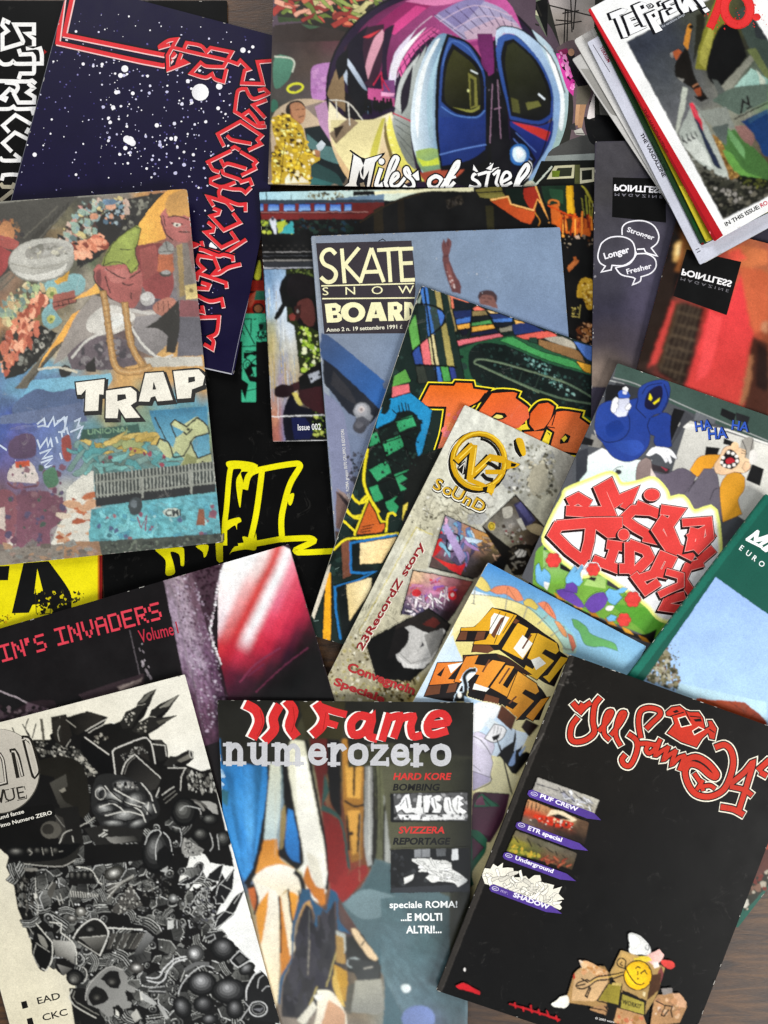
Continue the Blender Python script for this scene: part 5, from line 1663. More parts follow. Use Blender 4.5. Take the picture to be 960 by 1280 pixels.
for i in range(5):
    m.s_('786a58', 2, [(636 + i * 17, 442 + i * 4), (556 + i * 17, 700 + i * 10)])
m.f(('d8484a', 'b8443c', 700, 500, 800, 840), '740,470 800,490 860,330 890,520 905,560 880,640 845,840 650,760').f('c46848', '850,300 960,330 960,540 910,560 890,500').f('e05454', '740,480 790,500 740,700 690,740')
m.f('4a2c22', '905,570 960,600 960,900 870,840 890,640').f('9a6a4c', '890,640 905,640 890,760 860,840 852,836').f('2c1c18', '920,600 960,620 960,780 915,760').f('c08868', '935,520 960,515 960,560 930,550')
m.f('c87850', '800,250 860,230 960,250 960,300 860,310').f('e06050', '810,255 850,240 880,280 820,300')
m.p('title_panel').f('121013', '655,245 860,292 805,492 605,420', 0)
m.p('title_lettering').t('f2f0f0', 'POINTLESS', 640, 318, 24, 14, .03, fit=192, flip=1).t('7a787c', 'M A G A Z I N E', 634, 350, 11, 14.5, 0, fit=186, flip=1)

# the fanned stack of white magazines at the top right
FAN = 'fanned white magazines at the top right'
m = Mag('magazine', 'pale grey bent magazine at the bottom of the fanned white stack', '715,74 905,-40 1076,222 884,327', 1.2, 'satin', 'b4b2ae', 3, rad=2, group=FAN, spine_col='a8a6a2', lift=(0, 0, 0, 0), pages='f0eee8')
m.o(710, 0, 3.84).p('cover').f('c8c6c2', '25,285 60,270 700,1200 600,1250').f('96948f', '60,330 100,330 240,560 200,540')
m = Mag('magazine', 'off-white plain magazine second from the bottom of the fanned stack', '717,50 912,-62 1074,214 879,330', 1.2, 'satin', 'c4c2bc', 3, rad=4, group=FAN, spine_col='b8b6b0', pages='f0eee8')
m.o(710, 0, 3.84).p('cover').f('aeaca8', '60,160 110,140 160,260 140,300').f('d4d2ce', '30,190 60,170 200,420 620,1240 600,1250')
m = Mag('magazine', 'white magazine in the fanned stack with small black capitals along its bluish spine', '734,53 925,-57 1080,220 875,331', 3.0, 'satin', 'c9cbd6', 3, group=FAN, spine_col='c4c6d0', pages='f0eee8')
m.o(710, 0, 3.84).p('spine_lettering').s_('3c3a44', 3, '120,215 200,345', 0, 0)
m.t('8c2a40', 'TERRISM', 152, 228, 16, 62, .03, 1.0).p('spine_lettering', new=True).t('5c2a40', 'MAGAZIN', 170, 205, 13, 62, .02, .9)
m.o(710, 110, 3.84).p('spine_lettering', new=True).t('2a2830', 'THE VANDALZINE', 345, 222, 18, 62, .035, fit=236).p('issue_number').t('3c3a44', '11', 612, 776, 20, 62, .02, 1)
m = Mag('magazine', 'magazine with a dark green spine strip in the fanned stack, between bluish white and yellow', '742,32 934,-75 1089,203 877,307', 1.6, 'gloss', '27422a', 3, group=FAN, spine_col='1f3a22', pages='f0eee8')
m.o(710, 110, 3.84).p('spine_lettering').t('122014', 'THE VANDALZINE', 392, 262, 14, 62, .03, 1.0)
m.p('cover').f('6a1c1c', '630,750 650,740 664,775 640,790').f('1c5028', '596,640 620,690 626,660 600,630')
m = Mag('magazine', 'magazine with a yellow-green spine strip, just under the top one of the fanned stack', '748,26 938,-82 1092,200 883,303', 1.6, 'gloss', 'a8a030', 3, group=FAN, spine_col='989028', pages='f0eee8')
m.o(710, 110, 3.84).p('cover').f('3c5a2a', '-60,-200 200,-200 500,420 470,440').f('c8bc40', '520,470 560,470 670,720 640,740')
m = Mag('magazine', 'white magazine with a red spine and a train photo, on top of the fanned stack', '735,12 930,-97 1090,192 893,302', 3.0, 'gloss', 'f0f0ee', 3, group=FAN, soft=(.75, .6, .1), spine_col='b4242c', pages='f4f2ee')
m.o(710, 0, 3.84).p('spine_strip').f('b8262e', '80,40 108,38 745,1130 690,1170', 0).f('8c1c24', '96,60 103,56 715,1150 700,1160', 0)
m.o(710, 110, 3.84).t('6c1018', 'THE VANDALZINE', 355, 105, 18, 62, .03, fit=240).e('e08080', 680, 697, 5, 9)
m.o(710, 0, 3.84).p('cover_photo')
m.clip('280,200 790,-80 1320,760 745,1055')
m.g('280,200 900,-120 1320,760 745,1055', ['3a3e48 3c4048 4a4c44 5a5a3c 3a3a34', '44484e 46494c 4a4c44 4c4c30 2c2c2a', '54575a 5a5b5a 3a3a30 34342a 48504a', '66676a 6c6c68 7c7c70 5c6458 5a7068', '74746e 8c8c7c 8c8e80 6a8064 3c5a6c', '66665c 8a8c80 6c6454 506c44 2c4c6c', '3c3c34 4c4c40 504838 3c4a2c 2a3c38', '22221e 2c2c26 34322a 2c3022 1c2018'], 40, 40, .12, 7, 3)
m.f('7c7a34', '720,-20 780,-40 760,90 680,340 610,330 640,180').f('a09c50', '640,230 680,130 700,160 660,330 630,300').f('2c2c22', '620,70 650,60 650,150 600,310')
m.f('0c0c10', '665,320 720,140 800,90 860,270 740,420 690,400').f('88887c', '730,420 880,260 900,280 760,450').f('5c605c', '690,380 720,390 780,480 740,500')
m.f('404a44', '800,60 960,-40 1100,300 960,340 870,230').f('68704a', '860,240 900,230 980,370 960,390').f('34383a', '880,60 980,20 1000,200 900,180')
m.f(('a4c4b8', '6c9088', 820, 430, 900, 500), '760,460 880,330 960,380 960,480 800,520').e('dcece8', 822, 438, 16, 18).f('b8c0b0', '900,330 950,390 920,470 880,470 920,400')
m.o(710, 110, 3.84)
m.f('5c6a60', '690,60 790,0 960,-20 960,60 820,130').f('b4b8ac', '550,-5 575,0 560,100 525,220 515,215').f('aab0a8', '530,220 590,90 640,130 760,380 770,430 720,420 600,330')
m.f('c8ccc4', '540,260 600,220 660,300 690,380 610,335').f('8c9088', '590,60 640,110 760,90 800,190 700,190').s_('cfd2ca', 4, '590,340 650,350 720,410 770,435 775,420', 0)
for i in range(4):
    m.s_('2a2c30', 7, [(540 + i * 18, 262 - i * 10), (552 + i * 20, 275 - i * 10)]); m.s_('2a2c30', 5, [(548 + i * 20, 230 - i * 8), (556 + i * 22, 262 - i * 8)])
m.f('c83a4c', '582,75 600,70 640,160 650,210 620,180').f('e07a84', '590,78 610,120 630,150').f('2c3448', '600,130 640,190 740,390 700,370')
m.f('8a6a3c', '690,220 730,250 820,420 830,440 780,440').sp(50, '690,220 740,250 830,430 780,440', 3, 9, 'a88450 6a4a28 584020 c0a060', 3)
m.f('4c7040', '720,220 800,200 960,360 960,450 870,430 790,360').f('6a9a50', '740,300 780,310 850,400 930,430 900,440 800,400').f('709a68', '760,180 840,280 850,340 780,250').f('8a6a64', '800,180 860,180 900,240 880,280 830,240').f('5c6460', '690,190 770,170 760,280 720,240')
m.f('203c66', '830,160 960,100 980,330 940,320 890,220').f('34506c', '860,150 960,100 960,120 870,170').s_('16181a', 6, '800,150 960,70', 0).ms('1c1618', 10, ['830,120 840,60 870,80 860,40', '860,100 880,90'])
m.f('171a14', '800,440 830,420 960,440 960,480 860,480').sp(30, '830,430 960,440 960,480 850,475', 4, 10, '4c5028 686a30 2c2e1c', 2)
m.sp(200, '600,340 760,430 960,480 960,540 745,630', 3, 12, '3c3c32 54524a 2a2a24 1c1c18 6a665a', 5, 1.4, -20).sp(16, '700,480 900,500 800,560', 4, 12, '8a8680 9c9890', 6)
m.clip()
m.o(710, 0, 3.84).p('climbing_man')
m.f('1e1a16', '515,310 530,280 560,230 580,250 610,370 670,470 640,480 600,430 530,380 512,350').f('c88a3c', '555,210 575,120 590,112 592,140 575,240').f('a85c38', '500,250 530,235 545,250 520,290').f('8c8680', '490,255 505,248 505,280 492,275').f('1c1814', '540,240 590,330 650,480 600,430')
m.f('8a4a30', '600,430 635,420 640,460 625,465').s_('b07c5c', 6, '600,415 625,400').f('8c8a84', '520,370 560,380 550,395').e('141210', 590, 128, 12, 10).f('17120f', '600,460 680,470 640,490')
m.p('issue_number')
m.s_('c83430', 40, '685,125 712,60 735,-10', 0, 1).s_('d83c3c', 32, '685,122 712,60 735,-10', 0, 1).ring('c83430', 44, 812, 42, 62, 76, -8).ring('dc4040', 34, 812, 42, 62, 76, -8).e('d83c3c', 905, 82, 20, 18)
m.sp(60, '640,60 900,0 960,120 700,160', 2, 5, 'd83c3c c83430', 4)
m.p('title_lettering')
m.o(750, 0, 6.347)
TZ = ['75,108 180,66 218,74 190,108 152,120 232,288 186,300 122,142 92,152', '186,128 268,92 300,100 292,126 236,146 250,168 300,150 312,170 264,190 276,216 330,190 372,216 242,276 200,160', '262,44 332,14 368,26 388,76 334,112 372,200 344,206 288,100', '366,112 446,76 482,122 470,142 442,162 496,238 442,262',
      '482,88 520,70 552,150 510,178', '468,22 494,8 506,32 480,44', '508,26 596,-16 602,6 548,34 566,46 610,30 614,84 556,112 540,88 582,66 562,56 530,66', '606,-4 636,-16 652,34 676,-24 712,-16 778,70 734,92 702,46 706,90 664,106 630,60', '758,-10 800,-26 840,48 814,60', '812,74 850,58 872,84 836,104']
for P in TZ:
    m.s_('14141a', 14, [(a - 16, b + 4) for a, b in pts(P)], 1, 0).f('14141a', [(a - 14, b + 6) for a, b in pts(P)], 0).f('14141a', [(a - 22, b - 2) for a, b in pts(P)], 0)
    m.s_('3c3c44', 3, P, 1, 0).f('f6f6f4', P, 0)
m.f('14141a', '314,48 344,36 354,64 330,76', 0).f('14141a', '404,118 428,104 442,130 424,142', 0).f('14141a', '262,150 276,146 284,158 266,164', 0).f('14141a', '362,42 405,24 432,46 420,62 384,70', 0).f('f6f6f4', '374,44 402,34 416,46 408,56 388,60', 0).f('14141a', '380,46 400,39 408,47 402,53 388,56', 0)
m.o(710, 0, 3.84)
m.p('subtitle_lettering').t('c8ccd4', 'the vandalzine always', 452, 134, 13, -29, 0, .82)
m.p('caption_lettering').o(710, 110, 3.84).t('1a1818', 'IN THIS ISSUE:', 758, 664, 20, -28, .03, fit=186).t('c02440', 'RO', 928, 574, 20, -28, .03, 1)
m.p('cover').ms('d4d4d2', 2, ['745,1080 960,950'], 0, 0)
# narrow weathered booklet
m = Mag('booklet', 'narrow weathered cream booklet with a gold ring emblem and tilted small graffiti photos',
        '581,506 726,575 560,965 380,905', 1.4, 'satin', 'c9c5b2', 3, rad=2, spine_col='bcb6a0', pages='e4e0d0', soft=(.45, .7, .12), lift=(.5, 0, 0, .5))
m.o(530, 500, 6).p('cover')
m.g('300,36 1180,450 180,2790 -900,2430', ['d8d8cc cfcfc2 c4c4ba b0aca0', 'd4d2c4 c8c8bc a8a8a0 c0bca8', 'd0cebc d2d0c4 c8c8be bcb8a4', 'cac6b0 b8b4a0 d0cec4 a09c88', 'c4c0a8 b4b0a0 b0ac9c 8c8878', 'd2d0c0 c8c6b8 9c9480 706858', 'cecbb8 d4d2c6 b4ae98 8a8064', 'c0bca4 b8b09a c4bfa8 a09070', 'b8b29a b0a684 d8d4c0 b0a47c', 'a8a088 c4bea8 a09468 6c6040', 'b8b298 8c8460 a09460 584c30', 'a8a080 786c48 807448 3c3420'], 40, 80, .14, 8, 3)
m.f('a3a3a0', '600,560 700,545 740,600 700,680 640,690 585,620', 1).f('a8a8a4', '330,860 440,840 480,880 420,930 340,930', 1).f('9a9a96', '880,410 960,380 980,480 900,470', 1)
R4 = '600,280 960,340 1000,700 560,700'
m.sp(230, R4, 3, 16, '6c6a5c 8a887a 4c4a40 b8b6a8 dcdad0 9c9a8c', 4)
m.sp(120, '780,440 980,430 960,760 780,720', 4, 18, 'b8b09a 8a8470 6a6454 d0cab4', 5)
m.e('7c7668', 830, 610, 30, 26).e('4a463c', 832, 606, 14, 14).f('b4ae9a', '800,530 900,480 930,640 880,700 800,690', 1)
m.sp(160, '-100,700 300,640 460,860 200,1100 -180,900', 2, 12, '7a7664 a09c8a 5c584a e4e2d8', 7)
for i in range(46):
    R_ = random.Random(i + 900)
    x, y = R_.uniform(-60, 480), R_.uniform(720, 960)
    m.s_(R_.choice(['6a6656', '8a8674', '545042']), R_.uniform(2, 6), [(x, y), (x + R_.uniform(-50, 50), y + R_.uniform(-40, 60)), (x + R_.uniform(-90, 90), y + R_.uniform(-20, 110))])
m.ms('545042', 3, ['100,700 60,760 20,900', '110,720 180,860 160,940', '100,740 20,700', '240,680 300,640'])
m.o(380, 620, 4.923)
m.s_('c8b850', 4, '340,830 690,190 790,240', 0, 0).s_('dcd8c4', 8, '345,845 700,200', 0, 0).s_('78745e', 2, '320,830 660,180', 0, 0).f(('dcdacc', 'b8b4a0', 600, 300, 700, 400), '700,205 785,250 760,450 670,450 640,400', 0)
m.sp(400, '330,820 500,900 720,1130 660,1260 180,1250 140,1080 280,860', 2, 13, '8c8258 6a6040 a89e70 c8c0a0 4a4028 dcd8c4 b8b080', 9)
m.sp(120, '500,1060 700,1120 660,1260 420,1250', 3, 14, '4a3c20 2c2414 6a5a34 8a7a48', 10)
m.ms('6c6a58', 3, ['300,830 330,770 400,735 480,725 540,745 580,790', '330,880 350,800 420,750'])
for i in range(16):
    m.s_('4c4a3c', 4, [(310 + i * 17, 742 - 60 * sin(i / 16 * pi)), (318 + i * 17, 718 - 60 * sin(i / 16 * pi))])
# emblem
m.o(530, 500, 6).p('gold_emblem')
m.ring('1c190f', 46, 402, 470, 205, 215, 0).ring('e8e6dc', 6, 396, 476, 218, 226, 0, 60, 250)
m.ring('c89c1c', 40, 412, 456, 195, 205, 0).ring('e8c848', 12, 420, 448, 195, 205, 0).ring('8c6a10', 5, 408, 458, 180, 190, 0)
m.ring('1c190f', 20, 400, 470, 170, 180, 0, -80, 10).ring('f0ece0', 4, 396, 476, 160, 172, 0, 185, 340)
NG = ['250,450 370,340 390,380 350,580 330,600', '350,560 480,420', '590,450 520,430 480,430 500,480 600,500', '330,600 400,560 460,560 540,610 500,680 420,640']
m.ms('1c190f', 64, ['250,460 345,350', '365,370 335,580', '370,560 480,440'], 0, 0)
m.ms('d0a424', 50, ['250,450 360,345', '375,350 345,590', '360,560 500,430 600,450'], 0, 0)
m.ms('1c190f', 30, ['475,470 520,490 560,520', '440,560 470,590 510,600'], 0)
m.ms('d0a424', 34, ['470,540 600,540', '340,600 440,640 500,690 520,640'], 0)
m.ms('f0d468', 8, ['265,440 360,350', '390,360 360,560', '390,540 500,435'], 0, 0)
m.f('1c190f', '255,500 310,455 310,555 290,560 250,520').s_('efece2', 5, '262,510 305,470 290,550')
m.f('1c190f', '440,655 520,640 480,700 445,690').f('d8b030', '480,640 535,630 520,700 470,690')
m.f('d0a424', '610,440 660,460 720,480 690,505 620,520').f('1c190f', '655,470 695,480 680,500 650,500')
m.f('1c190f', '665,310 690,290 740,420 715,430 680,380').f('d4ac2c', '690,290 740,295 765,400 740,420 710,360', 1).s_('efece2', 4, '668,305 680,380 720,435')
m.p('title_lettering')
for ch, x, y, a in (('S', 62, 660, 24), ('o', 130, 692, 26), ('U', 196, 718, 28), ('n', 284, 768, 30), ('D', 352, 800, 30)):
    m.t('14110a', ch, x - 8, y + 10, 92, a, .08, 1.15)
    m.t('f0eee2', ch, x - 3, y + 6, 92, a, .06, 1.15)
    m.t('3a2c08', ch, x, y, 90, a, .045, 1.15)
    m.t('d0aa3c', ch, x, y, 88, a, .012, 1.15)
# inset photos
m.p('graffiti_photo', new=True).o(500, 620, 4.364)
m.f('14120f', '245,100 610,265 560,440 450,380 400,455 155,390', 0)
m.clip('250,108 604,268 560,430 400,450 160,385')
m.g('250,108 604,268 420,450 160,385', ['8c8c98 b08468 b88c54 8c7a4c', '6c8cac 907ca0 9c7868 5c5040', '8c5868 7a6c8c 6a6064 40382c', '5c4c48 4c4c48 4c4440 38302c'], 24, 20, .15, 6, 4)
m.f('c03434', '185,230 230,190 235,260 200,320 170,335').f('c83a38', '180,330 280,370 360,365 330,430 270,400').tangle(26, '230,130 400,180 400,300 330,380 250,330', 40, '7aa8c8 a888b8 c0d0dc 6c7ca8 d8a8c0 88b8cc 585068', '20202c', 3, 4, 60, 60)
m.ring('1c1c28', 9, 290, 255, 34, 50, 20).f('b09cc4', '230,170 260,150 360,330 330,370', 0).f('c83238', '270,400 360,370 330,430').tangle(16, '420,200 600,270 560,350 430,320', 26, '8a6a58 6a5a50 a08a70 584c44 b89880', '221c18', 3, 6, 20, 50)
m.clip()
m.p('graffiti_photo', new=True)
m.f('14120f', '68,400 400,465 300,640 260,690 170,610 0,650', 0)
m.clip('74,408 394,468 270,680 8,645')
m.g('74,408 400,468 270,690 8,645', ['d8b898 c89c98 a87078 7c4440', 'c07c70 b880a0 a46c88 6c3034', '887080 a080a0 806078 40242c', '50485c 54506c 48404c 2a1c20'], 22, 18, .15, 6, 6)
m.tangle(20, '60,500 220,440 300,520 100,570', 26, 'b06078 8c60a8 c88aa8 c85058 a484b8', None, 0, 2, -20, 40)
m.tangle(34, '70,540 260,510 280,600 30,640', 30, 'dccfd4 b0a0b0 f0e6e8 c0a8b4', '2a2430', 4, 8, 60, 50, 2.6)
m.sp(40, '10,560 80,560 260,640 200,680 0,640', 3, 10, '1c1820 e8e0e4 3a3440', 5).e('c02c34', 285, 540, 24, 26).e('e8c8c4', 285, 540, 9, 10).e('c03a40', 90, 530, 26, 22)
m.clip()
m.p('figure_photo', new=True)
m.f('1a1712', '445,165 630,-10 810,190 700,340 600,400', 0)
m.clip('452,165 628,0 800,185 720,330 610,290')
m.g('452,165 628,0 800,185 620,380', ['78746a 605c54 544e44', '8c887c 94908a 6a6258', '8a8674 706450 4c4030', '6a4a44 5a4c40 2c261e'], 18, 18, .2, 6, 8)
m.f('3c3a54', '620,45 665,20 740,130 700,170 670,150').f('57557c', '632,50 660,30 725,130 700,145').f('a89878', '690,170 740,150 790,180 770,215 720,200', 1).f('c8c4b8', '635,130 660,120 690,180 670,190').f('b0aca0', '560,70 610,60 610,110 570,120', 1)
m.sp(50, '500,150 640,160 700,300 620,280', 3, 12, '8a8478 5c564a b0aaa0 7a3c40 443c34', 4).e('c8b040', 500, 165, 20, 24).ring('4a3c10', 4, 500, 165, 12, 14)
m.clip()
m.f('201b15', '590,330 620,270 720,270 760,350 700,410 620,430', 1).tangle(12, '600,300 720,290 740,380 620,400', 26, '4c4438 6a6050 8a8478 38322a', '14110e', 3, 5)
m.f('cfcac0', '625,310 650,290 690,300 680,330 640,335').ms('2a241c', 4, ['635,330 660,295', '660,330 680,300'])
m.f('b0a084', '840,80 820,60 860,40 900,20 920,60 880,240 800,200', 0).sp(60, '840,60 890,0 900,100 840,200', 3, 10, '8a8474 b4ae9c 6a6454 d0cabc', 6)
m.p('sneaker_photo', new=True)
m.f('12100f', '0,690 160,610 280,700 180,900 60,1010 -130,1000 -190,790', 0)
m.clip('-20,705 155,615 275,705 180,890 130,1000 -100,1000')
m.f('2c2826', '-60,730 150,615 280,710 200,760 100,730').f('5c2c28', '120,700 180,660 220,690 190,720').f('c4c2be', '0,740 60,710 160,750 230,720 250,760 180,900 60,930 -20,880', 1).f('8e8c88', '130,760 230,720 240,770 170,880')
m.f('1e1c1c', '-190,780 20,712 50,740 40,800 -10,860 -80,900').f('4a4a4c', '105,830 125,795 135,815').f('dedcd8', '-10,870 60,920 160,900 120,940 20,935').s_('6c6a68', 3, '0,860 60,915 165,880')
m.clip()
m.p('caption_lettering').o(380, 620, 4.923)
m.t('e0d8c8', '23RecordZ story', 360, 958, 46, -59.5, .06, fit=770).t('8c2a30', '23RecordZ story', 356, 955, 44, -59.5, .03, fit=762)
m.t('a83a3c', 'ConvegnoIn', 262, 1072, 54, 20, .04, fit=440).t('a83a3c', 'Speciale', 180, 1160, 48, 20, .04, fit=330)

# cartoon cover with red interlocking letters
m = Mag('magazine', 'cartoon cover with a blue hooded figure, a laughing man and red interlocking letters',
        '772,454 1075,560 960,905 652,722', 1.6, 'gloss', '5b5c60', 3, spine_col='4a4a4c', soft=(.4, .2, .05), lift=(.8, 0, 0, .6))
m.o(720, 450, 4).p('cover')
m.f('54565a', '0,400 260,-30 1000,300 1000,900 0,900')
m.f('44564f', '205,5 1300,380 1300,560 730,330 190,90').s_('a8aaa8', 5, '185,88 300,120 590,250 960,405').s_('c8cac6', 4, '160,100 240,120', 0)
m.f('3a3c40', '200,110 320,140 380,280 140,330').f('1c1c1f', '150,120 250,130 230,200 140,240').f('1a1a1c', '730,240 800,270 790,310 720,275').f('2a2a2c', '800,262 870,285 860,320 800,300')
m.f('d0cec6', '560,300 970,430 970,800 840,800 560,580 480,560 510,460')
m.f('dcdad4', '515,310 600,330 580,350 505,330').f('6c6e72', '600,260 700,300 690,320 590,300').s_('e8e6e0', 10, '520,318 760,350 960,420', 0, 0)
m.f('151517', '490,240 545,255 480,400 440,390', 0).f('45464a', '545,255 590,290 540,330 470,440', 0)
m.f('1b1a1c', '740,390 790,410 780,430 735,420').f('141416', '650,432 720,440 700,480 640,500').f('141416', '880,520 940,545 920,630 850,600')
m.f('3c3538', '380,520 470,545 460,570 370,550').f('a04050', '420,530 460,548 450,556')
m.f('3c3e44', '0,460 60,440 60,600 0,660').f('8f8c86', '80,370 140,400 120,440 60,430').f('e0dcd8', '90,350 130,380 100,380').f('1c1c1e', '30,380 90,400 80,430 20,420')
m.f(('f4fbfa', 'd8eee6', 200, 450, 200, 620), '60,480 130,440 250,500 380,500 320,640 0,680 20,600 55,560', 0)
m.p('hooded_figure')
LN = '1a1f3c'
HB = '2f4a94'
for P in ('95,320 110,240 150,210 190,205 210,215 270,200 310,190 318,140 370,110 430,100 460,110 470,150 455,220 420,270 370,290 400,270 450,265 475,280 470,350 478,430 450,440 410,440 390,410 395,380 370,370 360,430 310,490 250,508 180,480 130,410 105,380',):
    m.s_(LN, 5, P, 1).f((HB, '2a4188', 100, 250, 460, 450), P)
m.ms(LN, 4, ['100,370 150,410 220,400 262,360 268,300 250,250', '310,190 300,240 350,290', '370,290 358,330 370,370', '440,120 460,190 430,260', '330,170 360,130 430,115'])
m.f('1c1a3a', '345,200 365,155 410,128 430,135 432,185 410,235 375,250 345,235', 1).f('e8d820', '362,195 370,165 382,190 374,205', 0).f('e8d820', '385,215 420,188 415,205 392,222', 0)
m.f('243f86', '150,330 210,300 240,340 200,380 160,380', 1).f('34509c', '180,420 300,400 340,440 280,480', 1)
m.f('d8dae8', '212,195 265,192 268,240 250,280 210,285 188,265', 0).f('3c5cae', '210,165 225,152 258,155 272,180 262,192 215,190').f('f0f0f0', '232,150 235,138 250,132 262,142 258,158').f('e0e0e4', '235,155 255,158 252,172 234,170')
WH = 'f2f2f4'
for P in ('185,200 200,185 212,192 212,210 205,215 212,225 208,240 200,245 200,258 185,265 175,250 178,225', '245,240 255,225 268,215 276,230 265,248 250,250', '350,475 380,440 420,435 470,445 500,480 505,495 490,490 470,475 480,510 470,520 450,480 460,505 448,515 425,480 400,465 370,480'):
    m.s_('22243a', 4, P, 1).f(WH, P)
m.p('laughing_man')
for c, P in (('e0a03a', '570,550 610,490 660,475 720,475 700,520 650,560 600,585'), ('6c6470', '385,560 450,570 530,540 600,580 560,660 500,690 440,692 430,640'), ('6c6670', '540,670 600,600 640,545 690,545 710,590 722,700 735,800 690,800 660,750 600,760 560,700'),
             ('dca038', '720,640 760,570 810,560 845,590 840,650 810,700 830,770 735,810'), ('8c7c78', '300,600 310,520 350,488 375,500 380,560 370,612 320,622')):
    m.s_('26222a', 4, P, 1).f(c, P)
m.f('e8d8d0', '375,540 420,620 430,660 370,612').ms('26222a', 3, ['670,700 690,650 712,640', '600,600 560,660'])
for c, P in (('ecc8a4', '690,530 715,490 740,440 775,430 790,440 860,440 872,520 860,555 830,565 790,560 740,575 700,565'), ('e8c4a0', '830,540 845,510 870,512 870,540 850,560')):
    m.s_('2a2024', 4, P, 1).f(c, P)
m.f('a8a49c', '820,440 830,400 860,385 885,390 890,440 870,500 850,490 850,450').ms('4a4848', 4, ['830,400 850,450 845,490', '886,395 870,470']).f('e4e0da', '870,460 890,450 908,480 890,520 868,515', 1).e('ecc8a0', 795, 435, 20, 26)
m.ms('2a2024', 3, ['830,450 850,462', '825,465 855,470', '790,560 830,565'])
m.f('20181c', '728,490 760,448 790,455 815,490 815,515 780,545 735,535 720,515', 1).f('b8303a', '750,500 775,488 795,505 780,515 755,520', 1)
for x, y in ((762, 462), (785, 468), (803, 482), (735, 488), (806, 505), (790, 524), (765, 532), (742, 528), (728, 512)):
    m.e('f0ece4', x, y, 9, 9)
m.p('laugh_lettering').t('1c2440', 'HA', 598, 358, 52, -8, .05, .9).t('3a5cb4', 'HA', 598, 356, 50, -8, .02, .9).t('1c2440', 'HA', 662, 398, 58, -5, .05, .9).t('3a5cb4', 'HA', 662, 396, 56, -5, .02, .9).t('1c2440', 'HA', 776, 348, 50, 8, .05, .95).t('3a5cb4', 'HA', 776, 346, 48, 8, .02, .95)
m.p('cover').ms('2a2c30', 3, ['170,570 200,540 235,532', '175,572 200,580 220,560 200,545']).e('3a3c40', 212, 560, 16, 13)
# lower field and flowers
m.o(670, 580, 4.364)
m.f('7aa848', '0,480 60,430 340,600 760,780 660,960 -20,690').f(('a8c890', '7cb048', 0, 480, 60, 640), '40,470 180,560 240,640 40,660').f('5c9a38', '400,760 740,800 640,960').f('a8c878', '300,600 380,620 380,680 260,660')
m.f('2c4060', '50,430 100,470 40,470').f('1c1a1c', '130,540 210,585 180,590 130,570').f('1a181a', '270,610 330,620 320,640 275,625').f('3c3c40', '390,625 500,690 480,700 385,660').f('1c1a1c', '600,745 620,735 625,750')
m.f('1a1614', '-20,650 300,820 560,930 660,900 640,980 300,860')
for i in range(6):
    x = 95 + i * 92; y = 700 + i * 46
    m.f(['c08a2c', 'd8a03a', 'b07a24'][i % 3], [(x, y), (x + 46, y + 20), (x + 70, y + 48), (x + 24, y + 34)], 0)
# glow and letters
GL = '110,270 160,180 170,150 290,100 410,60 460,120 560,110 640,90 700,150 720,200 800,190 860,270 970,260 980,620 800,830 690,840 610,760 500,680 330,570 260,600 60,430 60,380'
m.s_('eef08c', 46, GL, 1, 1).s_('f6f8c0', 20, GL, 1, 1).f('fbfbf6', GL, 1)
m.p('title_lettering')
SHD, RDL = '2a1214', 'd84a46'
def letter(PP, w, dots=()):
    """thick red strokes with a dark outline, a shadow to the lower left and a pale inner edge"""
    for P in PP:
        m.s_(SHD, w + 10, [(a - 8, b + 9) for a, b in pts(P)], 0, 0)
    for x, y, r, q in dots:
        m.e(SHD, x - 9, y + 9, r + 4, q + 4)
    for P in PP:
        m.s_('3a1216', w + 9, P, 0, 0)
    for P in PP:
        m.s_('f0a8a0', w + 1, P, 0, 0)
    for P in PP:
        m.s_(RDL, w - 5, P, 0, 0)
    for x, y, r, q in dots:
        m.e('3a1216', x, y, r + 5, q + 5).e('f0a8a0', x, y, r + 1, q + 1).e(RDL, x, y, r - 2, q - 2)
letter(['885,480 900,420 960,380', '900,520 960,470', '840,690 800,630 830,560 900,540', '770,790 700,780 720,740 800,720'], 50)
letter(['190,205 230,185 280,215', '180,255 290,262 400,258 350,140 400,112 440,205 520,165 490,230'], 60)
letter(['560,228 680,278', '615,255 530,250 480,300 540,345 620,390', '600,400 690,420'], 56, ((632, 168, 44, 34),))
letter(['695,250 775,262 720,340 770,460 850,500', '700,300 660,360 700,420 750,490'], 56)
letter(['810,320 940,310 950,400 880,470', '840,400 900,370 890,440 840,450 860,360'], 46)
letter(['130,335 300,320 455,318', '120,340 95,385 180,470 260,530', '300,330 290,420 270,500', '345,335 400,375 450,370'], 60)
letter(['400,440 470,450', '435,440 400,540', '325,525 440,570'], 54, ((478, 385, 32, 32),))
letter(['470,570 510,570 510,440', '520,440 600,470 620,510 530,600'], 56)
letter(['540,610 600,690 660,650', '580,620 640,600 690,500 740,520 700,600 650,590'], 50)
letter(['720,590 790,610 790,660 720,690 680,710'], 40)
m.p('cover')
for x, y, r in ((95, 525, 40), (312, 575, 36), (528, 738, 42), (480, 850, 36)):
    for k in range(6):
        a = k * pi / 3
        m.e('7c2024', x + r * .62 * cos(a), y + r * .62 * sin(a), r * .5)
    for k in range(6):
        a = k * pi / 3
        m.e('d84a44', x + r * .58 * cos(a), y + r * .58 * sin(a), r * .45)
    m.e('d84a44', x, y, r * .55)
BL = '7cb8e0'
for P in ('0,560 15,540 30,590 45,570 75,600 75,640 60,680 10,650 0,620', '165,650 165,620 210,555 225,570 205,600 250,550 258,565 240,600 255,640 235,665 190,655', '380,700 400,680 440,690 470,675 500,680 480,700 450,705 470,730 430,770 395,750', '385,840 410,822 440,832 430,855 395,858'):
    m.s_('1c2c44', 4, P, 1).f(BL, P)
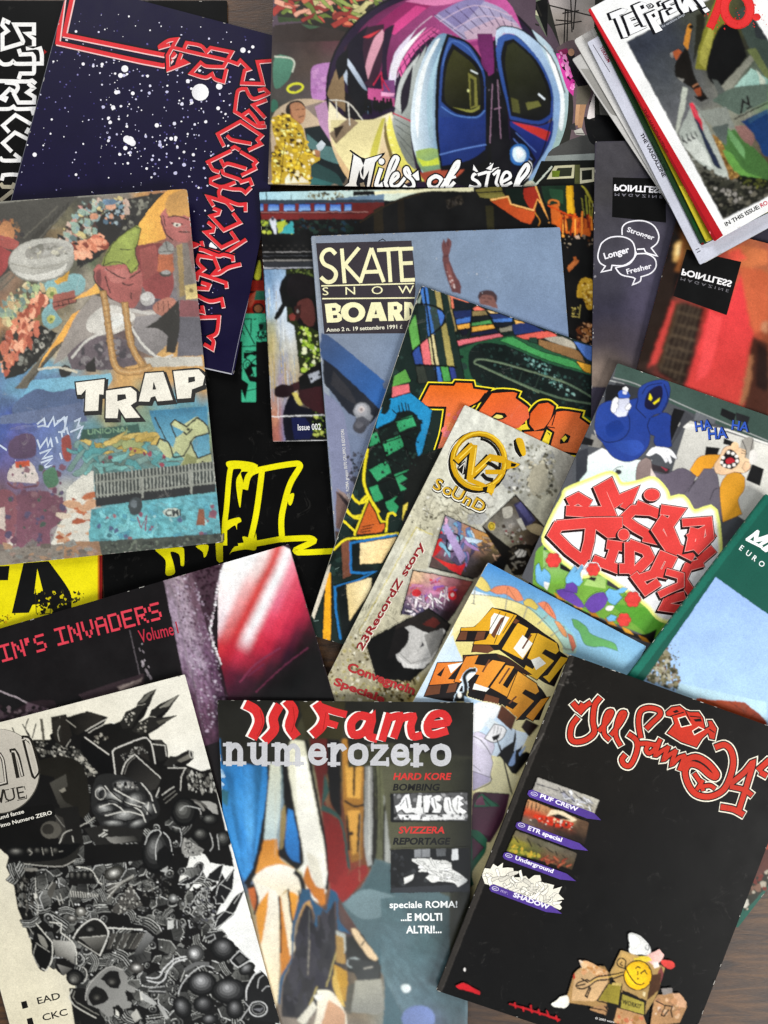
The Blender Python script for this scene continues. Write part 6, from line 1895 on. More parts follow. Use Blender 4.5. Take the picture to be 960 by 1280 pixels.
for P in ('110,690 160,680 200,700 240,740 265,780 230,780 130,720', '155,690 165,655 200,645 225,670 222,705 180,695', '265,770 290,730 330,705 370,700 392,735 370,780 320,810 290,800'):
    m.s_('2a1a44', 4, P, 1).f('6a4aa0', P)
m.f('eceae6', '45,640 75,650 60,690 45,670').f('eceae6', '245,600 258,590 250,640').f('eceae6', '390,775 425,775 410,800 380,795', 1).ms('1c1a1c', 3, ['60,550 45,570', '275,570 250,575', '485,720 465,735', '445,845 430,845'])

# beach cover with gold and orange block letters
m = Mag('magazine', 'sandy beach cover with parasols and two rows of gold and orange three-dimensional block letters',
        '610,703 808,808 608,1180 410,1075', 1.5, 'gloss', 'e4d9a8', 3, spine_col='d0c8a8', soft=(.4, .2, .05), lift=(.6, 0, 0, .4))
m.o(520, 700, 4.8).p('cover')
m.f(('a8cce8', 'eaf0f2', -100, 900, 200, 500), '-600,1900 430,10 420,600 200,900 100,860')
m.f(('3f86c6', '9cc8dc', 560, 60, 480, 330), '420,-10 1400,480 1300,760 900,560 600,260 340,180', 0)
m.f(('6cb4c8', 'd4e4c0', 850, 300, 720, 480), '660,290 760,300 900,400 960,480 960,560 880,560 760,400')
m.f(('ece2b0', 'e4d890', 400, 200, 500, 400), '330,205 540,232 660,280 760,370 880,520 860,700 300,640 220,420').s_('2a2a28', 3, '310,205 420,212 560,238 680,290 800,400 900,540', 0, 1)
m.f(('f2ecc4', 'e8dca0', 300, 250, 300, 600), '320,210 420,220 480,290 360,400 260,420 200,470')
for c, P, st in (('e4d07c', '365,105 395,100 430,140 450,180 420,190 380,170 350,150', ('355,160 345,265',)), ('e0906c', '445,185 480,160 550,155 610,180 645,240 600,245 540,205 490,205', ('550,210 535,300',)), ('dcc468', '645,250 670,232 700,240 735,280 720,300 680,280 650,270', ('672,270 645,350',)),
                 ('e08a68', '730,260 770,250 800,270 835,330 840,360 800,330 770,300', ('790,330 730,385',)), ('d89868', '830,365 860,375 900,430 905,465 880,450 850,400', ('890,400 810,455',)), ('c87860', '910,440 940,460 960,520 940,550 920,480', ('940,540 880,530',))):
    m.ms('2a241c', 7, st).ms('d8d4c4', 3, st).s_('2a201a', 4, P, 1).f(c, P)
m.ms('2a201a', 2, ['550,160 545,205', '550,160 600,240', '780,255 770,300', '780,255 820,330']).s_('2a2a28', 3, '330,262 345,258 355,268')
m.s_('26331c', 4, '935,355 965,360 1020,400 1045,440 1110,470 1190,500 1210,545 1130,520 1060,520 1010,500 980,430 950,400', 1).f('6ca868', '935,355 965,360 1020,400 1045,440 1110,470 1190,500 1210,545 1130,520 1060,520 1010,500 980,430 950,400')
# letters
m.p('title_lettering')
BRN, DK, GO = '6e4630', '1c120d', 'dca62a'
m.f(DK, '235,490 275,405 355,400 460,285 600,320 850,500 860,545 910,580 830,760 760,730 500,540 330,555 345,490')
m.f(BRN, '245,480 272,425 420,425 405,480').f(DK, '310,425 370,428 350,482 300,480').f(BRN, '335,550 350,500 440,510 470,540 430,560').f(BRN, '500,350 560,330 840,490 830,510 700,420')
G1 = ['275,405 355,400 460,288 530,305 600,330 500,500 480,520 345,500 355,485 420,475 450,420 275,425', '610,350 720,395 620,590 600,570 520,530 600,400', '700,400 690,385 740,395 830,480 800,500', '700,600 640,625 700,545 680,530 750,430 850,530 840,570 800,545 760,520 740,550 820,600 740,720 660,660', '770,680 850,560 915,590 800,735']
G1 = ['272,408 352,402 458,288 605,332 492,508 345,505 352,488 418,478 448,425 268,424', '612,378 682,392 662,432 606,545 628,560 690,440 742,440 640,598 515,535 590,410', '735,425 845,500 858,545 838,565 775,535 755,560 828,605 725,718 640,668 660,632 700,655 730,620 668,588', '790,690 870,580 915,590 800,735 762,700']
for P in G1:
    m.s_(DK, 9, P, 1)
    m.f((GO, 'e8b838', 300, 300, 800, 700), P)
m.f('f6f2e8', '450,345 470,318 560,345 500,450 440,440', 0).f('f6f2e8', '585,530 640,450 700,500 640,590', 0).f('f6f2e8', '690,600 740,580 780,620 720,660', 0)
m.ms(DK, 4, ['540,320 470,500', '505,310 440,420', '590,330 520,440'], 0, 0).f(BRN, '508,350 535,335 470,470 450,450').f(DK, '610,375 640,355 830,480 845,500')
m.f(DK, '45,820 130,615 280,610 280,570 480,560 740,760 790,830 740,960 480,960 500,860 330,830 220,850')
m.f(BRN, '50,815 75,755 250,735 235,790').f(DK, '150,750 200,745 180,800 140,805').f(BRN, '340,780 500,830 490,880 330,840').f(DK, '330,780 420,800 400,855 320,835').f(BRN, '280,600 290,575 370,570 340,610').f('3a2418', '480,560 560,590 700,690 640,680 500,590')
G2 = ['130,618 282,612 190,715 250,718 235,738 80,750', '300,580 375,572 350,625 420,635 460,600 535,615 425,770 340,770 380,690 330,680 262,735 230,730', '540,630 590,640 520,750 548,770 610,665 660,690 545,820 445,765']
for P in G2:
    m.s_(DK, 9, P, 1)
    m.f(('d87a34', 'e4a440', 100, 700, 600, 800), P)
for P in ('612,668 722,742 738,788 718,806 655,776 636,800 708,846 604,960 520,910 542,874 582,896 612,862 548,830', '660,940 752,836 800,822 700,965'):
    m.s_(DK, 10, P, 1, 0).f(('e8a844', 'd08c30', 600, 700, 650, 950), P, 0)
m.f('f8f4ea', '190,630 282,614 210,680', 0).f('f8f4ea', '260,720 330,650 360,680 300,740', 0).f('f8f4ea', '350,740 440,770 420,790 340,775', 0).f(DK, '125,690 175,640 150,700')
m.ms(BRN, 10, ['560,650 500,740', '600,820 560,860', '690,450 640,530', '440,600 400,670'], 0, 0)
m.p('cover')
m.s_('14100e', 22, '250,840 290,810 300,760 290,700 320,665 355,660', 0, 1).f('14100e', '225,850 240,800 300,790 315,850').e('f0ece4', 262, 810, 13, 18).s_('f0ece4', 5, '250,790 275,740')
# spray can below
m.o(560, 850, 4.923)
m.f(('b8d4ec', 'dce8f4', 200, 150, 400, 400), '100,100 300,160 320,230 400,300 500,330 440,450 380,560 300,470 100,460').f('f0f4f8', '160,150 310,155 300,220 230,280 160,330', 1).f('e4eef6', '220,270 260,230 340,290 300,340')
m.f('5a3828', '330,150 420,230 390,310 300,230').f('2a1a12', '480,240 560,280 500,350 450,290')
m.f('14110f', '300,470 340,420 400,380 415,300 420,360 405,440 440,420 460,400 440,460 480,440 520,460 420,580 340,560', 0).f('9ab4dc', '372,520 395,470 410,440 425,370 415,450 412,510 390,530', 1).f('9ab4dc', '435,450 470,410 480,400 470,430 440,470')
m.f('ece4b8', '270,480 320,470 360,520 400,580 440,590 380,720 150,720 200,640 260,600')
m.s_('2a2830', 5, '155,330 190,320 260,360 285,410 265,470 275,510 260,580 270,610 250,640 155,680', 0).f('d4cede', '150,330 190,320 260,360 285,410 265,470 275,510 260,580 265,620 150,680')
m.f('b8b0c8', '150,560 255,600 250,630 150,680').f('e4e0ec', '165,340 230,370 260,430 200,420 160,380').s_('2a2830', 4, '155,345 200,370 240,420 262,460', 0, 1).ms('2a2830', 3, ['150,560 260,600', '150,520 200,560'])
m.f('f4f2f4', '225,360 285,270 340,285 360,310 335,360 280,385').s_('2a2830', 5, '225,360 285,270 340,285 360,310 335,360 280,385', 1).ms('2a2830', 3, ['290,280 280,330', '310,285 300,330', '330,295 320,340']).f('16141a', '270,350 320,330 310,360 280,375').s_('16141a', 7, '300,360 350,520 395,700', 0, 0).s_('16141a', 4, '320,400 385,690', 0, 0)
m.f('4a2c3c', '150,720 180,690 380,705 340,860 260,1000 140,1000').f('5c3448', '150,790 340,780 260,960 150,930').s_('1a1016', 5, '150,740 190,690 375,702', 0)
m.f('2c6a50', '210,700 300,760 320,778 160,780 180,720').ms('141a16', 5, ['190,700 260,775', '215,700 310,775', '160,760 190,710']).f('7a4a60', '175,740 210,710 230,770 170,770')
m.f('24644a', '140,920 190,930 240,980 230,1060 150,1180 160,1260 100,1300').f('5c3448', '148,970 220,1030 150,1110').s_('141a16', 5, '145,960 222,1030 148,1115', 0)

# green book
m = Mag('book', 'dark green hardback with white capitals and a photo of blue sky above a roof',
        '957,617 1205,795 922,1160 680,981', 3.4, 'satin', '14574a', 3, rad=2, spine_col='0f4a3e', soft=(.5, .6, .05))
m.o(780, 620, 4.267).p('cover')
m.f('1d6a5a', '760,-20 790,10 60,975 20,940', 0).f('0f4d41', '745,-18 765,-10 30,950 15,935', 0)
for i in range(20):
    m.e('2c2a22', 690 - i * 24, 62 + i * 32, 6, 4, -50).e('c8b8a0', 686 - i * 24, 70 + i * 32, 3, 2, -50)
m.p('cover_photo')
m.clip('490,432 1230,960 560,1900 -120,1310')
m.f(('9cb8e6', 'b4d4e4', 600, 560, 420, 1000), '490,430 1300,960 1200,1500 300,1900 -400,1700')
m.f('b8d6e2', '300,1000 760,1100 760,1300 200,1200').f(('b8562f', '8a3c26', 400, 1080, 700, 1200), '390,1078 520,1090 640,1100 668,1120 770,1240 700,1600 200,1700 100,1400')
m.ms('5a2818', 3, ['420,1080 760,1240', '560,1095 640,1150', '600,1100 600,1140', '660,1120 640,1170', '700,1160 670,1190']).f('8c4a34', '610,1105 660,1115 640,1150')
m.sp(300, '200,820 230,800 300,990 280,1040 100,970', 4, 14, '4c4c34 6a6448 8a8468 38382a 7a5c48 b0ac98 9a9484', 3)
m.sp(30, '220,780 290,800 310,1000 260,900', 2, 6, '6a6448 4c4c34', 7)
m.sp(200, '500,1500 760,2100 560,2300 300,1900', 5, 22, '7a2e1c a84a2c 4a2c1c 2c2a1c 5c5a3c', 5)
m.clip()
m.o(640, 960).f('26281c', '850,420 930,330 980,420 870,540').f('b04a2c', '940,250 970,240 975,330 930,320').sp(30, '880,420 960,330 970,430 880,530', 4, 14, '7a5c4c 4a3a2c a8a090 6c2c20', 4).e('c8c4b8', 876, 508, 12, 18, 20)
m.f('5a342c', '930,320 975,300 975,370 900,420')
m.o(780, 620, 4.267).p('title_lettering')
m.ms('f2f4f2', 15, ['655,232 715,188', '655,232 735,272', '715,188 700,240 740,232'], 0, 0).f('f2f4f2', '650,230 708,182 722,190 716,222 768,205 800,230 720,272 708,264 752,232 690,246 695,214 664,238')
m.f('f2f4f2', '730,282 800,240 815,300 790,310 785,290 755,300')
for i, ch in enumerate('EURO'):
    m.t('e8ecea', ch, 612 + i * 34, 283 + i * 27, 30, 36, .015, .98)
# helpers for the last covers
PIX = {'A': '01110 10001 10001 11111 10001 10001 10001', 'D': '11110 10001 10001 10001 10001 10001 11110', 'E': '11111 10000 10000 11110 10000 10000 11111',
       'I': '11111 00100 00100 00100 00100 00100 11111', 'N': '10001 11001 10101 10101 10011 10001 10001', 'R': '11110 10001 10001 11110 10100 10010 10001',
       'S': '01111 10000 10000 01110 00001 00001 11110', 'V': '10001 10001 10001 10001 01010 01010 00100', "'": '110 110 100 000 000 000 000'}
def pixel_text(m, c, txt, x, y, px, py, ang):
    ca, sa = cos(radians(ang)), sin(radians(ang))
    T = []
    for ch in txt:
        if ch == ' ':
            x += 4 * px * ca; y += 4 * px * sa
            continue
        rows = PIX[ch].split()
        n = len(rows[0])
        for j, r in enumerate(rows):
            i = 0
            while i < n:
                if r[i] == '1':
                    k = i
                    while k < n and r[k] == '1':
                        k += 1
                    P = []
                    for a, b in ((i, j), (k, j), (k, j + 1), (i, j + 1)):
                        u, v = a * px, (b - 7) * py
                        P.append(m.px((x + u * ca - v * sa, y + u * sa + v * ca)))
                    T += [(P[0], P[1], P[2]), (P[0], P[2], P[3])]
                    i = k
                else:
                    i += 1
        x += (n + 1) * px * ca; y += (n + 1) * px * sa
    m.add(T, lin(c))

SLAB = {  # stroke widths and points in units of the x-height; baseline y=0, up is positive
    'n': (1.12, [(.26, '.24,0 .24,.96'), (.15, '.0,.9 .24,.9'), (.15, '.02,.07 .48,.07'), (.25, '.24,.62 .42,.84 .6,.86 .74,.7 .76,.5'), (.26, '.76,.5 .76,0'), (.15, '.56,.07 1.0,.07')]),
    'u': (1.12, [(.26, '.24,.95 .24,.34'), (.15, '.0,.92 .24,.92'), (.25, '.24,.4 .28,.2 .42,.1 .6,.16 .74,.34'), (.26, '.76,.96 .76,0'), (.15, '.54,.92 .76,.92'), (.15, '.76,.07 1.0,.07')]),
    'm': (1.6, [(.25, '.24,0 .24,.96'), (.15, '.0,.9 .24,.9'), (.15, '.02,.07 .44,.07'), (.22, '.24,.64 .38,.84 .54,.86 .66,.7 .68,.5'), (.25, '.68,.5 .68,0'), (.15, '.5,.07 .88,.07'), (.22, '.68,.64 .86,.84 1.02,.86 1.16,.7 1.18,.5'), (.25, '1.18,.5 1.18,0'), (.15, '.98,.07 1.42,.07')]),
    'e': (.98, [(.26, '.82,.5 .18,.5'), (.24, '.76,.5 .72,.76 .5,.88 .28,.8 .17,.5 .26,.2 .5,.1 .72,.16 .84,.3')]),
    'r': (.88, [(.26, '.24,0 .24,.96'), (.15, '.0,.9 .24,.9'), (.15, '.02,.07 .52,.07'), (.25, '.3,.6 .44,.82 .62,.86 .72,.74')]),
    'o': (1.04, [(.27, '.5,.88 .24,.78 .16,.5 .24,.22 .5,.12 .76,.22 .84,.5 .76,.78 .5,.88')]),
    'z': (.92, [(.2, '.1,.86 .78,.86'), (.25, '.74,.84 .14,.14'), (.2, '.08,.1 .84,.1'), (.12, '.12,.98 .12,.68'), (.12, '.82,.0 .82,.34')]),
}
def slab_text(m, c, txt, x, y, xh, ang=0, sx=1.0):
    ca, sa = cos(radians(ang)), sin(radians(ang))
    for ch in txt:
        w, S = SLAB[ch]
        for wd, P in S:
            m.s_(c, wd * xh, [(x + a * xh * sx * ca + b * xh * sa, y + a * xh * sx * sa - b * xh * ca) for a, b in pts(P)], 0, 1 if P.count(' ') > 1 else 0)
        x += w * xh * sx * ca; y += w * xh * sx * sa

def ball(m, x, y, rx, ry, ang=0, dark='161618', light='b0b2b4', hx=-.25, hy=-.3, n=7):
    a, b = lin(dark), lin(light)
    for i in range(n):
        t = i / (n - 1)
        k = t ** 2.2
        s = 1 - .86 * t
        c = tuple(a[j] + (b[j] - a[j]) * k for j in range(3))
        P = []
        for q in range(16):
            th = 2 * pi * q / 16
            u, v = rx * (s * cos(th) + hx * t), ry * (s * sin(th) + hy * t)
            P.append(m.px((x + u * cos(radians(ang)) - v * sin(radians(ang)), y + u * sin(radians(ang)) + v * cos(radians(ang)))))
        m.add(tris_of(P), c)

# black magazine with pixel lettering and a red and white flare
m = Mag('magazine', 'black cover with pink pixel capitals, a torn grey strip and a red-white flare',
        '-70,806 361,680 477,1080 50,1210', 1.6, 'gloss', '191618', 1, spine_col='2a2224', soft=(.6, .5, .08), lift=(.5, 1.0, 0, 0))
m.o(190, 670, 4).p('cover')
m.g('-1040,544 684,40 1148,1640 -560,2160', ['1a1819 1b1819 1d1a1b 1a1718 231c20 402c38', '191718 1a1718 1b1819 1b1819 281f24 4a3240', '181617 191718 1a1718 1a1718 241c21 3c2834', '171616 181617 191617 1a1718 211a1e 2c1e26'], 24, 20, .1, 5, 3)
m.p('flare_photo')
m.clip('330,120 680,33 1020,1200 330,1200')
m.f('161214', '330,400 760,300 1020,1200 330,1200', 0)
m.g('420,-60 1000,210 640,985 60,715', ['f4f2ee f4f2ee f6f4f2 f2e4e0 d05a56 f8f4f4 e890a0 d86478 c84c64 c04058 a83850 903048', 'f4f2ee f4f2ee f6f4f2 f0dcd8 cc5450 fdfbfb e48898 d8586c c84460 b03850 803044 5c2438',
    'f4f0ec f4f2ee f4eeec e8b4b2 cc4c48 fdfcfc e07890 dc5068 c83c54 a03048 54202f 2c141c', 'e8d4d8 f0e4e4 f4ecec dc9898 c84444 fefdfd d85068 d04058 a82c48 5c2034 2a141c 1a1014', 'd8b0bc e8ccd0 ecdce0 d07878 c03c40 f8eaec cc3c50 b83048 702438 34182a 1c1216 161214',
    'b890a0 d8a0ac d07080 c43c44 b83040 c03a50 982c40 702438 3c1c2a 1c1216 161214 141214', '3c2030 7c3848 982c40 902838 742434 642438 4c2434 3c1c2a 241a1e 181416 161214 141214', '2a1a22 4a2432 642838 6c2c3c 54243a 4c2434 3a1e2c 2c1a22 1c1418 161214 141214 141214'], 60, 40, .03, 4, 9)
m.ms('7c3850', 9, ['440,730 520,640 640,560'], 0).ms('6a3048', 6, ['520,780 660,650 780,560', '480,700 560,640'], 0)
m.clip()
m.p('torn_picture')
m.f(('54404a', '2c1c24', 250, 150, 320, 600), '150,175 362,120 345,190 330,250 318,330 305,400 290,460 300,520 325,590 345,640 400,900 200,1100 140,600', 0)
m.g('55,205 195,170 420,1000 230,1060', ['8a7a84 a4949c 6c5660', 'a090a0 9c8c98 705864', '9a8898 b0a0ac 785e70', '907c90 a898a8 6c5068', '7c6478 8c7088 5c4258', '644a5c 6c5064 442e40', '4c3444 543a4a 2e1c28'], 24, 90, .4, 12, 4)
m.sp(620, '75,200 195,180 300,430 340,660 400,900 260,1000 180,600 130,340', 1.5, 6, 'b0a0b0 c4b8c4 7c6678 54404e 8c7888 5a4452', 5, 1.4, 30)
m.sp(110, '200,170 335,140 305,380 285,430 250,300', 3, 10, '3c2430 2a1a22 4a3240 301e28', 6)
m.s_('8c8088', 5, '60,210 130,360 180,640 220,760').s_('5c5058', 4, '200,700 260,1000')
R_ = random.Random(3)
E_ = [(345, 640), (325, 590), (300, 520), (290, 460), (305, 400), (318, 330), (330, 250), (345, 190), (362, 120)]
for i in range(len(E_) - 1):
    for k in range(5):
        t = k / 5
        x = E_[i][0] + (E_[i + 1][0] - E_[i][0]) * t; y = E_[i][1] + (E_[i + 1][1] - E_[i][1]) * t
        m.e('f2eef0' if R_.random() < .7 else 'c8b8c0', x + R_.uniform(-3, 3), y, R_.uniform(4, 8), n=7)
m.p('title_lettering').o(0, 740, 4)
pixel_text(m, 'd64a58', "IN'S", 12, 352, 11.2, 12.2, -15.5)
pixel_text(m, 'd64a58', 'N', -58, 372, 11.2, 12.2, -15.5)
pixel_text(m, 'd64a58', 'INVADERS', 290, 270, 11.5, 12.6, -14.5)
m.p('volume_lettering').t('b8384a', 'Volume', 702, 254, 66, -13.5, .01, .62).t('a02c40', '1', 888, 206, 62, -13, .01, .7)
m.p('cover').s_('7c7478', 3, '648,190 700,420').sp(14, '690,250 720,260 760,430 720,440', 2, 7, '8c8488 b0a8ac', 3, 2.5, 75)
m.o(0, 840, 5.333)
m.f('3c3034', '520,150 760,70 960,10 960,80 780,140 560,190').f('8c7c78', '780,100 920,50 950,30 940,70 800,125').f('b8a8a0', '790,105 900,62 880,80 800,118').f('2c2226', '200,200 360,190 380,230 240,270 60,330 -40,340')
m.s_('b0a4a8', 9, '-20,120 110,170 180,205 320,250', 0, 0).f('5c4c54', '180,200 320,245 200,300 170,260').f('6c5c64', '60,330 200,260 170,300').f('4a3c44', '-60,200 60,300 -60,330').sp(40, '-20,220 300,230 200,320 0,360', 4, 16, '2a2024 4c4044 1c1618 6a5c60', 4)

# fanzine with painted faces and grey slab title
m = Mag('magazine', 'painted blue and white graffiti cover with wavy red lettering above a grey word',
        '272,875 592,878 584,1310 292,1310', 1.5, 'gloss', '2e2d25', 3, rad=1, spine_col='4a483e', soft=(1.0, .5, .06), lift=(.8, 0, 0, 0))
m.o(270, 980, 4.267).p('cover')
m.g('8,-450 1375,-437 1340,1410 94,1410',
    ['22221e 2c2b24 45432f 3c3a2c 2e2e26 2a2a24 26261f 24241e', '262620 2e2d26 3e3d2c 3a382c 46443a 403f30 3a3a2c 2e2e26', '2c6490 34789c 8a8c72 6e5a3c 4e5244 66684c 4c4e3a 3a3a2e',
     '3a80b8 3a86b8 a0a088 74402e 4a3c2c 6e7054 585a44 3c3c30', '3a82c0 4488b8 b0ac90 783830 6a4c2c 6a6a50 5c5e48 3e3e34', '3a78b4 b08c58 b8b498 8a3a30 7a4430 586660 50564a 44463c',
     '6a6c5c c8b890 b89058 5c4038 6a4438 587078 5c6c6c 50584e', '7a6c54 c8b494 4c4844 3e3a3c 5a5450 5c747c 5c7072 54625e', '80705c c0a47c 3a3638 3a383a 7a6850 687c80 60747a 586a6c',
     '605c54 94806c 42403e 444244 807460 8a8c80 687880 5c6e74', '4c4c48 585450 8a8074 94887a 787470 8a8e8a 70809a 62747c'], 50, 66, .14, 7, 4)
m.f(('2f72a8', '4490cc', 150, -200, 180, 300), '10,-240 60,-250 230,-230 285,0 270,160 215,440 165,540 100,400 10,60')
m.clip('10,-240 262,-240 200,440 150,480')
m.g('10,-240 262,-240 220,480 130,480', ['3c7098 3478b0 3a7cb4 2c5c84', '2c6898 3a84c0 4a90c8 2c648c', '3878a8 4c98d4 58a0d8 3474a4', '3070a0 3c88c8 60a8dc 3878ac', '3880bc 4c98d4 4a90cc 2c5c84'], 20, 30, .14, 5, 4).clip()
m.f('3a6a78', '20,20 70,40 60,120 30,90')
m.s_('15130f', 34, '285,-230 290,0 268,180 215,440 165,530', 0, 1)
m.f(('d4d2b8', 'b8c8c8', 300, -220, 300, 280), '300,-230 340,-240 345,100 320,300 255,300')
m.f(('dcdac2', 'ecebe0', 430, -200, 520, 500), '350,-240 470,-230 530,100 580,350 590,560 560,640 500,600 460,470 440,460 470,400 420,120')
m.f('ebe9dd', '420,-150 480,-150 540,180 560,420 500,480 470,420 440,200')
m.f(('c88638', 'd89a4c', 280, 300, 300, 440), '255,300 325,290 345,400 420,450 330,460 210,480')
m.f('16130f', '345,-240 360,100 340,300 330,380 430,460 455,440 470,400 420,130 390,-40 370,-220').f('8c7c54', '345,150 365,110 375,200 355,340 340,350').f(('3c86c8', '2c6aa4', 400, 150, 420, 400), '385,130 410,140 440,300 445,420 400,400 370,340 375,220')
m.f(('f0ece0', 'e8dcc0', 330, 440, 330, 600), '210,490 260,450 340,430 410,450 450,500 460,580 440,620 380,560 340,600 300,560 200,520', 1)
m.f('16120f', '160,540 215,530 235,580 220,690 205,700 190,620').f('b86838', '170,560 205,550 215,620 205,680 190,640')
m.f(('eee8d8', 'e8dab8', 300, 600, 300, 1100), '200,520 300,560 330,590 335,700 335,1100 320,1200 240,860 215,700 230,620')
m.f('d8963c', '230,640 280,570 270,700 240,860 215,720').f('c88434', '340,600 380,620 400,820 400,920 350,1020 340,900').f('ece0c4', '345,600 395,560 405,760 420,880 395,920 370,760').f('d8983c', '390,570 430,590 445,640 410,740 395,650').f('e0b070', '440,580 460,600 450,680 430,640')
m.ms('1b1510', 10, ['385,560 400,700 410,740', '335,600 345,760 345,900', '440,570 450,640'], 0)
m.s_('15120f', 26, '420,470 450,500 465,560 450,640', 0, 1).f('c07a30', '490,430 520,520 580,560 585,640 560,650 480,540 470,480').f('d8d4c4', '480,360 540,400 580,560 530,540 500,440')
m.s_('15130f', 16, '590,560 600,420 545,120 480,-230', 0, 1)
m.f(('5c2420', '8c2e2a', 560, 0, 640, 500), '500,-240 620,-240 580,60 610,160 680,200 710,440 700,490 760,440 800,430 810,470 760,540 680,640 650,600 610,560 590,320')
m.f('7c2622', '600,200 680,260 700,400 640,540 600,520').f('35504a', '580,-60 600,40 570,110 640,150 680,220 720,460 700,440 660,200 560,140').f('16140f', '590,-240 660,-240 670,180 620,120 600,30')
m.f(('b0803c', '8c6430', 700, -200, 740, 400), '672,-240 790,-240 780,400 720,420 690,180 680,100')
m.f('d0a050', '690,-100 780,-120 770,80 700,70').f('c8984c', '700,140 770,140 760,360 730,380').ms('1c150c', 12, ['690,90 740,120 790,110', '700,170 710,350', '740,-200 735,60', '765,160 755,360'], 0).e('2a1c0c', 722, 265, 12, 12)
m.f('26241c', '790,-240 820,-240 850,60 850,400 820,450 800,380').f(('8c8c88', 'a8aaa6', 810, 0, 830, 400), '800,-240 830,-240 835,100 830,430 810,440 790,300')
m.f(('6e7054', '5c5e48', 880, -200, 880, 400), '850,-240 930,-200 900,400 855,400').f('a0a29c', '895,60 935,-20 935,440 900,420').s_('22201a', 10, '845,-230 860,150 850,400', 0).s_('22201a', 10, '935,20 900,120 895,420', 0)
m.s_('c8c8c0', 6, '815,-200 818,380').s_('4c4c38', 8, '870,-200 880,300')
m.f('2e5a78', '460,560 500,560 520,620 590,680 610,560 650,590 655,720 720,800 650,780 640,620 590,690 540,700 540,820 520,830 510,780 530,720 500,620 470,640 420,760 410,920 360,1040 340,1180 330,1160 345,1030 400,930 405,760')
m.f(('26242a', '302e30', 450, 700, 500, 1100), '440,740 480,640 515,680 505,790 530,840 555,800 550,710 600,700 630,620 640,960 600,1100 480,1240 350,1240 360,1060 415,930')
m.sp(40, '440,760 630,680 630,980 480,1200 370,1200', 8, 36, '34323a 201e24 3c3a40', 3, 2.4, 80).s_('a09888', 3, '500,830 490,1020')
m.f('b8bcb4', '640,780 690,800 690,900 640,950').f('a88850', '640,800 680,820 690,960 640,950').f('b8903c', '630,960 700,1000 710,1180 640,1100').f('d0b060', '640,970 650,1050 690,1190 660,1170 620,1060').ms('c0b070', 6, ['590,1080 640,900', '500,1180 540,1080'], 0)
m.f(('5c6e70', '4c666e', 800, 450, 900, 1100), '850,400 930,420 960,600 1120,560 1330,640 1330,1400 880,1400 900,1080 860,930 720,720 670,640 780,540')
m.f(('52666a', '4c6266', 850, 420, 850, 560), '860,405 930,440 950,590 780,560').f('74888c', '680,640 790,560 960,600 930,700 780,720')
m.clip('700,640 960,600 1330,640 1330,1400 880,1400 880,1000')
m.g('660,560 1330,600 1330,1400 860,1400', ['54666a 566c70 4e6064 3e4e50', '5c7276 5a7076 50686c 425456', '667a7e 5e747a 546a70 465a5e', '687c7a 627880 586c74 485c62', '748484 68787e 606a7e 4c5a60'], 30, 34, .16, 5, 6).clip()
m.f('2c2c28', '690,820 780,800 870,950 880,1040 700,1000').f('dcc4a0', '720,770 745,770 865,930 850,945 810,920 740,820').ms('2c2a26', 8, ['775,860 790,840'], 0).ring('a8b0ae', 8, 735, 955, 36, 26).f('3c3e3c', '700,930 870,950 870,1040 760,1060').s_('c0bcb0', 6, '790,985 835,975')
m.f(('a8a698', '8c8c84', 800, 1040, 800, 1200), '740,1050 880,1040 900,1200 860,1230 720,1215 735,1120').f('5c5a50', '700,1080 740,1060 720,1230 690,1200')
m.f('e8e0cc', '540,1100 620,1110 690,1220 700,1300 520,1300 540,1200').f('c8a080', '600,1150 680,1210 690,1290 560,1290').f('f0ece0', '520,1130 570,1110 580,1150 540,1160').f('d8d4c4', '430,1260 520,1160 540,1190 470,1290')
m.e('e0eae8', 1013, 1090, 26, 22, 20).e('8a92c8', 1090, 1240, 60, 50).e('7484b0', 1080, 1250, 90, 70)
m.s_('c8c4b0', 2, '315,-200 318,430', 0).s_('b8a088', 2, '655,-200 655,620', 0).s_('a89c80', 2, '770,150 765,520', 0).s_('8c8c80', 2, '500,640 490,980', 0)
m.o(270, 870, 2.909).f(('201f1a', '2a2922', 0, 10, 0, 160), '8,16 340,14 300,100 240,240 130,250 80,240 20,250').f('22211b', '460,20 930,22 930,220 700,200 640,170 480,190').f('38341f', '300,20 470,18 460,160 330,150').f('3c3c2c', '480,180 640,180 660,250 480,260').f(('5c5c48', '22231d', 640, 300, 900, 300), '600,252 932,230 930,1080 850,1080 850,700 640,620')
m.p('title_lettering')
WV = [[(36, '114,34 146,54 158,95 136,146')], [(34, '228,40 208,80 212,122 182,158')], [(36, '262,24 282,56 268,108 288,142')], [(36, '370,34 394,75 384,110 358,136'), (26, '380,38 430,56 468,66'), (24, '390,92 436,106')],
      [(30, '560,78 520,72 492,100 500,140 540,130 568,80 556,140 580,154')], [(28, '630,70 605,156'), (28, '625,82 670,72 664,100 648,146'), (28, '668,84 716,74 708,110 716,146 742,144')], [(28, '765,105 840,96 828,66 790,70 768,110 784,140 836,128')]]
for G_ in WV:
    for w, P in G_:
        m.s_('f4f0e8', w, [(a - 9, b - 1) for a, b in pts(P)], 0, 1)
    for w, P in G_:
        m.s_('cc3434', w, P, 0, 1)
m.ms('a8241f', 3, ['160,50 170,100 150,145', '280,40 285,90 275,130', '400,60 390,120'], 0)
slab_text(m, 'c4c4c6', 'numerozero', 28, 249, 80, .4, .985)
m.p('cover_lettering').o(440, 950, 4)
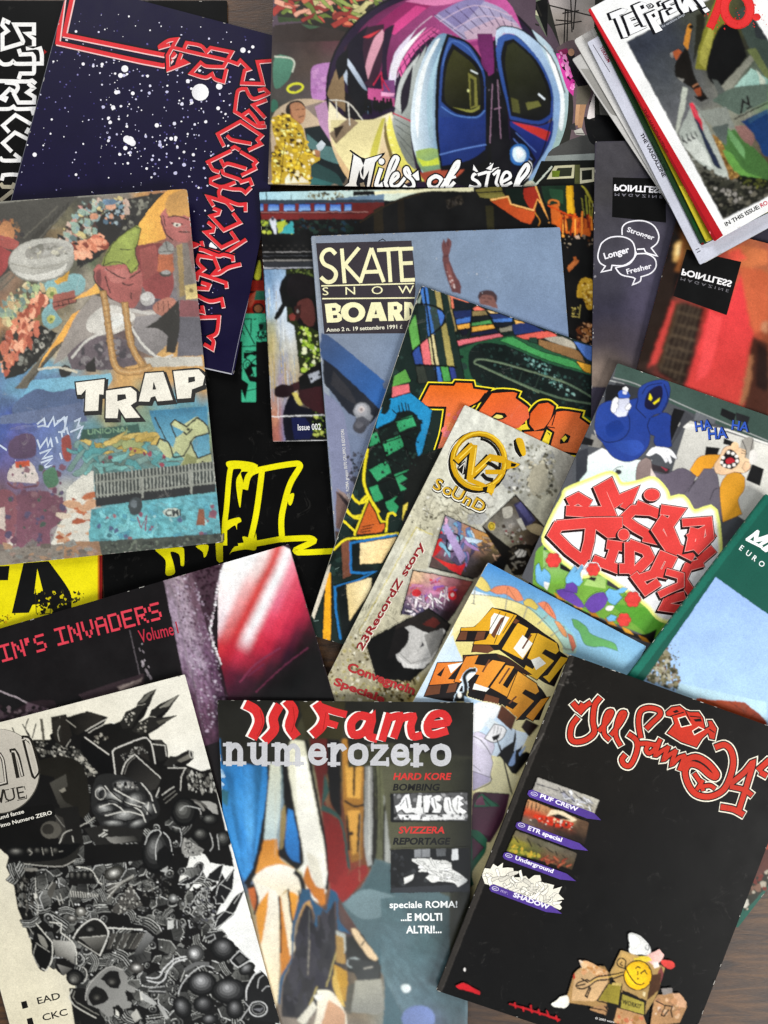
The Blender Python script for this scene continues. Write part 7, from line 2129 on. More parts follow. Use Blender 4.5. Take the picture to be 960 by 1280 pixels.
m.t('c83a36', 'HARD KORE', 206, 98, 34, 0, .03, 1.1, .2).p('cover_lettering', new=True).t('0e0d09', 'BOMBING', 204, 152, 34, 0, .03, 1.12, .2).p('cover_lettering', new=True).t('c83a36', 'SVIZZERA', 232, 366, 34, 0, .03, 1.12, .2).p('cover_lettering', new=True).t('0e0d09', 'REPORTAGE', 204, 422, 34, 0, .04, 1.1, .2)
m.p('strapline_lettering').t('eef0ee', 'speciale ROMA!', 188, 740, 34, -.5, .022, 1.12).t('eef0ee', '...E MOLTI', 244, 804, 38, -.5, .03, .92).t('eef0ee', 'ALTRI!...', 270, 866, 38, -.5, .03, .96)
m.p('graffiti_photo', new=True)
m.f('121212', '192,166 580,160 580,305 192,312', 0).clip('208,168 576,164 578,302 212,300')
m.f('5c5c5c', '200,160 590,160 590,310 200,310', 0).sp(80, '210,168 578,164 578,300 212,300', 4, 14, '2c2c2c 8c8c8c 484848 a0a0a0', 2)
for P in ['215,230 235,220 260,180 285,170 300,240 320,240 330,175 350,178 345,240 380,215 385,260 340,275 300,262 270,265 250,245 225,262', '355,180 400,176 395,200 380,262 360,262', '395,190 430,175 450,185 440,205 420,205 450,230 440,265 400,262 410,245 395,220', '460,190 490,185 500,235 530,225 520,270 480,275 460,250', '500,200 530,175 560,190 540,205 560,220 540,235 575,260 540,275 510,250']:
    m.s_('141414', 8, P, 1).f('f0f0ee', P)
m.ms('141414', 4, ['240,230 262,200', '270,190 280,240', '410,190 420,240', '480,200 490,255', '530,190 525,250'], 0).f('e8e8e6', '230,275 570,272 560,298 250,298').sp(30, '230,275 570,272 560,298 250,298', 3, 10, '3c3c3c 8a8a8a c8c8c8 1c1c1c', 8)
m.clip().p('graffiti_photo', new=True)
m.f('17181a', '192,446 588,440 588,660 192,664', 0).clip('194,446 586,440 586,658 194,662')
m.sp(60, '196,450 400,446 400,600 200,650', 4, 16, '26282a 0e0f10 3a3c3e', 4).f('8c8e90', '310,448 390,444 390,486 312,488').f('d0d2d2', '500,446 530,444 532,500 498,500').f('6c6e70', '345,446 352,446 352,488 345,488').f('5a5c5e', '420,444 470,442 470,480 424,482').f('34363a', '196,640 588,620 588,664 196,664')
for P in ['300,495 360,492 420,500 465,500 495,520 500,545 540,570 578,600 565,615 530,635 510,615 440,605 400,612 370,590 400,560 330,560 350,535 300,505', '260,590 310,570 300,600 262,620']:
    m.s_('0e0e0e', 6, P, 1).f('e4e4e0', P)
m.tangle(16, '320,500 480,510 540,600 400,600', 24, 'f0f0ec c8c8c4 dcdcd8', '1a1a1a', 3, 3, 30, 50).clip()
m.p('date_lettering').o(270, 870, 2.909).t('d8d8d0', '9.97', 14, 238, 11, -88, .02, 1.1)
m.p('cover').sp(20, '5,250 30,280 20,360 4,330', 2, 6, 'c8dce8 90b0c8', 3, 2, 60)

# black and white comic cover
m = Mag('magazine', 'cream cover with a dense black drawing of an armoured figure and a grey badge',
        '-85,925 231,843 356,1300 40,1382', 1.4, 'satin', 'ebe7d8', 3, rad=1, spine_col='c8c2ae', soft=(.36, .4, .045), lift=(.6, .9, 0, 0))
m.o(0, 840, 5.333).p('cover')
m.g('-453,453 1232,16 1900,2450 213,2890', ['dcd6c4 dfdac8 e4dfce e8e4d6', 'dad4c0 ded8c6 e4e0d2 ecebe4', 'dcd5be dcd6c4 e6e4da f0f0ec', 'dcd4ba dcd6c2 e6e4da f0f0ec'], 10, 14, .02, 4, 4)  # window gloss painted in: paper colour whitens towards the lower right
m.p('armoured_figure')
BK = '1b1a19'
SIL = '-60,560 120,470 230,450 340,450 330,420 355,400 340,300 440,280 450,300 580,260 700,295 720,300 690,350 740,340 770,340 810,320 840,265 910,230 960,150 1040,115 1005,200 960,300 880,380 900,390 970,330 1000,290 1060,220 1190,150 1130,250 1060,330 1170,290 1050,380 980,420 1010,450 1030,450 1080,450 1110,490 1120,570 1180,560 1250,520 1290,530 1290,580 1240,620 1340,660 1380,650 1410,640 1560,1300 1500,1290 1400,1270 1370,1220 1280,1160 1250,1290 1200,1360 1190,1400 1290,1340 1360,1280 1340,1360 1300,1400 1250,1470 1340,1430 1420,1320 1490,1280 1480,1340 1450,1420 1400,1440 1400,1460 1500,1380 1560,1320 1555,1400 1540,1460 1470,1550 1440,1620 1500,1590 1560,1520 1620,1470 1580,1560 1560,1620 1440,1720 1500,1760 1600,1850 1700,2000 1800,2200 1850,2400 1000,2450 650,2450 590,2400 510,2300 480,2180 520,2100 440,2010 350,1950 260,1940 190,1750 120,1580 90,1400 40,1300 60,1230 0,1180 -80,1200'
m.f(BK, SIL, 0)
DIN = SIL
def mech(m, n, poly, size, seed):
    """a thicket of plates, tubes and rings drawn in ink"""
    R = random.Random(seed)
    T = tris_of(pts(poly))
    A = [abs((t[1][0] - t[0][0]) * (t[2][1] - t[0][1]) - (t[2][0] - t[0][0]) * (t[1][1] - t[0][1])) for t in T]
    for _ in range(n):
        t = R.choices(T, A)[0]
        a, b = R.random(), R.random()
        if a + b > 1:
            a, b = 1 - a, 1 - b
        x = t[0][0] + a * (t[1][0] - t[0][0]) + b * (t[2][0] - t[0][0]); y = t[0][1] + a * (t[1][1] - t[0][1]) + b * (t[2][1] - t[0][1])
        an, L, k = R.uniform(0, 6.3), size * R.uniform(.5, 1.4), R.random()
        ca, sa = cos(an), sin(an)
        def at(u, v):
            return (x + u * ca - v * sa, y + u * sa + v * ca)
        if k < .4:                               # plate with a lit rim
            P = [at(-L, -L * .5), at(L * .2, -L * .7), at(L, -L * .1), at(L * .7, L * .5), at(-L * .6, L * .45)]
            m.s_('0c0c0c', 10, P, 1, 0).f((R.choice(['2a2a29', '3a3a38', '222221']), R.choice(['6a6a66', '848480', '4c4c4a']), P[0][0], P[0][1], P[3][0], P[3][1]), P, 0)
            m.s_(R.choice(['c8c8c2', 'a0a09a', 'dededa']), R.uniform(3, 5), P[:3], 0, 0)
            for i in range(3):
                m.s_('121212', 3, [at(-L * .5 + i * L * .4, -L * .4), at(-L * .4 + i * L * .4, L * .3)])
        elif k < .7:                             # bundle of tubes
            bend = R.uniform(-.6, .6)
            for i in range(4):
                o = (i - 1.5) * L * .24
                P = [at(-L, o), at(0, o + bend * L), at(L, o + bend * L * .4)]
                m.s_('0e0e0e', L * .26, P, 0, 1).s_(R.choice(['4a4a48', '6a6a66', '363634']), L * .14, P, 0, 1).s_(R.choice(['b8b8b2', 'd4d4ce', '8c8c88']), L * .05, P, 0, 1)
        else:                                    # ring or boss
            m.e('101010', x, y, L * .6, L * .5, an * 57)
            m.ring('5a5a58', L * .16, x, y, L * .46, L * .36, an * 57).ring('d0d0ca', L * .06, x, y, L * .5, L * .4, an * 57, 160, 320)
            m.e('2c2c2b', x, y, L * .26, L * .2, an * 57).e('9a9a96', x - L * .06, y - L * .06, L * .1)
mech(m, 300, '70,1300 500,1250 900,1200 1330,1250 1450,1700 1650,2050 1750,2350 650,2400 500,2050 250,1850', 56, 3)
mech(m, 60, '640,700 1300,620 1400,800 1450,1150 900,1180 300,1200 250,1000', 46, 5)
m.sp(200, '80,1280 700,1200 1300,1100 1450,1700 1700,2200 700,2380 500,2050 150,1600', 2, 6, 'd0d0cc 0f0f0f 8a8a8a e8e8e4', 4, 1.5, 30)
m.sp(260, '230,460 500,500 640,620 640,700 560,700 400,560 260,560', 4, 14, '3a3a36 5c5a54 8a8880 22211f b8b4a8 141312', 5, 1.4, 30)
m.f('26241f', '260,590 420,560 560,640 600,900 560,980 440,900 360,700 260,680').f(('4c4a44', '2a2824', 400, 760, 480, 950), '330,740 440,680 450,760 400,800 430,860 500,910 520,1000 440,980').f('8c887c', '395,790 430,770 440,790 415,805')
m.f('2a2723', '340,310 440,285 480,420 420,500 360,440').f(('1a1917', '33302b', 480, 290, 640, 300), '450,310 580,265 690,300 660,330 520,420 480,400').s_('a8a498', 5, '440,318 505,368', 0).s_('d4d0c4', 6, '570,392 710,312', 0).s_('d4d0c4', 5, '590,405 690,350', 0).f('f0ecdf', '720,320 770,345 740,340')
m.f('1d1c1a', '530,430 740,360 960,330 1000,440 760,530 720,560').f('141312', '540,440 730,560 760,660 700,700 620,640 540,520').s_('d8d4ca', 7, '565,435 725,550', 0).sp(14, '600,440 700,400 720,440 640,480', 4, 12, '7a766c 55524a a8a498', 3)
m.s_('8a867c', 3, '400,300 390,420').f('302e2a', '350,330 400,310 410,440 370,430').ms('c0bcb0', 4, ['400,360 385,400 395,460', '470,450 440,500'], 0)
m.ms('403e38', 8, ['150,350 200,430', '190,310 170,380 200,440', '240,345 215,440', '80,370 100,410'], 0).f('5c594f', '265,310 285,312 300,450 285,470', 0)
m.o(120, 840, 5.333)
for P in ['160,340 205,265 260,250 280,200 340,140 405,110 370,190 300,260 235,370 180,380', '280,340 350,300 370,255 430,210 560,150 500,230 430,280 380,310 545,288 440,350 300,420 240,390']:
    m.f('2b2a27', P, 0)
m.f('6c6a62', '280,210 340,150 395,120 320,200', 0).f('8a877d', '425,235 520,170 550,155 480,230', 0).f('55534b', '400,330 540,290 420,350', 0).ms('b8b4a8', 3, ['275,225 330,215', '350,295 400,300', '425,240 460,225'], 0).sp(16, '180,290 270,260 230,360 190,360', 3, 9, '8c8a80 c4c0b4', 3).sp(20, '280,350 350,310 340,400 270,400', 3, 10, '6a6860 a8a498 3a3834', 4)
m.f('201f1d', '110,530 320,440 370,470 400,620 420,650 440,740 390,850 200,700 130,660').ms('dcd9d0', 8, ['130,690 110,530 130,510 310,440 340,440 370,480 395,610'], 0).f('2c2a27', '170,560 310,480 350,560 360,600 260,545')
m.sp(60, '150,560 310,480 370,580 300,540 200,600', 3, 9, '8c8a84 4a4844 b4b2aa 16161a', 6).f(('1a1918', '3c3a37', 240, 600, 380, 700), '200,590 265,550 430,720 400,780 330,790 190,680').ms('d8d5cc', 6, ['170,680 200,600 260,550 445,720 400,830'], 0).ms('8a8780', 4, ['190,680 215,610 262,565'], 0)
m.f('262523', '375,470 470,480 480,540 470,580 420,600 400,560').ms('cfccc2', 6, ['375,480 460,490 470,560'], 0).f('3a3835', '390,455 440,450 460,480 400,480').f('2a2927', '490,560 560,560 620,520 650,540 650,580 560,600 490,640 450,620')
m.f('77746b', '540,590 630,540 640,570 570,600').e('c8c5bb', 635, 548, 14, 30, -10).e('2a2927', 635, 548, 8, 22, -10)
m.f('1b1a19', '440,640 600,640 760,700 830,960 400,960').ms('d0cdc4', 6, ['480,640 600,640 570,700 565,790', '440,820 520,765'], 0).ms('8c8981', 4, ['450,850 530,790', '460,880 540,810'], 0)
m.sp(130, '600,650 760,680 820,800 620,800', 3, 12, '6c6a64 9a9890 3a3936 c0beb6 1c1c1b', 7, 1.8, 80).f('a8a6a0', '760,860 800,880 815,950 780,940 690,860', 0)
m.ring('8a8882', 16, 630, 930, 90, 70, 10, 150, 340).ring('c4c2bc', 5, 640, 940, 60, 44, 10, 180, 360).ring('5c5a56', 12, 640, 950, 110, 95, 0, 150, 330)
# masked head
m.f('2c2c2b', '-20,760 20,690 120,680 260,720 340,760 420,880 410,960 340,1000 260,1050 140,1060 20,1000 -30,900', 1)
for x, y, rx, ry, a in ((30, 800, 50, 60, 0), (190, 760, 100, 50, 5), (120, 840, 110, 50, 20), (260, 860, 90, 70, -30), (60, 920, 90, 50, 10), (200, 960, 120, 60, -10), (350, 910, 60, 60, -20), (120, 1010, 100, 30, 0), (280, 1010, 80, 34, -20)):
    ball(m, x, y, rx, ry, a, '2a2a2a', 'b8b8b4', -.1, -.25, 6)
m.ring('2a2a2a', 8, 195, 755, 105, 46, 6).sp(50, '110,740 280,730 290,780 130,790', 4, 14, 'b4b2ac 4a4a48 1a1a1a 7c7a76', 5)
m.ms('d4d2ca', 7, ['60,760 150,850 300,900', '120,780 230,840 330,880', '20,900 120,880 200,940', '60,960 200,930 320,960', '300,740 360,810 380,860', '350,870 340,950', '380,880 400,940', '220,880 300,930 330,1000'], 0)
m.ms('161616', 8, ['90,790 190,870 300,910', '10,870 110,850 200,900', '40,940 160,920', '330,790 350,850', '320,900 370,960', '180,1000 260,980'], 0).ring('c8c6be', 5, 30, 810, 34, 40)
# lower half
m.o(0, 1000, 5.333)
m.f('232220', '350,60 520,40 560,300 400,420 300,300').f('3c3a36', '380,100 420,120 440,220 400,290 340,280').f('171615', '-20,170 300,140 420,300 60,310 -20,300').e('5a5750', 340, 200, 70, 60).e('33312d', 320, 195, 40, 36)
m.ms('c8c5bb', 5, ['395,290 430,220 480,200', '535,175 630,120', '480,240 490,280'], 0).s_('8a8780', 4, '350,80 430,180')
m.f('121211', '40,310 540,290 520,360 430,420 60,400', 0)
ball(m, 105, 345, 65, 32, 0, '1c1c1b', '8c8a84', 0, -.2, 5)
for x in (200, 250, 310, 370):
    ball(m, x, 340, 30, 28, 0, '161615', '77756e', -.2, -.3, 4)
m.ms('a4a198', 4, ['190,330 215,350 200,370', '280,320 290,365', '340,315 350,370', '390,345 420,340'], 0).f('2e2d2a', '120,420 420,390 540,300 500,400 420,440 250,440').s_('bab7ae', 5, '160,425 300,440 420,440 500,400', 0).f('807d76', '150,450 250,455 250,470 180,475')
m.ms('d4d2c8', 7, ['510,445 580,455 620,480 660,550 680,560'], 0).f('1c1b1a', '460,480 600,470 650,560 460,560')
for i in range(4):
    ball(m, 480 + i * 42, 505, 22, 32, 0, '1a1a19', '7a7872', 0, -.3, 4)
for i in range(12):
    m.s_('bdbbb2', 6, [(470 + i * 16, 605 + i * 2), (476 + i * 16, 650 - abs(i - 6))], 0, 0)
m.f('191817', '560,300 950,290 950,400 800,420 560,440').f('2b2a28', '560,190 700,170 960,200 940,280 640,300').f(('8c8a84', '33322f', 760, 250, 900, 250), '700,250 900,240 920,270 760,290').ms('d0cec6', 8, ['660,240 700,215', '680,245 715,225', '690,200 720,205'], 0)
ball(m, 760, 490, 70, 46, -20, '35342f', 'f0eee6', 0, -.1, 5)
for i in range(6):
    m.s_(['c8c6be', '6c6a64'][i % 2], 7, [(715, 560 + i * 24), (800, 550 + i * 4), (890, 500 + i * 3)], 0, 1)
m.f('55534f', '740,740 870,560 950,700 800,760').sp(90, '740,740 870,560 950,700 800,760', 3, 9, 'a8a69e 3a3936 1c1c1b c4c2ba', 4)
m.sp(80, '100,500 200,500 240,760 130,800', 3, 14, '0f0f0f 4c4a46 8a8880 262523', 6, 1.6, 80).s_('c4c2ba', 5, '235,520 240,620 230,650 255,700 250,760', 0).f('d0cec4', '225,625 245,620 250,650 235,660')
m.f('55534e', '310,620 350,540 380,560 340,660').ms('b0aea6', 6, ['320,590 350,550', '400,620 420,690', '380,640 400,700'], 0)
ball(m, 540, 745, 34, 30, 20, '6a6862', 'f0eee6', -.1, -.2, 5)
ball(m, 480, 790, 36, 22, 10, '4a4844', 'e0ded6', -.1, -.2, 5)
m.o(0, 1130, 5.333)
m.f('22211f', '490,230 560,130 620,95 690,120 720,180 700,300 660,350 520,260').f(('7c7a74', '34332f', 600, 200, 640, 320), '530,225 710,210 690,310 640,320').ms('dcdad2', 9, ['485,230 540,150 620,100 680,120 720,180 715,230 665,345'], 0).ms('b0aea6', 7, ['530,225 705,210', '520,250 660,340'], 0)
ball(m, 600, 165, 40, 26, 0, '1a1a19', '8c8a84', 0, .3, 4)
m.ms('dedcd4', 8, ['720,160 950,170'], 0)
for i in range(5):
    m.f(['4c4a46', '3a3936'][i % 2], [(740 + i * 46, 195), (775 + i * 46, 195), (740 + i * 40, 300), (710 + i * 40, 300)], 0)
    m.s_('9a9890', 3, [(780 + i * 46, 195), (735 + i * 42, 295)], 0, 0)
m.f('171716', '240,130 350,260 360,340 300,450 260,430 210,300').ms('d4d2c8', 7, ['240,130 330,235 350,270 345,370 310,445 280,430'], 0).ms('a8a69e', 5, ['240,260 330,320', '240,270 225,350 260,420', '190,150 220,200'], 0).f('8a8880', '250,200 290,220 320,280 310,300 270,260')
m.f(('5c5a55', 'c0beb6', 400, 350, 470, 260), '350,240 480,250 500,300 495,400 430,360 370,350').s_('dcdad0', 7, '330,120 410,130 405,190 480,250 505,300 510,400', 0).f('1a1918', '370,360 430,370 500,410 490,440 420,480 370,430').ms('141414', 5, ['400,360 430,365 435,380 460,375 470,395'], 0)
m.f(('8c8a84', '4a4845', 400, 400, 430, 470), '380,400 480,430 420,480')
ball(m, 500, 490, 60, 55, 0, '141413', '8c8a84', -.2, .3, 5)
m.ring('c8c6be', 6, 540, 470, 40, 50, 0, -80, 60)
m.f('1d1c1b', '460,560 560,560 720,800 500,820').ms('c4c2b8', 8, ['480,570 460,620 500,680 640,760'], 0).ms('8a8880', 6, ['500,580 485,620 520,660 660,740'], 0)
# skull
m.f('8c8b87', '570,600 600,520 680,440 740,415 810,430 850,480 850,530 900,560 900,590 860,590 830,580 850,640 880,660 870,690 820,700 780,670 750,690 760,740 720,755 660,700 590,670', 0)
m.s_('b8b6b0', 5, '570,640 575,590 605,525 690,440 750,415 815,440', 0).f('1f1e1d', '670,500 730,445 790,450 805,520 790,560 740,560 700,520').f('1f1e1d', '590,630 600,580 640,545 700,580 725,630 690,660 620,680')
ball(m, 745, 515, 44, 34, 0, '1f1e1d', '77756f', 0, .2, 4)
ball(m, 645, 620, 40, 32, 0, '1f1e1d', '6a6862', 0, .2, 4)
m.f('1c1b1a', '840,570 880,600 900,640 850,650').f('1c1b1a', '755,690 790,670 830,720 800,760 760,740').f('d8d6cc', '770,700 790,720 795,750 770,740')
ball(m, 910, 425, 50, 36, 0, '44423f', 'f0eee8', 0, -.1, 5)
m.f('d0cec6', '930,590 950,580 960,640 940,640').f('b8b6ae', '870,740 910,700 940,760 900,790')
m.o(170, 1130, 5.333)
for x, y, rx, ry, a, l in ((440, 530, 100, 85, 0, 'b8b8b8'), (620, 580, 120, 90, 0, 'a0a0a0'), (580, 300, 90, 80, 20, '8c8c8c'), (450, 670, 70, 60, 0, '808080'), (660, 700, 60, 70, 0, '8c8c8c'), (310, 690, 60, 80, -20, '8a8a8a'), (880, 620, 60, 80, 30, '707070'), (490, 770, 60, 40, 0, '909090'), (740, 430, 60, 40, -30, '9a9a9a')):
    ball(m, x, y, rx, ry, a, '171717', l, -.1, -.25, 6)
ball(m, 395, 330, 60, 60, 0, '3c3c3b', 'f0f0ee', -.15, 0, 5)
m.ms('d4d4d2', 9, ['70,490 130,495 160,480 190,430 250,370 330,350', '75,510 150,525 190,500 210,450 260,390 340,365'], 0).ms('c0c0be', 8, ['280,600 310,530 380,450 460,410 520,430'], 0).s_('6c6c6b', 26, '330,440 400,400 480,400', 0)
m.f('1b1b1b', '640,350 700,310 760,370 700,430 650,400').ms('d0d0ce', 7, ['630,370 690,310 765,372 680,425 640,390 630,370'], 0).f('4c4c4b', '660,365 700,335 735,370 690,400')
m.f('222222', '720,640 760,500 830,440 900,520 960,700 960,800 740,760').ms('d8d8d6', 9, ['735,640 740,560 790,470 830,450'], 0).ms('b8b8b6', 6, ['810,560 820,500 850,475', '840,580 870,550 900,550', '700,770 755,690 720,650'], 0)
m.ring('d0d0ce', 7, 815, 700, 60, 50).ring('8a8a88', 5, 815, 700, 42, 34).f('77777a', '780,700 850,690 830,720')
m.f('262626', '460,210 560,180 600,200 540,250 470,240').ms('b0b0ae', 5, ['455,230 520,200 530,230 480,260', '480,190 570,175'], 0).f('3c3c3b', '90,560 190,545 200,600 100,600').ms('a8a8a6', 7, ['90,560 190,548', '90,580 195,585'], 0)
m.f('b0b0ac', '30,590 60,600 140,660 120,680 50,640').f('a8a8a4', '140,670 175,680 220,760 200,770').f('c8c8c4', '210,110 250,105 250,160 210,170').ms('d0d0ce', 5, ['270,110 275,165', '-10,170 70,180', '350,95 360,160 380,150'], 0)
m.f(('8c8c8a', '3c3c3b', 20, 200, 60, 320), '70,180 120,220 40,330 -20,340')
m.o(150, 1000, 5.333)
ball(m, 250, 345, 105, 150, 12, '151515', '7c7c7a', -.35, -.2, 6)
m.ms('c8c8c4', 6, ['165,300 200,220 260,200 275,220', '240,400 240,300 275,220', '290,215 330,260 345,340'], 0).f('1a1a1a', '250,350 300,300 340,360 310,480 250,430').f('b0b0ac', '270,470 320,440 315,490').f('908f8a', '430,250 560,330 540,370 430,380 410,320').sp(40, '430,250 560,330 540,370 430,380', 3, 9, '4a4a48 2a2a2a bcbab4', 5).ring('3a3a38', 5, 460, 300, 20, 18)
for x, y, rx, ry in ((430, 80, 90, 100), (540, 230, 60, 50), (690, 260, 60, 60), (600, 130, 60, 40), (380, 195, 34, 34)):
    ball(m, x, y, rx, ry, 0, '161616', '84847f', -.2, -.2, 5)
m.ms('b4b4b0', 6, ['400,70 440,40 540,60', '600,220 620,300 600,340', '650,230 660,330', '350,180 400,190 410,260 400,310'], 0)
m.sp(160, '110,520 380,480 330,640 170,690', 3, 9, '4a4a48 2a2a2a 77756f 0f0f0f', 6)
for P in ['390,560 440,530 520,500 565,430 530,510 460,560', '560,545 600,490 660,440 690,430 660,540', '640,640 660,570 710,520 760,455 750,590 690,690 640,690', '650,790 700,740 770,640 830,600 770,740 690,820 630,860']:
    m.s_('e8e8e4', 4, P, 1).f('232324', P, 0)
m.ms('b8b8b4', 5, ['570,520 640,545', '670,560 740,600', '680,640 700,680', '700,740 760,760', '710,540 745,480', '760,690 800,630', '480,690 520,620 560,600', '440,740 500,780'], 0).ring('a8a8a4', 6, 530, 665, 34, 40).ring('8a8a86', 5, 530, 665, 16, 18)
ball(m, 355, 655, 30, 28, 0, '6a6a68', 'f2f2ee', 0, 0, 4)
m.sp(120, '420,560 640,560 640,840 420,860', 3, 11, '55555a 8c8c8a c4c4c0 1c1c1c 3a3a3a', 7, 1.5, 40)
# caption strip, list and badge
m.o(0, 840, 5.333).p('caption_lettering')
m.f('161513', '-60,960 160,900 350,880 360,960 -60,1080', 0)
m.o(0, 1000, 5.333).f('161513', '-60,90 360,40 370,100 -60,220', 0)
m.t('eeeade', 'und fanze', -2, 130, 26, -15, .015, 1.25).t('eeeade', 'rimo Numero ZERO', -8, 186, 26, -14.5, .015, 1.22)
m.o(0, 1130, 5.333).p('list_lettering')
for x, y in ((140, 654), (178, 766)):
    m.f('1c1a18', [(x, y), (x + 36, y - 10), (x + 48, y + 36), (x + 10, y + 46)], 0)
m.t('2a2824', 'EAD', 254, 668, 46, -14, .015, 1.35).t('2a2824', 'CKC', 288, 780, 46, -14, .015, 1.35).t('2a2824', 'N', 510, 810, 30, -14, .015, 1.2)
m.p('round_badge').o(0, 840, 5.333)
m.e('55524b', -12, 662, 280, 284, 0, 44).e(('b8b2a6'), -14, 660, 275, 280, 0, 44)
m.p('badge_lettering')
m.ms('2c2924', 24, ['-30,560 0,550 20,590 42,740 -10,752', '70,525 95,520 120,560 150,690', '84,530 118,700', '150,435 190,440 215,480 260,650 255,670 230,700 220,690 160,460'], 0).ms('c8c2b6', 10, ['-30,560 0,550 20,590 38,735 -10,748', '80,530 98,530 120,580 148,690', '160,442 188,450 208,490 250,655 232,690 220,660 170,460'], 0)
m.t('2c2924', 'V', -30, 880, 88, -13, .02, 1.0).t('2c2924', 'UE', 38, 866, 86, -12, .0, 1.02).ms('2c2924', 5, ['20,790 60,782', '72,778 100,772', '36,868 60,862', '116,856 178,842', '112,776 165,764', '176,820 178,844', '163,764 168,784'], 0)

# black cover with red outlined script at lower right
m = Mag('magazine', 'black cover with red outlined script and crown, and small photos on purple arrows',
        '712,818 1010,925 850,1340 545,1238', 1.5, 'dark', '181614', 3, rad=2, spine_col='2a2826', soft=(.5, .5, .08), lift=(.8, 0, 0, .5), pages='8c8880')
m.o(640, 760).p('cover')
m.g('216,174 1110,495 630,1740 -285,1434', ['1d1b18 1b1916 171512 15130f', '1c1a17 191713 15130f 13110d', '191713 161410 13110d 100e0a', '171512 13110d 100e0a 0d0b08', '14120e 100e0b 0d0b08 0a0806'], 16, 20, .1, 4, 4)
m.f('35322f', '216,176 232,182 -265,1440 -283,1432', 0).s_('4c4844', 2, '232,182 -265,1440', 0)
m.sp(10, '180,240 222,200 226,290 180,290', 1, 2.2, '6c6864 4c4844', 3, 4, -20).f('d8d4cc', '322,204 345,208 332,213').ms('77736d', 2, ['185,245 225,240', '175,285 195,290', '60,560 120,470'], 0)
m.p('title_lettering').o(700, 860, 3.692)
A1 = [(24, '62,72 88,98 104,78'), (22, '92,112 118,84 138,70'), (24, '182,48 160,80 152,150 158,205 118,240 68,248 48,225 54,175 78,140'), (19, '182,196 222,150 240,112 222,112 206,150 204,210 226,236'), (19, '238,214 280,160 300,118 282,116 264,160 258,220 278,262'),
      (22, '372,225 362,160 372,108 410,92 455,102 462,124 428,158 402,184'), (22, '320,215 350,238 358,270 345,320 322,358 296,354 286,330 298,312'), (20, '350,258 400,256 430,262'), (19, '438,262 410,262 398,286 412,302 440,278 462,240'), (18, '458,250 440,310 470,290 498,275'), (18, '500,272 478,330 508,306 534,290'), (18, '534,290 516,352 548,322 576,312'), (18, '576,312 552,376'),
      (26, '560,375 575,340 625,318 680,345 722,395 716,412 690,400 645,362 600,352 578,385 590,440 625,488 685,502 745,478 778,430 800,350 790,290 760,262 722,272'), (18, '622,398 650,440 660,470'), (18, '640,458 690,450 712,462'), (16, '632,468 658,428'),
      (24, '790,440 850,390 890,345 868,430 825,565'), (22, '790,456 850,470 882,492'), (26, '748,550 800,560 842,582'), (26, '918,376 962,336'), (24, '930,392 948,402')]
CRW = '490,112 515,90 552,84 578,104 600,112 640,112 658,138 668,182 655,196 690,178 684,152 700,152 722,188 712,236 692,232 684,206 655,232 630,272 560,248 496,208 530,165 520,132 492,126'
for w, P in A1:
    m.s_('ece6d4', w + 21, P, 0, 1)
m.s_('ece6d4', 19, CRW, 1, 0).f('ece6d4', CRW, 0)
for w, P in A1:
    m.s_('1a0e0c', w + 10, P, 0, 1)
m.s_('1a0e0c', 10, CRW, 1, 0)
for w, P in A1:
    m.s_('bc3c2c', w, P, 0, 1)
m.f('bc3c2c', CRW, 0)
m.f('1a1412', '545,140 580,130 605,170 560,180', 0).f('1a1412', '615,200 640,185 660,195 620,215', 0).ms('ece6d4', 4, ['545,140 580,130 605,170 560,180 545,140', '612,198 640,180 664,192 620,216 612,198'], 0).f('1a0e0c', '520,108 540,100 550,110 530,116').f('1a0e0c', '615,145 650,140 655,155 625,155').ms('1a0e0c', 5, ['510,130 570,112', '600,130 650,135', '690,190 712,205', '580,108 600,150'], 0)
# photo strips on purple arrows
m.o(590, 970, 5.647)
PU = '55408c'
for nm, P, rows, seed in (('white_photo', '465,10 900,170 865,265 425,110', ['b0aca4 a8a49c b4b0a4', 'a4a098 9c9a96 a8a294'], 1), ('train_photo', '395,165 825,330 795,480 350,330', ['c09068 a8805c c8a880 5c4838', 'b04a30 a84430 7c4434 4c3c30', '6c5c50 5c4038 3c302a 2c2420'], 2), ('train_photo', '310,385 740,545 705,660 245,530', ['6c6450 5c5848 6c6858 5c5448', '8c8438 5c5c3c 6c5a44 5c5040', '6a6c34 4c5028 6c4c38 4c4030'], 3)):
    m.p(nm, new=True).g(P, rows, 22, 10, .16, 6, seed)
    if seed == 1:
        m.ms('2a2c3c', 6, ['455,55 610,105', '610,80 680,180 720,190', '640,100 700,160 760,200', '680,110 760,210 850,240', '720,120 840,230', '760,150 850,215', '620,120 660,110'], 0).tangle(14, '640,90 850,180 840,240 660,170', 24, 'c4c4c8 9c9ca8 e0e0e0', '24263a', 3, 5, 40, 40)
    if seed == 2:
        m.f('e4d4b4', '520,290 560,240 640,250 740,310 700,320 600,270').f('c03a24', '440,270 560,290 720,330 690,370 560,350 430,300').sp(60, '420,280 720,330 700,380 400,320', 4, 12, 'c84a30 e0c8a0 3c2a24 8c3424 d8d0c0', 5).ms('2a2420', 7, ['400,180 390,230', '425,185 420,240', '455,195 445,250', '480,205 470,250'], 0).f('2c2622', '560,280 620,270 700,310 600,300').e('5c5048', 440, 320, 24, 20)
    if seed == 3:
        m.sp(60, '300,480 480,560 450,590 260,530', 6, 16, '8c8c3c a89c44 5c6a30 c0a040', 5).tangle(12, '500,560 700,600 690,640 500,620', 24, '8c4434 6c3a30 a05c44', '2a201c', 3, 3).ms('2c2a24', 8, ['300,430 330,470', '390,440 420,500', '460,480 490,500', '520,505 570,540', '590,530 600,560', '640,560 660,580'], 0)
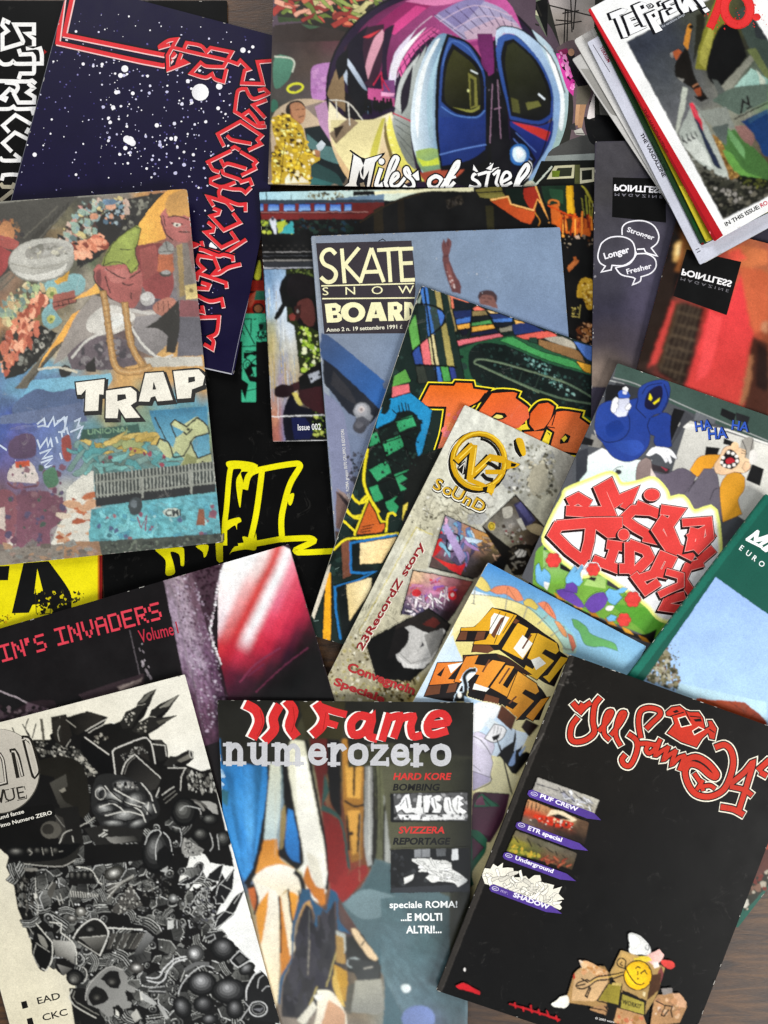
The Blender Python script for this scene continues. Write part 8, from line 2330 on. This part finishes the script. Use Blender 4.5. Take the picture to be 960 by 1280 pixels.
m.p('shadow_lettering_picture')
WL = '70,700 90,650 130,655 150,620 180,640 220,612 215,650 250,645 290,650 300,700 290,715 330,715 380,705 400,730 440,700 480,700 490,735 470,760 520,755 580,770 570,800 635,780 610,830 650,870 600,880 635,930 620,945 560,920 450,890 330,840 200,790 90,760'
m.s_('23211f', 5, WL, 1, 0).f('e4e0d2', WL, 0).tangle(40, '80,690 300,680 600,800 610,920 400,860 100,750', 34, 'e8e4d8 d4d0c4 f0ece0', '3a3630', 4, 3, 20, 80, 1.8)
for (x0, y0, x1, y1, tip) in ((415, 122, 850, 285, (912, 312)), (330, 348, 750, 500, (820, 528)), (240, 562, 660, 715, (735, 742)), (145, 790, 560, 945, (635, 972))):
    m.p('arrow_banner', new=True)
    ux, uy = x1 - x0, y1 - y0
    L_ = math.hypot(ux, uy); ux, uy = ux / L_, uy / L_
    nx, ny = -uy * 27, ux * 27
    m.f(PU, [(x0 - nx, y0 - ny), (x1 - nx, y1 - ny), tip, (x1 - 30 * ux + nx * 1.0, y1 - 30 * uy + ny), (x0 + nx, y0 + ny), (x0 - 20 * ux + nx * .5, y0 - 20 * uy + ny * .5), (x0 - 20 * ux - nx * .5, y0 - 20 * uy - ny * .5)], 0)
m.p('arrow_lettering')
W4 = 'e8e4f0'
m.t(W4, 'PUF CREW', 478, 152, 30, 20.5, .035, 1.42).p('arrow_lettering', new=True).t(W4, 'ETR special', 392, 378, 30, 20, .03, 1.35).p('arrow_lettering', new=True).t(W4, 'Underground', 302, 588, 30, 20, .03, 1.28).p('arrow_lettering', new=True).t('b8a8d0', 'mr.', 200, 818, 26, 20, .0, 1.2).p('arrow_lettering', new=True).t(W4, 'SHADOW', 288, 850, 32, 20, .04, 1.35)
for x, y in ((440, 127), (350, 347), (260, 562), (165, 795)):
    m.p('arrow_emblem', new=True).ring(W4, 3, x, y, 24, 13, 15).ms(W4, 3, [[(x - 14, y - 2), (x + 10, y + 4)]], 0)
# cardboard figures
m.p('cardboard_figures').o(680, 1150, 4.364)
m.f('9c7e54', '165,290 200,260 330,250 360,300 340,480 130,450 125,420', 0).f('c0a078', '170,290 195,265 230,260 340,290 350,330 300,440 150,440').f('c8a078', '195,225 240,225 345,280 350,320 290,310 230,260').f('d8c4b0', '190,220 205,220 230,250 205,255').sp(24, '200,230 330,270 340,310 210,290', 5, 16, 'd8b890 c89870 b88858', 3).f('a83828', '160,300 168,290 170,320 160,325')
m.f('a88c5c', '420,165 500,190 660,260 620,400 550,520 430,400 360,290', 0).f('b89860', '430,180 500,200 450,260 440,330 370,310', 0)
m.f('d4d4d0', '460,80 480,70 530,90 575,140 580,180 540,190 470,180 465,130', 1).f('f0f0ec', '470,85 500,90 520,120 490,150 470,130', 1).ring('4a4c50', 4, 565, 150, 9, 14).f('d8b0a8', '540,200 630,160 655,190 640,220 600,250 560,220').f('c84a44', '640,220 700,225 715,250 690,268 650,250', 1).f('e8d8d0', '590,230 620,225 630,255 600,265').f('d8c048', '490,210 560,195 590,220 540,232 500,228')
m.e('1a1610', 512, 302, 80, 84).e('e0b020', 512, 302, 74, 78).e('ecc02c', 505, 295, 60, 62)
m.ms('1a1610', 7, ['448,262 465,300 500,345 530,352 545,345', '500,265 510,255 525,262', '535,285 550,275 562,295', '512,280 510,300'], 0).e('1a1610', 512, 320, 5).e('1a1610', 530, 290, 4, 7)
m.s_('1a1610', 7, '440,265 405,250 400,225 420,208 445,225 440,260', 0, 1).s_('1a1610', 6, '430,250 418,240 425,225', 0, 1).ms('1a1610', 8, ['430,285 360,300 290,310 250,335 235,325 180,345 175,360 225,350', '430,300 360,325 290,330 255,355 215,375 180,370', '250,360 225,415 235,420 255,370', '240,340 205,320'], 0)
m.ms('c8a858', 4, ['425,292 360,310 290,320 250,345'], 0)
m.s_('1a1610', 7, '350,345 290,440 410,470 425,350', 1, 0).f('8c8038', '352,350 298,435 405,462 420,352', 0).f('c0aa68', '375,340 420,345 420,360 370,355')
m.f('17130e', '430,380 560,440 550,530 410,480', 0).f('a09448', '428,405 545,450 545,515 420,480', 0).t('17130e', 'WORKIT', 424, 455, 24, 16, .03, .82).ms('17130e', 5, ['430,385 470,400 480,415 540,440'], 0)
m.f('a4805c', '260,475 340,460 355,500 340,520 250,490').ms('1a1610', 6, ['255,480 320,490 350,510 340,470', '330,470 350,500'], 0)
m.f('b89068', '400,480 540,520 570,600 380,560', 0).sp(20, '400,490 530,520 540,590 400,560', 6, 18, 'c89878 d8b090 a87c50 c07858', 4)
m.f('a88460', '620,410 700,400 760,420 780,470 740,560 580,580 600,440', 0).f('c8a080', '700,400 740,400 778,450 770,480 730,470').f('8a8480', '640,375 700,370 700,400 650,410').sp(20, '620,430 760,430 740,540 600,550', 6, 18, 'c8a888 b88c68 d0b8a0 98745a', 6).ms('1a1610', 7, ['610,440 660,465 700,470 695,490', '660,470 640,520 655,525 680,490', '690,490 700,530'], 0)
m.f('ece8dc', '40,460 65,440 90,420 130,415 135,460 110,480 60,475', 1).f('7c4444', '640,250 650,300 620,380 600,370 620,290').f('4c3424', '590,300 640,290 630,380 560,440 575,360', 0).f('d8c8a0', '540,390 555,395 550,420 538,410').f('1a1714', '345,500 360,460 400,470 380,560 330,530')
m.p('imprint_lettering').t('c8c4c0', '© 2003 worx', 278, 540, 12, 12, .02, 1.2)
m.o(640, 960).p('red_imprint').ms('b8242c', 6, ['-10,885 60,905 180,945', '10,880 14,900', '40,895 44,912', '70,890 75,918', '100,905 104,925', '130,910 140,935', '165,930 172,950'], 0)
m.o(280, 960).f('b82830', '868,818 900,806 940,828 960,838 960,850 920,838 880,828').ms('b82830', 5, ['880,822 958,845'], 0).e('e8e4e0', 903, 756, 5, 7)

finish_all()
